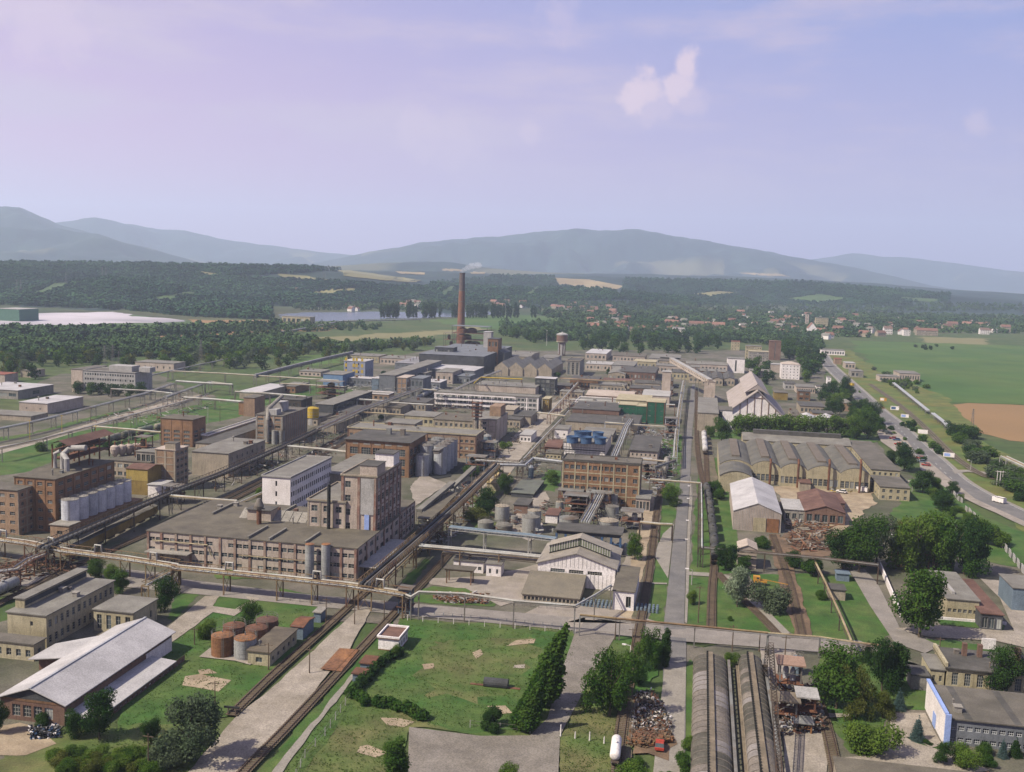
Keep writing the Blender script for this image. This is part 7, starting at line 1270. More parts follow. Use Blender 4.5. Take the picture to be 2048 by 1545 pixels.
m_tb = M((.06, .062, .06), .3, (.11, .10, .09), streak=.3); ORD = ['nearest', 'second', 'third', 'fourth', 'fifth', 'sixth', 'seventh', 'eighth', 'ninth', 'tenth', 'eleventh', 'twelfth']
def train(px, mt, what, grp, scl=1):
    pr = tank_wagon(mt); _, L_ = along(px, 1); n = max(1, int(L_/12.9)); sp, _ = along(px, n)
    for k, (c, a) in enumerate(sp):
        if scl != 1: pr.scale = (scl,)*3
        lb = f'{what}, {ORD[min(k, 11)]} from the front' if n > 1 else what; o = pr if k == 0 else copy_tree(pr); o.location = (c.x, c.y, ZL[0]+.3); o.rotation_euler = (0, 0, a); tag(o, lb, 'tank wagon', grp if n > 1 else None)
train([(1430, 1136), (1426, 1090), (1420, 1040), (1412, 985)], m_tb, 'black tank wagon of the train beside the avenue', 'black tank wagons beside the avenue'); train([(1410, 914), (1407, 876)], M((.6, .58, .58), .1, (.45, .4, .36), streak=.4), 'pale tank wagon by the workshops', 'pale tank wagons by the workshops')
train([(140, 912), (200, 896), (260, 878), (330, 862), (400, 846)], M((.12, .17, .12), .25, (.3, .26, .2)), 'greenish tank wagon behind the hoppers', 'greenish tank wagons behind the hoppers'); train([(822, 812), (850, 798), (875, 786)], m_tank, 'pale tank wagon below the steam pipe', 'pale tank wagons below the steam pipe'); train([(1228, 1545), (1233, 1498)], m_white, 'white tank wagon at the bottom edge of the scrap siding', 'white wagon', .68); train([(-30, 1216), (42, 1183)], m_tank, 'grey tank wagon at the left edge', 'grey wagons at the left edge')
train([(1328, 958), (1334, 930)], m_conc, 'brown grey wagon behind the brick grid office', 'wagon'); 
bw = thing('box_wagon', None, None, (0, 0, 0)); q = MB(); q.box(-1.35, -6.5, 1.1, 1.35, 6.5, 3.6); q.build('body', m_mustard, bw); q = MB(); q.quad((-1.45, -6.6, 3.6), (0, -6.6, 4.1), (0, 6.6, 4.1), (-1.45, 6.6, 3.6)); q.quad((0, -6.6, 4.1), (1.45, -6.6, 3.6), (1.45, 6.6, 3.6), (0, 6.6, 4.1)); q.build('roof', m_roofg, bw); q = MB(); [q.tube([(-.8, y, .5), (.8, y, .5)], .46, 10) for y in (-4.8, -3, 3, 4.8)]; q.box(-1, -6.5, .8, 1, 6.5, 1.1); q.build('bogie', m_dsteel, bw)
for k, (c, a) in enumerate(along([(150, 1118), (300, 1040)], 7)[0]): o = bw if k == 0 else copy_tree(bw); o.location = (c.x, c.y, ZL[0]+.3); o.rotation_euler = (0, 0, a); tag(o, f'mustard box wagon under the left pipe bridge, {ORD[k]} from the front', 'box wagon', 'mustard box wagons')
def car(mt, L_=4.3, w_=1.75, h_=1.45, van=False):
    r = thing('van' if van else 'car', None, None, (0, 0, 0)); q = MB(); z = .35; hb = h_*.55 if not van else h_*.9; n = len(q.v)
    q.box(-w_/2, -L_/2, z, w_/2, L_/2, hb); q.build('body', mt, r); q = MB(); a, b_ = (-L_*.42, L_*.22) if not van else (-L_*.48, L_*.34); t = w_/2-.12
    q.v += [(-w_/2+.03, a, hb), (w_/2-.03, a, hb), (w_/2-.03, b_, hb), (-w_/2+.03, b_, hb), (-t, a+.35, h_), (t, a+.35, h_), (t, b_-.6, h_), (-t, b_-.6, h_)]; q.f += [(4, 5, 6, 7), (0, 1, 5, 4), (1, 2, 6, 5), (2, 3, 7, 6), (3, 0, 4, 7)]; q.mi += [0, 1, 1, 1, 1]; q.build('cabin', [mt, m_glass], r)
    for x in (-w_/2+.1, w_/2-.1):
        for y in (-L_*.3, L_*.3): q = MB(); q.tube([(x-.1, y, .33), (x+.1, y, .33)], .33, 10); q.build('wheel', m_black, r)
    return r
def pl(o, px, py, rz, lb, z=None): g = P(px, py); o.location = (g[0], g[1], ZL[0]+.02); o.rotation_euler = (0, 0, rz); tag(o, lb, 'van' if o.name.startswith('van') else 'car')
HD = math.radians(28)
for mt, x, y, lb, rz, vn in ((m_white, 1998, 1008, 'white van driving on the highway', HD+.15, 1), (m_yellow, 1703, 773, 'pale yellow van on the far stretch of the highway', HD-.1, 1), (m_orange, 1764, 819, 'orange car on the highway before the billboards', HD-.1, 0), (m_blue, 1751, 822, 'dark blue car on the highway behind the orange one', HD-.1, 0), (m_dgrey, 1771, 867, 'dark car at the back of the car park', 1.4, 0), (m_dgrey, 1778, 871, 'second dark car in the car park', 1.4, 0), (m_red, 1786, 880, 'red car in the middle of the car park', 1.4, 0), (m_blue, 1793, 883, 'blue car in the car park', 1.4, 0), (m_red, 1796, 892, 'second red car at the front of the car park', 1.4, 0), (m_bluegrey, 1806, 892, 'blue grey car at the front of the car park', 1.4, 0), (m_red, 1840, 920, 'red car parked beside the highway', 1.3, 0), (m_bluegrey, 1843, 927, 'blue grey car parked between two red ones', 1.3, 0), (m_red, 1852, 934, 'dark red car nearest in the roadside row', 1.3, 0),
                             (m_white, 768, 1142, 'white pickup under the pipe bridge at the tower', .8, 1), (m_black, 1520, 956, 'black car in the workshops yard', .4, 0), (m_bluegrey, 1562, 961, 'grey blue car before the arched workshops', 1.2, 0), (m_white, 1786, 1086, 'white van among the trees by the arcade', 1.4, 1), (m_dgrey, 1440, 990, 'dark car left of the metal hall', 1.2, 0), (m_white, 1683, 988, 'white car in the workshops yard', 1, 0), (m_white, 1722, 986, 'white lorry trailer in the workshops yard', 1.2, 1), (m_red, 1233+86, 1500, 'rusty red tractor beside the scrap heap', 0, 0)):
    c_ = car(mt, 5.4, 2.1, 2.4, True) if vn else car(mt); pl(c_, x, y, rz, lb)
# yellow rail crane
g = P(1520, 1172); rt = thing('mobile_crane', 'yellow mobile crane with its lattice boom laid out to the right', 'crane', (g[0], g[1], ZL[0])); rt.scale = (.6, .6, .6); q = MB(); q.box(-3.2, -1.4, 1.1, 3.2, 1.4, 1.9); q.build('chassis', m_orange, rt); q = MB(); q.box(-3.4, -1.3, 1.9, -.2, 1.3, 4.0); q.build('cab', m_orange, rt); q = MB(); q.box(-1.9, -1.34, 2.8, -.6, -1.31, 3.6); q.build('window', m_glass, rt)
for x in (-2.2, 0, 2.2):
    for y in (-1.4, 1.4): q = MB(); q.tube([(x, y-.2, .55), (x, y+.2, .55)], .55, 10); q.build('wheel', m_black, rt)
q = MB(); [q.beam((0, s, 2.6), (13, s*.4-2, 1.6), .16) for s in (-.6, .6)]; [q.beam((k, -.6+.01*k*3-.15*k, 2.6-.08*k), (k+1, .6-.15*k, 2.6-.08*k), .09) for k in range(13)]; q.build('boom', m_orange, rt)
# scrap, piles and clutter
def pile(name, lb, cat, poly, n, mats, s0=.3, s1=1.4, h=1.2):
    xs = [p[0] for p in poly]; ys = [p[1] for p in poly]; o0 = Vector(P(sum(xs)/len(xs), sum(ys)/len(ys))); q = MB(); r = random.Random(int(xs[0])); k = 0
    while k < n:
        x, y = r.uniform(min(xs), max(xs)), r.uniform(min(ys), max(ys)); c = False
        for (x0, y0), (x1, y1) in zip(poly, poly[1:]+poly[:1]):
            if (y0 > y) != (y1 > y) and x < (x1-x0)*(y-y0)/(y1-y0)+x0: c = not c
        if not c: continue
        k += 1; p = Vector(P(x, y))-o0; z = r.random()**2*h; L_ = r.uniform(s0, s1); a = r.uniform(0, 3.14); d = Vector((math.cos(a), math.sin(a), r.uniform(-.3, .3)))*L_; p.z = z+.3
        if d.z < 0: p.z -= d.z
        q.beam(p, p+d, r.uniform(.1, .5)*min(1, L_), r.uniform(.05, .4), mi=r.randrange(len(mats)))
    tag(q.build(name, mats, None, o0), lb, cat, None, 'stuff')
pile('scrap_heap', 'long heap of mixed scrap and rubble beside the overgrown siding', 'scrap', [(1272, 1396), (1300, 1392), (1326, 1420), (1345, 1460), (1330, 1480), (1262, 1475)], 2600, [m_dsteel, m_concl, m_rust, m_black, m_dsteel, m_conc, m_ry, m_rust, m_conc, m_dgrey, m_white], s0=.15, s1=.7, h=1.3); pile('brushwood_heap', 'brown heap of old branches at the end of the scrap', 'brushwood', [(1265, 1475), (1335, 1468), (1342, 1490), (1290, 1502), (1258, 1495)], 1400, [m_rust2, m_wood, m_ry], s0=.3, s1=1.1)
pile('steel_sections', 'rusty steel sections stacked in the yard right of the metal hall', 'steel sections', [(1580, 1052), (1660, 1048), (1680, 1100), (1600, 1108), (1575, 1085)], 420, [m_rust, m_rust2, m_wood, m_wood, m_conc], s0=1.5, s1=5, h=.6); pile('yard_junk', 'mixed junk in the yard before the rusty sheds', 'junk', [(1570, 1038), (1700, 1040), (1690, 1050), (1580, 1052)], 160, [m_dsteel, m_concl, m_rust], s1=2.5); pile('yard_materials', 'timber and pallets lying in the workshops yard', 'materials', [(1640, 962), (1720, 960), (1730, 985), (1660, 992)], 200, [m_wood, m_green, m_yellow, m_concl], s1=3, h=.8)
pile('rubbish', 'black and white rubbish heap by the bottom left hall', 'rubbish', [(58, 1466), (115, 1462), (118, 1480), (62, 1484)], 420, [m_black, m_white, m_black, m_blue, m_dgrey], s1=.8); pile('rubble_island', 'rubble and pallets on the grass island before the white hall', 'rubble', [(868, 1190), (975, 1196), (978, 1212), (900, 1210), (866, 1202)], 500, [m_rust2, m_concl, m_conc, m_rust, m_ry, m_rust], s1=1.6, h=.9)
pile('machinery', 'loose machinery in the process plant', 'machinery', [(1545, 1385), (1640, 1385), (1650, 1470), (1550, 1480)], 900, [m_dsteel, m_rust, m_concl, m_steel], s1=1.5, h=2.2); pile('tank_farm_fittings', 'valves and fittings between the farm tanks', 'fittings', [(985, 1040), (1100, 1010), (1250, 1000), (1260, 1060), (1100, 1075), (990, 1072)], 420, [m_steel, m_dsteel, m_steel, m_rust, m_pipe], s1=3, h=2.5); pile('yard_clutter', 'small clutter standing about the yards right of the coal conveyors', 'clutter', [(1080, 880), (1125, 870), (1125, 930), (1070, 960), (1030, 950)], 260, [m_rust, m_steel, m_concl, m_cream], s1=3, h=1.4)
pile('yard_clutter', 'small clutter in the yards left of the avenue', 'clutter', [(1225, 862), (1350, 862), (1348, 960), (1310, 1000), (1290, 960), (1325, 930), (1320, 880), (1240, 880)], 600, [m_rust, m_steel, m_concl, m_silver], s1=3.5, h=2.5); pile('yard_clutter', 'pipes and fittings lying round the smoky boiler hall', 'clutter', [(640, 760), (860, 765), (930, 760), (860, 800), (700, 790)], 420, [m_steel, m_concl, m_grey, m_pipe], s0=2, s1=8, h=4); pile('yard_clutter', 'clutter on the ground between the left pipe bridges', 'clutter', [(160, 850), (350, 790), (480, 800), (330, 850)], 260, [m_steel, m_rust, m_concl], s1=5, h=2)
pile('yard_clutter', 'clutter along the dark pipe bridge right of the tower', 'clutter', [(850, 1040), (930, 965), (960, 1000), (900, 1090), (830, 1110)], 350, [m_dsteel, m_concl, m_rust, m_pipe], s1=4, h=2.5); pile('roof_fittings', 'ducts and fans crowded on the yards above the green building', 'clutter', [(1100, 800), (1150, 770), (1350, 770), (1345, 810), (1240, 800), (1130, 830)], 700, [m_steel, m_rust, m_concl, m_silver, m_cream], s1=5, h=5); pile('left_yard_clutter', 'clutter beneath the far left racks', 'clutter', [(-10, 1130), (140, 1110), (160, 1150), (-10, 1175)], 250, [m_rust, m_dsteel, m_ry], s1=4, h=2)
pile('yard_clutter', 'clutter in the yards behind the white four storey office', 'clutter', [(560, 900), (690, 860), (690, 900), (640, 930), (520, 950), (430, 990), (420, 975)], 300, [m_dsteel, m_steel, m_rust, m_concl], s1=4, h=2); pile('yard_clutter', 'fittings crowded between the balcony building and the beige works', 'clutter', [(800, 815), (880, 800), (1060, 800), (1050, 835), (900, 830)], 400, [m_dsteel, m_steel, m_rust, m_concl], s1=5, h=3); pile('yard_clutter', 'stacked goods on the pale road right of the stair tower', 'clutter', [(1010, 850), (1080, 820), (1100, 830), (1030, 900), (960, 960), (960, 930)], 200, [m_dsteel, m_conc, m_rust, m_black], s1=3, h=2)
# half-buried dark vessel on the waste ground
g = P(968, 1373); h = P(1018, 1378); k = Vector(h)-Vector(g); rt = thing('old_boiler_vessel', 'dark old cylindrical vessel lying on the waste ground', 'vessel', g); q = MB(); q.tube([(0, 0, 1), tuple(k*.96+Vector((0, 0, 1)))], 1.1, 14); q.build('shell', m_dgrey, rt); q = MB(); q.box(-3, -.5, 0, 8, .3, .4); q.build('cradle', m_rust, rt)
# ------------------------------------------------------------ poles, lamps, fences, signs, pylons
def pole(px, py, yt, lb, lamp=True, mt=None, name='lamp_post', grp=None):
    g = P(px, py); H = HT(px, py, 0, yt); rt = thing(name, lb, 'lamp post' if lamp else 'pole', (g[0], g[1], 0), grp); q = MB(); q.tube([(0, 0, 0), (0, 0, H)], [.16, .09], 6); q.build('pole', mt or m_concl, rt)
    if lamp: q = MB(); q.beam((0, 0, H), (-1.3, -.3, H+.3), .1); q.build('arm', mt or m_concl, rt); q = MB(); q.box(-2.0, -.55, H+.2, -1.0, -.1, H+.42); q.build('lamp_head', m_white, rt)
    elif H > 3.4: q = MB(); q.beam((-1, 0, H-.5), (1, 0, H-.5), .12); q.build('crossarm', mt or m_wood, rt)
for i, (x, y, t) in enumerate(((1384, 1003, 974), (1383, 1024, 999), (1382, 1070, 1043), (1381, 1108, 1081), (1383, 1172, 1140))): pole(x, y, t, f'lamp post on the right kerb of the avenue, {ORD[4-i]} from the front' if i < 4 else 'lamp post on the right kerb of the avenue, nearest the viewer', grp='lamp posts along the avenue')
for x, y, t, lb, la in ((537, 1342, 1286, 'wooden pole at the corner of the pump house', 0), (430, 1434, 1362, 'dark wooden pole by the buffer stop', 0), (619, 1350, 1296, 'pole beside the gravel road', 0), (709, 1252, 1196, 'pole at the top of the gravel road', 0), (768, 1245, 1200, 'pole left of the weighbridge house', 0), (652, 1246, 1196, 'pole by the blue grey hut', 0), (297, 1548, 1468, 'pole rising from the bottom left shrubs', 0), (389, 1292, 1255, 'pole left of the rusty tanks', 0), (1260, 1322, 1292, 'white lamp post at the mown verge right of the poplars', 1), (1121, 1476, 1450, 'low white post in the rough grass, leftmost', 0), (1150, 1480, 1464, 'second low white post in the rough grass', 0), (1179, 1485, 1464, 'third low white post in the rough grass', 0), (1208, 1490, 1474, 'fourth low white post in the rough grass', 0),
                        (1230, 1283, 1236, 'pole before the avenue crossing', 0), (1331-67, 1300, 1256, 'pole at the siding crossing', 0), (1464, 1305, 1250, 'pole before the left vaulted shed', 0), (1518, 1305, 1262, 'pole between the vaulted sheds and the road', 0), (1569, 1326, 1272, 'pole beside the pale blue tank', 0), (1396, 1248, 1172, 'tall red and green pole on the lawn', 0), (1878, 1312, 1275, 'pale pole behind the old cream works', 0), (1927, 1150, 1122, 'pole behind the cream workshop', 0), (1947, 1152, 1120, 'second pole behind the cream workshop', 0), (1824, 985, 964, 'lamp post at the two storey end block', 1), (1993, 972, 941, 'white post, left of three by the railway', 0), (1999, 973, 942, 'white post, middle of three by the railway', 0), (2004, 972, 942, 'white post, right of three by the railway', 0), (1941, 942, 922, 'lamp post on the path beyond the highway', 1),
                        (1093, 692, 661, 'tall white mast left of the water tower', 0), (905, 700, 655, 'dark slim stack before the boiler house', 0), (60, 880, 840, 'yellow gantry pole in the left grass', 0), (124, 865, 830, 'yellow pole beside the left grass road', 0), (181, 845, 815, 'pole by the left road bend', 0), (192, 893, 850, 'yellow pole below the left pipe bridge', 0), (262, 868, 835, 'pole in front of the brick block', 0), (416, 850, 818, 'lamp post right of the brick block', 1), (440, 845, 812, 'slim pole left of the windowless tower', 0), (376, 840, 806, 'pole behind the brick block', 0), (805, 1105, 1085, 'lamp post at the tower bridge', 1)):
    pole(x, y, t, lb, bool(la), m_yellow if 'yellow' in lb else m_white if 'white' in lb else m_wood if la == 0 else m_concl, name='lamp_post' if la else 'wooden_pole')
def pylon(px, py, yt, lb, hill=False):
    g = PT(px, py) if hill else P(px, py); 
    if not g: return
    H = HT(*proj((g[0], g[1], g[2])), g[2], yt)-g[2] if hill else HT(px, py, 0, yt); rt = thing('pylon', lb, 'pylon', g); w_ = H*.07; q = MB(); t_ = max(.12, H*.008)
    for s in (-1, 1):
        for u in (-1, 1): q.beam((s*w_, u*w_, 0), (s*w_*.15, u*w_*.15, H), t_)
    for k in range(9):
        z0_, z1_ = H*k/9, H*(k+1)/9; a, b_ = w_*(1-.85*k/9), w_*(1-.85*(k+1)/9); q.beam((-a, -a, z0_), (b_, -b_, z1_), t_*.6); q.beam((a, -a, z0_), (-b_, -b_, z1_), t_*.6); q.beam((a, -a, z0_), (b_, b_, z1_), t_*.6)
    q.build('lattice', m_steel, rt); q = MB(); [q.beam((-H*f, 0, H*z), (H*f, 0, H*z), t_) for z, f in ((.8, .12), (.9, .09), (.98, .06))]; q.build('crossarm', m_steel, rt)
for a in ((1943, 868, 818, 'lattice pylon at the edge of the wheat field'), (34, 592, 560, 'left pylon of the pair on the lower left slope', 1), (42, 592, 560, 'right pylon of the pair on the lower left slope', 1), (205, 562, 535, 'left pylon of the pair on the forest ridge', 1), (212, 562, 535, 'right pylon of the pair on the forest ridge', 1), (132, 570, 545, 'single pylon on the left ridge', 1), (646, 562, 545, 'left pylon above the lake', 1), (650, 562, 545, 'right pylon above the lake', 1), (210, 742, 692, 'white lattice mast behind the grey office'), (226, 742, 690, 'dark lattice mast behind the grey office'), (238, 742, 702, 'third lattice mast behind the grey office'), (402, 742, 680, 'tall dark lattice tower beside the laboratory')): pylon(*a[:4], hill=len(a) > 4)
def board(px, py, yt, wpx, lb, mt, mt2=None):
    g = P(px, py); k = math.hypot(g[0], g[1])/FPX; H = HT(px, py, 0, yt); w_ = wpx*k; rt = thing('billboard', lb, 'billboard', (g[0], g[1], 0), rz=-.25); q = MB(); q.box(-w_/2, 0, H*.35, w_/2, .25, H); q.build('panel', mt, rt)
    for s in (-.3, .3): q = MB(); q.box(w_*s-.12, .05, 0, w_*s+.12, .22, H*.35-.01); q.build('post', m_steel, rt)
    if mt2: q = MB(); q.box(-w_*.42, -.03, H*.45, w_*.12, -.004, H*.9); q.build('printed_picture', mt2, rt)
board(1789, 824, 813, 15, 'blue and white billboard beyond the orange one', m_white, m_blue); board(1809, 839, 829, 14, 'white billboard with a pale blue picture', m_white, m_lblue); board(1845, 872, 860, 17, 'blank white billboard beside the highway', m_white); board(1897, 919, 906, 19, 'nearest billboard with a pale blue picture and white edge', m_white, m_lblue); board(1766, 806, 796, 12, 'orange and white billboard farthest along the highway', m_orange, m_white)
def fence(lb, px, step, h, mt, name='fence', wire=True, pw=.12):
    pts = [Vector((*p, 0)) for p in resample([P(*p)[:2] for p in px], step, False)]; o0 = pts[0].copy(); rt = thing(name, lb, 'fence', o0)
    for p in pts[:98]: q = MB(); c = p-o0; q.box(c.x-pw/2, c.y-pw/2, 0, c.x+pw/2, c.y+pw/2, h); q.build('post', mt, rt)
    if wire: q = MB(); [q.beam(a-o0+Vector((0, 0, z)), b_-o0+Vector((0, 0, z)), .04) for a, b_ in zip(pts, pts[1:]) for z in (h*.5, h*.95)]; q.build('wire', m_steel, rt)
fence('line of white concrete fence posts through the rough grass', [(592, 1560), (610, 1520), (650, 1475), (700, 1400)], 3.2, 2.0, m_concl); fence('teal railing along the road before the waste ground', [(869, 1232), (960, 1241), (1122, 1256)], 2.2, 1.1, m_bluegrey, wire=True); fence('white fence posts round the waste ground', [(815, 1243), (1000, 1258), (1150, 1270)], 3.5, 1.6, m_white); fence('dark mesh fence before the white hall store', [(1045, 1214), (1110, 1222)], 2, 1.8, m_steel); fence('post fence behind the mown waste ground', [(940, 1458), (1060, 1470)], 4, 1.8, m_concl); fence('fence beside the overgrown siding', [(1262, 1488), (1268, 1440), (1274, 1395)], 4, 1.8, m_concl); fence('railing at the level crossing', [(580, 1205), (660, 1212)], 2.5, 1.2, m_steel)
for (px, lb) in (([(1900, 988), (1922, 1008)], 'short far stretch of the pale slab wall'), ([(1930, 1022), (1952, 1042)], 'middle stretch of the pale slab wall'), ([(1976, 1066), (2010, 1104), (2052, 1156)], 'long near stretch of the pale slab wall at the right edge')):
    pts = [Vector((*p, 0)) for p in resample([P(*p)[:2] for p in px], 3.0, False)]; o0 = pts[0].copy(); rt = thing('slab_wall', lb, 'wall', o0)
    for i, (a, b_) in enumerate(zip(pts, pts[1:])): q = MB(); d = Vector((0, 0, 1.1)); s = Vector(((i % 2)*.5, 0, 0)); q.beam(a-o0+d+s, b_-o0+d+s, .2, 2.2); q.build('slab', m_concl, rt)
# buffer stop
g = P(463, 1436); rt = thing('buffer_stop', 'dark iron buffer stop at the end of the siding', 'buffer stop', (g[0], g[1], ZL[0])); q = MB()
for s in (-.8, .8): q.beam((s, 0, 0), (s-.5, 1.2, 1.3), .18); q.beam((s-.9, 2.2, 0), (s-.5, 1.2, 1.3), .18)
q.build('frame', m_dsteel, rt); q = MB(); q.beam((-2, .9, 1.2), (1.2, 1.0, 1.2), .35); q.build('beam', m_black, rt)
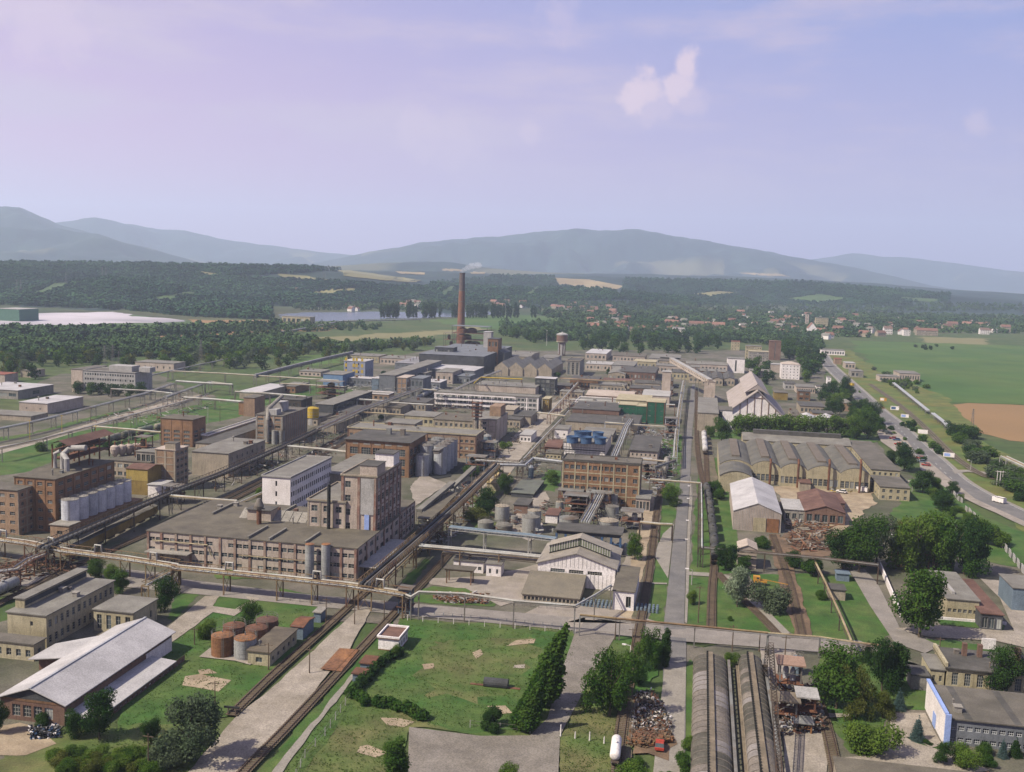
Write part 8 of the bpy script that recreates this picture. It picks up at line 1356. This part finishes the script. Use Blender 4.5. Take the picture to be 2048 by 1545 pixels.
# ------------------------------------------------------------ trees one can tell apart
for a in ((1086, 1412, 1246, 'tall dark poplar bent over by the wind in the waste ground', 'leaning', 'mid', 0, 1.3), (1062, 1440, 1320, 'second wind bent poplar in front of the tallest one', 'leaning', 'mid', 0, 1.1), (1052, 1465, 1354, 'front poplar of the leaning clump', 'leaning', 'mid', 0, 1.35), (1030, 1458, 1390, 'low poplar at the left foot of the clump', 'leaning', 'mid', 0, 1.2), (988, 1458, 1415, 'small shrub left of the leaning poplars', 'bush', 'dark', 0, 1),
          (1219, 1436, 1288, 'broad tall tree right of the old drive', 'willow', 'mid', 0, .75), (1236, 1400, 1300, 'tree behind the broad tall one by the drive', 'round', 'mid', 0, .8), (1300, 1332, 1252, 'soft green willow left of the avenue junction', 'willow', 'mid', 0, .85), (1330, 1338, 1256, 'slim poplar at the avenue junction', 'poplar', 'dark', 0, 1.1), (1277, 1375, 1328, 'dark rounded bush behind the shed wall', 'round', 'dark', 0, 1.1), (1310, 1340, 1280, 'middle tree of the junction clump', 'round', 'mid', 0, .8),
          (1474, 1216, 1128, 'pale leaved tree on the lawn before the gatehouse', 'round', 'white', 0, .8), (1536, 1226, 1164, 'grey green round shrub beside the brown track', 'bush', 'grey', 0, 1.0), (1384, 1211, 1180, 'small bush beside the avenue', 'round', 'bright', 0, 1), (1462, 1336, 1303, 'bush between the vault heads', 'round', 'bright', 0, 1.1), (1461, 1243, 1232, 'tiny bush on the junction lawn', 'bush', 'mid', 0, 1),
          (1672, 1420, 1287, 'large round green tree beside the process plant', 'round', 'mid', 0, 1.05), (1712, 1436, 1324, 'olive birch in front of the round tree', 'willow', 'olive', 0, .6), (1763, 1385, 1270, 'tall dark tree left of the old cream works', 'round', 'dark', 0, .7), (1792, 1380, 1285, 'dark slim tree beside the blue spruce', 'poplar', 'dark', 0, 1.7), (1765, 1440, 1378, 'olive tree above the bright shrub', 'round', 'olive', 0, .9), (1742, 1508, 1440, 'bright yellow green shrub by the forecourt', 'bush', 'bright', 0, 1.1), (1735, 1330, 1280, 'thin tree at the road bend', 'willow', 'dark', 0, .6),
          (1798, 1422, 1374, 'blue spruce near the dark trees', 'spruce', 'blue', 0, 1.3), (1834, 1484, 1430, 'blue spruce alone on the forecourt island', 'spruce', 'blue', 0, 1.3), (2005, 1518, 1476, 'blue spruce before the grey office', 'spruce', 'blue', 0, 1.2), (1886, 1532, 1482, 'dark shrub left of the path to the grey office', 'round', 'dark', 0, .9), (1932, 1540, 1488, 'bright shrub before the grey office', 'bush', 'bright', 0, .9), (1968, 1510, 1480, 'round shrub under the office windows', 'bush', 'mid', 0, 1), (2030, 1515, 1474, 'dark conifer at the right end of the office bed', 'spruce', 'dark', 0, 1.6), (1855, 1492, 1478, 'low shrub on the forecourt island', 'bush', 'dark', 0, 1), (2004, 1390, 1288, 'dark tree in front of the old cream works', 'round', 'dark', 0, .8), (1972, 1535, 1505, 'low shrub near the bottom right corner', 'bush', 'mid', 0, 1),
          (1838, 1278, 1128, 'large maple beside the white boundary wall', 'round', 'mid', 0, .95), (1718, 1148, 1026, 'big tree left of the orange arcade', 'round', 'mid', 0, .85), (1752, 1134, 1028, 'grey green tree left of the orange arcade', 'round', 'grey', 0, .9), (1685, 1142, 1050, 'dark tree at the edge of the steel yard', 'round', 'dark', 0, 1), (1830, 1142, 1012, 'yellow green tree over the orange arcade', 'willow', 'bright', 0, .8), (1868, 1142, 1020, 'second yellow green tree over the arcade', 'round', 'bright', 0, .8), (1905, 1146, 1024, 'tall tree over the right part of the arcade', 'willow', 'mid', 0, .8), (1945, 1152, 1035, 'dark tree at the right end of the arcade', 'round', 'dark', 0, .8), (1975, 1090, 1035, 'bright bush above the slab wall', 'bush', 'bright', 0, 1), (1800, 1134, 1040, 'tree at the left end of the arcade', 'round', 'olive', 0, .7),
          (1885, 1024, 980, 'dark round tree near the highway wall', 'round', 'dark', 0, 1.2), (1905, 990, 962, 'small round tree against the highway', 'round', 'dark', 0, 1.2), (1845, 988, 938, 'dark tree group beside the end block', 'round', 'dark', 0, 1.2), (1870, 985, 952, 'tree between the end block and the highway', 'round', 'mid', 0, 1.1), (1808, 942, 886, 'large dark tree below the car park', 'round', 'dark', 0, 1.1), (1782, 930, 900, 'dark tree left of the large car park tree', 'round', 'dark', 0, 1.1), (1735, 878, 812, 'tall bright tree at the end of the workshop row', 'round', 'mid', 0, .95), (1712, 880, 830, 'tree left of the tall bright one', 'round', 'mid', 0, 1), (1742, 850, 800, 'dark tree behind the row by the highway', 'round', 'dark', 0, 1), (1710, 832, 800, 'tree left of the yellow brick villa', 'round', 'dark', 0, 1.3), (1688, 800, 752, 'dark tree before the highway junction', 'round', 'dark', 0, .9), (1660, 835, 800, 'tree by the villa', 'round', 'dark', 0, 1.1),
          (240, 1188, 1138, 'round tree behind the cream annex', 'round', 'mid', 0, 1), (192, 1160, 1116, 'bright tree under the left pipe rack', 'round', 'mid', 0, 1.1), (222, 1172, 1128, 'bright bush beside the left pipe rack', 'round', 'bright', 0, 1), (330, 1226, 1150, 'dark tree before the pipe branch', 'round', 'dark', 0, .8), (411, 1276, 1240, 'bright bush left of the rusty tanks', 'bush', 'bright', 0, 1.0), (497, 1254, 1200, 'round bush behind the rusty tanks', 'round', 'mid', 0, 1.05), (146, 1478, 1418, 'dark tree at the corner of the metal roofed hall', 'round', 'dark', 0, .9), (199, 1482, 1374, 'tall dark tree before the lean-to', 'round', 'dark', 0, .85), (87, 1452, 1424, 'dark shrub against the brick gable', 'bush', 'dark', 0, 1.1), (378, 1525, 1376, 'large grey willow at the lower left', 'willow', 'grey', 0, 1.0), (302, 1490, 1436, 'small tree between the dark ones and the willow', 'round', 'dark', 0, .9), (-5, 1470, 1402, 'dark tree cut by the left edge', 'round', 'dark', 0, .7), (330, 1540, 1490, 'low willow shrub at the bottom left', 'bush', 'grey', 0, 1),
          (792, 1575, 1476, 'pointed green tree at the bottom edge', 'poplar', 'mid', 0, 2.0), (1020, 1580, 1526, 'tree top at the bottom edge of the asphalt', 'round', 'bright', 0, 1), (1262, 1575, 1520, 'bush at the bottom beside the wagon', 'bush', 'bright', 0, 1), (1380, 1500, 1470, 'bright bush beside the left vaulted shed', 'bush', 'bright', 0, 1.1), (1372, 1545, 1505, 'shrub at the foot of the left vaulted shed', 'bush', 'mid', 0, 1), (790, 1320, 1290, 'young tree before the weighbridge house', 'round', 'bright', 0, .9), (1269, 1122, 1064, 'small bright street tree beside the white hall', 'round', 'bright', 0, .8), (1343, 1014, 968, 'round street tree left of the avenue', 'round', 'bright', 0, 1.05), (1452, 1143, 1086, 'dark tree at the end of the black train', 'round', 'dark', 0, 1), (1486, 1150, 1110, 'tree before the gatehouse', 'round', 'mid', 0, 1), (1526, 1098, 1068, 'bush beside the metal hall track', 'bush', 'mid', 0, 1), (1440, 1000, 975, 'bush left of the metal hall', 'bush', 'mid', 0, 1), (1590, 1135, 1100, 'dark bush by the long pipe line', 'bush', 'dark', 0, 1), (1620, 1150, 1112, 'bush beside the pipe joint', 'bush', 'mid', 0, 1.2), (1640, 1200, 1178, 'bush behind the flat hut', 'bush', 'mid', 0, 1),
          (518, 1003, 974, 'small bright tree at the corner of the white office', 'round', 'bright', 0, 1), (974, 1036, 974, 'big tree left of the tank farm', 'round', 'dark', 0, 1), (950, 1045, 1010, 'shrub at the dark pipe bridge', 'bush', 'olive', 0, 1.2), (1010, 990, 946, 'tree beside the yellow huts', 'round', 'mid', 0, .9), (1106, 972, 940, 'tree left of the brick grid office', 'round', 'bright', 0, 1.2), (1000, 960, 938, 'small tree behind the yellow huts', 'round', 'mid', 0, 1), (1443, 886, 834, 'tall bright tree before the white twin annex', 'round', 'mid', 0, 1), (1420, 876, 850, 'bush left of the tall bright tree', 'round', 'mid', 0, 1), (1352, 905, 890, 'dark bush beside the far avenue', 'round', 'dark', 0, 1.2), (1424, 990, 960, 'bush at the black train head', 'bush', 'mid', 0, 1)):
    x, y, t, lb, kd, fo, lod, wd = a; tree(x, y, t, lb, kd, fo, lod, wd, rz=0 if kd == 'leaning' else None)
n = 0
for x in range(1478, 1705, 22): tree(x, 874, 827+random.uniform(-4, 4), 'bright round tree in the row behind the arched workshops', 'round', 'bright', 1, 1.2, 'row of trees behind the arched workshops')
for (a, b_, y0, t, c, lb, grp, kd, fo) in ((150, 290, 792, 765, 7, 'bushy tree before the grey office', 'trees before the grey office', 'round', ['dark', 'mid']), (60, 240, 905, 885, 4, 'low shrub in the left grass', 'shrubs in the left grass', 'bush', ['dark', 'mid']), (110, 330, 1530, 1500, 24, 'bright shrub in the overgrown bottom left corner', 'shrubs of the bottom left corner', 'bush', ['bright', 'olive', 'mid']), (1250, 1345, 1545, 1525, 5, 'low shrub at the bottom edge by the scrap', 'shrubs by the scrap', 'bush', ['bright', 'mid'])):
    for k in range(c): dy = random.uniform(-12, 25) if y0 > 1000 else random.uniform(-5, 5); tree(a+(b_-a)*(k+.5)/c+random.uniform(-5, 5), y0+dy, t+dy, lb, kd, random.choice(fo), 0 if y0 > 1000 else 1, 1.2, grp)
def inpoly(x, y, poly):
    c = False
    for (x0, y0), (x1, y1) in zip(poly, poly[1:]+poly[:1]):
        if (y0 > y) != (y1 > y) and x < (x1-x0)*(y-y0)/(y1-y0)+x0: c = not c
    return c
def scatter(poly, n, lb, grp, h0=8, h1=14, lod=2, kinds=('round',), fols=('dark', 'mid', 'bright'), wide=(.9, 1.3)):
    xs = [p[0] for p in poly]; ys = [p[1] for p in poly]; k = 0
    while k < n:
        x, y = random.uniform(min(xs), max(xs)), random.uniform(min(ys), max(ys))
        if not inpoly(x, y, poly): continue
        g = P(x, y); 
        if any(q[0]-2 < g[0] < q[1]+2 and q[2]-2 < g[1] < q[3]+2 for q in ALLB): k += .2; continue
        tree_at(g[0], g[1], random.uniform(h0, h1), random.choice(kinds), random.choice(fols), lod, random.uniform(*wide), lb, grp); k += 1
FB = ('dark', 'mid', 'bright', 'olive', 'grey')
scatter([(0, 722), (140, 716), (400, 712), (600, 705), (690, 700), (700, 716), (600, 728), (560, 742), (430, 738), (380, 742), (140, 736), (60, 762), (0, 768)], 95, 'round tree in the wood between the plant and the left fields', 'trees of the left wood', 9, 14, fols=FB)
scatter([(1010, 672), (1100, 680), (1440, 682), (1440, 704), (1360, 712), (1200, 706), (1120, 694), (1010, 686)], 70, 'tree of the dark wood between the water tower and the town', 'trees of the wood behind the water tower', 11, 17, fols=('dark', 'dark', 'mid')); scatter([(1560, 690), (1640, 705), (1655, 740), (1610, 765), (1600, 750), (1605, 728), (1568, 722)], 34, 'tree of the dark grove right of the red brick tower', 'trees of the grove by the red tower', 11, 17, fols=('dark', 'dark', 'mid'))
scatter([(1480, 700), (1540, 735), (1560, 765), (1530, 775), (1500, 750)], 12, 'tree between the white tall block and the office', 'trees between the white blocks', 8, 12, fols=('dark', 'mid')); scatter([(1740, 735), (1790, 760), (1860, 775), (1830, 790), (1770, 770)], 26, 'bush on the weedy strip beyond the highway', 'bushes beyond the highway', 3, 7, kinds=('bush',), fols=('mid', 'bright', 'grey')); scatter([(1870, 840), (1900, 850), (1960, 890), (2000, 935), (2050, 960), (2048, 1010), (1990, 960), (1930, 900)], 34, 'grey green willow bush along the railway', 'willow bushes along the railway', 4, 9, lod=1, kinds=('bush', 'willow'), fols=('grey', 'mid', 'dark'), wide=(1.2, 1.7))
scatter([(1700, 780), (1760, 850), (1850, 930), (1870, 930), (1780, 850), (1720, 780)], 8, 'shrub on the highway verge', 'shrubs on the highway verge', 2, 4, kinds=('bush',)); scatter([(1780, 830), (1830, 860), (1900, 930), (1860, 900), (1800, 850)], 9, 'dark shrub between the billboards and the railway', 'shrubs by the billboards', 3, 6, kinds=('bush',), fols=('dark', 'mid')); scatter([(560, 700), (760, 690), (870, 690), (850, 702), (760, 706), (640, 715)], 30, 'tree before the fields left of the boiler house', 'trees left of the boiler house', 8, 13, fols=FB)
scatter([(1820, 692), (1905, 694), (1905, 702), (1820, 700)], 9, 'bush in the far green field', 'bushes in the far field', 3, 6, kinds=('bush',), fols=('dark', 'grey'))
scatter([(560, 790), (1000, 700), (1300, 720), (1360, 900), (1280, 980), (960, 1040), (860, 900), (640, 860)], 26, 'small bush growing in the middle of the plant', 'bushes between the works buildings', 2.5, 6, lod=1, kinds=('bush', 'round')); scatter([(1610, 765), (1690, 780), (1750, 850), (1770, 880), (1725, 862), (1680, 835), (1640, 800)], 22, 'leafy tree between the villa and the highway', 'trees between the villa and the highway', 7, 12, lod=1); scatter([(1835, 950), (1900, 980), (1960, 1040), (1990, 1110), (1940, 1090), (1850, 1010)], 12, 'bush inside the slab wall by the highway', 'bushes inside the slab wall', 3, 6, lod=1, kinds=('bush', 'round')); k = 0
for xa, xb in ((762, 800), (815, 835), (848, 870), (880, 885), (905, 925), (935, 975), (985, 1010), (1015, 1022), (1030, 1038), (1064, 1070)):
    x = xa
    while x <= xb: g = PT(x, 637) or P(x, 637); tree_at(g[0], g[1], random.uniform(24, 32), 'poplar', 'dark', 2, random.uniform(.9, 1.3), 'tall slim poplar standing along the lake shore', 'poplars along the lake', z=max(0, g[2]-.5)); x += random.uniform(4.5, 7)
forest('woodland', [([(0, 690), (300, 688), (560, 678), (640, 690), (600, 706), (400, 714), (140, 718), (0, 724)], .5), ([(1000, 652), (1200, 650), (1500, 662), (1640, 668), (1640, 700), (1560, 692), (1440, 684), (1100, 682), (1000, 674)], .5)], 'dense woods behind the plant and round the town', m_forest2, 1500, 9, 15, seed=31, nl=130)
forest('woodland', [([(0, 660), (250, 664), (560, 652), (760, 650), (760, 660), (500, 668), (200, 676), (0, 680)], .4), ([(640, 700), (870, 684), (870, 690), (700, 705)], .1), ([(1120, 640), (1500, 650), (1700, 655), (1700, 672), (1500, 664), (1120, 650)], .5)], 'loose trees and hedges on the plain beyond the plant', m_forest2, 900, 6, 11, seed=37, nl=60)
forest('woodland', [([(1110, 606), (1500, 625), (1500, 662), (1150, 652)], .35), ([(1500, 624), (1740, 634), (1740, 676), (1500, 672)], .3), ([(1740, 640), (2048, 646), (2048, 668), (1980, 668), (1760, 664)], .2), ([(690, 600), (1060, 600), (1060, 618), (690, 622)], .15)], 'garden trees between the houses of the town', m_forest2, 2500, 7, 12, seed=41, nl=30)
# hedge and tufts near the viewer
def hedge(lb, px, w_, h_, fol, n):
    pts = resample([P(*p)[:2] for p in px], 1.2, False); o0 = pts[0]; lobes = [(p[0]-o0[0]+random.uniform(-.4, .4), p[1]-o0[1]+random.uniform(-.4, .4), h_*.45, w_*random.uniform(.4, .7), w_*random.uniform(.4, .7), h_*random.uniform(.4, .65)) for p in pts]
    V, m_ = leafcloud(n, lobes, .28, 5, shell=.4); tag(link('hedge', quads_mesh('hedge', V, m_, FOL[fol]), None, (*o0, 0)), lb, 'hedge')
hedge('dark hedge along the left side of the waste ground', [(796, 1312), (760, 1335), (728, 1368), (706, 1395)], 2.2, 2.4, 'dark', 6000); hedge('bushy hedge across the corner of the waste ground', [(708, 1398), (735, 1412), (780, 1415), (820, 1430), (842, 1440)], 2.4, 2.4, 'mid', 7000)
def tufts(lb, polys, n, fol, s=.22, h=.35, seed=1):
    r = random.Random(seed); pts = []
    for poly, sh in polys:
        xs = [p[0] for p in poly]; ys = [p[1] for p in poly]; k = 0
        while k < n*sh:
            x, y = r.uniform(min(xs), max(xs)), r.uniform(min(ys), max(ys))
            if inpoly(x, y, poly): pts.append(P(x, y)); k += 1
    A = np.array(pts); rr = np.random.default_rng(seed); m_ = len(A); k = 3; A = np.repeat(A, k, 0)+rr.normal(0, .3, (m_*k, 3))*[1, 1, 0]; th = rr.uniform(0, 6.28, m_*k); sz = rr.uniform(.5, 1.5, m_*k)*s; t = np.stack([np.cos(th), np.sin(th), 0*th], 1)*sz[:, None]; up = np.stack([rr.normal(0, .3, m_*k)*h, rr.normal(0, .3, m_*k)*h, h*rr.uniform(.5, 1.4, m_*k)], 1)
    A[:, 2] = .05+ZL[0]*.6; V = np.stack([A-t, A+t, A+t+up, A-t+up], 1).reshape(-1, 3); tag(link('grass_tufts', quads_mesh('grass_tufts', V, m_*k, FOL[fol])), lb, 'grass', None, 'stuff')
tufts('tall grass and weeds on the waste ground and verges', [([(560, 1560), (600, 1470), (690, 1400), (800, 1250), (1060, 1255), (1150, 1262), (1155, 1290), (1105, 1440), (1060, 1470), (820, 1450), (780, 1560)], .45), ([(240, 1440), (340, 1290), (400, 1240), (640, 1215), (560, 1290), (460, 1425), (400, 1545), (100, 1545)], .25), ([(1118, 1480), (1185, 1300), (1265, 1280), (1250, 1400), (1262, 1560), (1120, 1560)], .15), ([(1640, 1320), (1760, 1320), (1850, 1370), (1760, 1505), (1660, 1450)], .15)], 6000, 'grass', .1, .12)
# ------------------------------------------------------------ town
def house_proto(w_, d_, h_, rise, wall, roof):
    r = thing('house', None, None, (0, 0, 0)); q = MB(); q.box(-w_/2, -d_/2, 0, w_/2, d_/2, h_); [q.poly([(x, -d_/2, h_), (x, d_/2, h_), (x, 0, h_+rise)]) for x in (-w_/2, w_/2)]; q.build('wall', wall, r); q = MB(); e = .5
    for s in (-1, 1): q.quad((-w_/2-e, s*(d_/2+e), h_-.2), (w_/2+e, s*(d_/2+e), h_-.2), (w_/2+e, 0, h_+rise+.1), (-w_/2-e, 0, h_+rise+.1))
    q.build('roof', roof, r)
    for k in range(3): o = link('window', win_mesh(1.2, 1.3, 1, 1, m_framew), r, (-w_*.3+k*w_*.3, -d_/2-.06, h_*.55))
    return r
m_tile = M((.24, .13, .095), .2, (.20, .10, .075), objvar=.25); m_tile2 = M((.18, .12, .095), .2)
HP = [(house_proto(12, 9, 5, 4, m_white, m_tile), 'white house with a red roof'), (house_proto(13, 9, 4.5, 4, m_cream, m_tile2), 'cream house with a brown roof'), (house_proto(11, 10, 6, 3, m_white, m_roofg), 'white house with a grey roof'), (house_proto(16, 10, 6.5, 4, m_beige, m_tile), 'beige house with an orange red roof')]
used = set()
for poly, n, where in (([(1100, 606), (1240, 612), (1250, 645), (1110, 645)], 26, 'on the slope beyond the lake'), ([(1150, 640), (1500, 645), (1500, 672), (1180, 664)], 58, 'among the trees in the middle of the town'), ([(1480, 628), (1740, 636), (1740, 682), (1500, 675)], 58, 'near the church on the right of the town'), ([(1750, 640), (2048, 646), (2048, 664), (1760, 676)], 30, 'behind the green field at the right'), ([(690, 610), (860, 606), (860, 620), (700, 624)], 16, 'on the far shore of the lake'), ([(540, 576), (625, 578), (625, 590), (550, 588)], 7, 'scattered on the wooded hillside'), ([(930, 600), (1060, 600), (1060, 618), (940, 618)], 9, 'behind the poplars')):
    k = 0; xs = [p[0] for p in poly]; ys = [p[1] for p in poly]
    while k < n:
        x, y = random.uniform(min(xs), max(xs)), random.uniform(min(ys), max(ys))
        if not inpoly(x, y, poly): continue
        p = PT(x, y) or P(x, y); i = random.choices(range(4), (4, 2, 3, 3))[0]; pr, lb = HP[i]; lb = f'{lb} {where}'; sc_ = random.uniform(.75, 1.15); rz = random.choice([0, 1.5, .4, -.5, 2.6]); z = max(0, p[2]+.2)
        if i not in used: used.add(i); o = pr; o.location = (p[0], p[1], z); o.rotation_euler = (0, 0, rz); o.scale = (sc_,)*3; tag(o, lb, 'house', lb)
        else: o = copy_tree(pr, (p[0], p[1], z), rz, sc_, lb, lb)
        o['category'] = 'house'; k += 1
for a in (('apartment_block', 'cream apartment tower behind the church', 9.5, (1632, 636), (1657, 637), 16, m_cream, m_roofg, wk(8, 6, wf=.5, hf=.4), 20), ('church_tower', 'slender cream church tower with a dark cap', 0, (1612, 629), (1618, 629), 6, m_pink, m_roofd, wk(1, 4, wf=.3, hf=.3), 24), ('apartment_block', 'long beige apartment block behind the green field', 0, (1831, 660), (1879, 663), 14, m_beige, m_tile, wk(14, 3), 9), ('apartment_block', 'white gabled apartment block left of the beige one', 0, (1768, 657), (1786, 658), 14, m_white, m_tile2, wk(5, 3), 10), ('apartment_block', 'small white block beside the beige apartment block', 0, (1807, 660), (1822, 661), 14, m_white, m_roofg, wk(4, 3), 10), ('apartment_block', 'red roofed beige block above the others', 0, (1895, 647), (1917, 648), 14, m_beige, m_tile, wk(6, 3), 11), ('apartment_block', 'orange roofed block at the far right', 0, (2000, 653), (2026, 655), 14, m_beige, m_tile, wk(6, 3), 10), ('apartment_block', 'white block right of the beige apartment block', 0, (1960, 660), (1980, 661), 12, m_white, m_tile2, wk(5, 3), 8),
          ('school', 'large white gabled building left of the church', 0, (1345, 655), (1372, 656), 16, m_white, m_roofg, wk(8, 2), 12), ('school', 'long red roofed white school in the town trees', 0, (1378, 647), (1408, 648), 14, m_pink, m_tile, wk(8, 2), 10), ('school', 'second long red roofed school', 0, (1424, 649), (1450, 650), 14, m_pink, m_tile, wk(8, 2), 10), ('church', 'white church with steep dark gable', 0, (1616, 657), (1634, 658), 24, m_white, m_tile, None, 12), ('waterworks', 'white works building at the near end of the lake', 0, (572, 632), (612, 636), 20, m_cream, m_roofg, wk(6, 1), 11), ('hangar', 'long green hangar above the white tailings pond', 0, (-20, 618), (49, 619), 40, M((.10, .2, .15), .1), m_concl, None, 16)):
    nm, lb, _, f1, f2, dp, wl, rf, S, H = a
    if nm == 'church': lbx = lb
    B(nm, lb, H, f1, f2, dp, wall=wl, roof=rf, S=S, rt='gx' if rf in (m_tile, m_tile2) and nm != 'church' else 'gy' if nm == 'church' else 'flat', rise=4 if nm != 'church' else 9)
for c_ in list(bpy.data.objects):
    if '_nw' in c_: del c_['_nw']
hazeo.hide_render = False
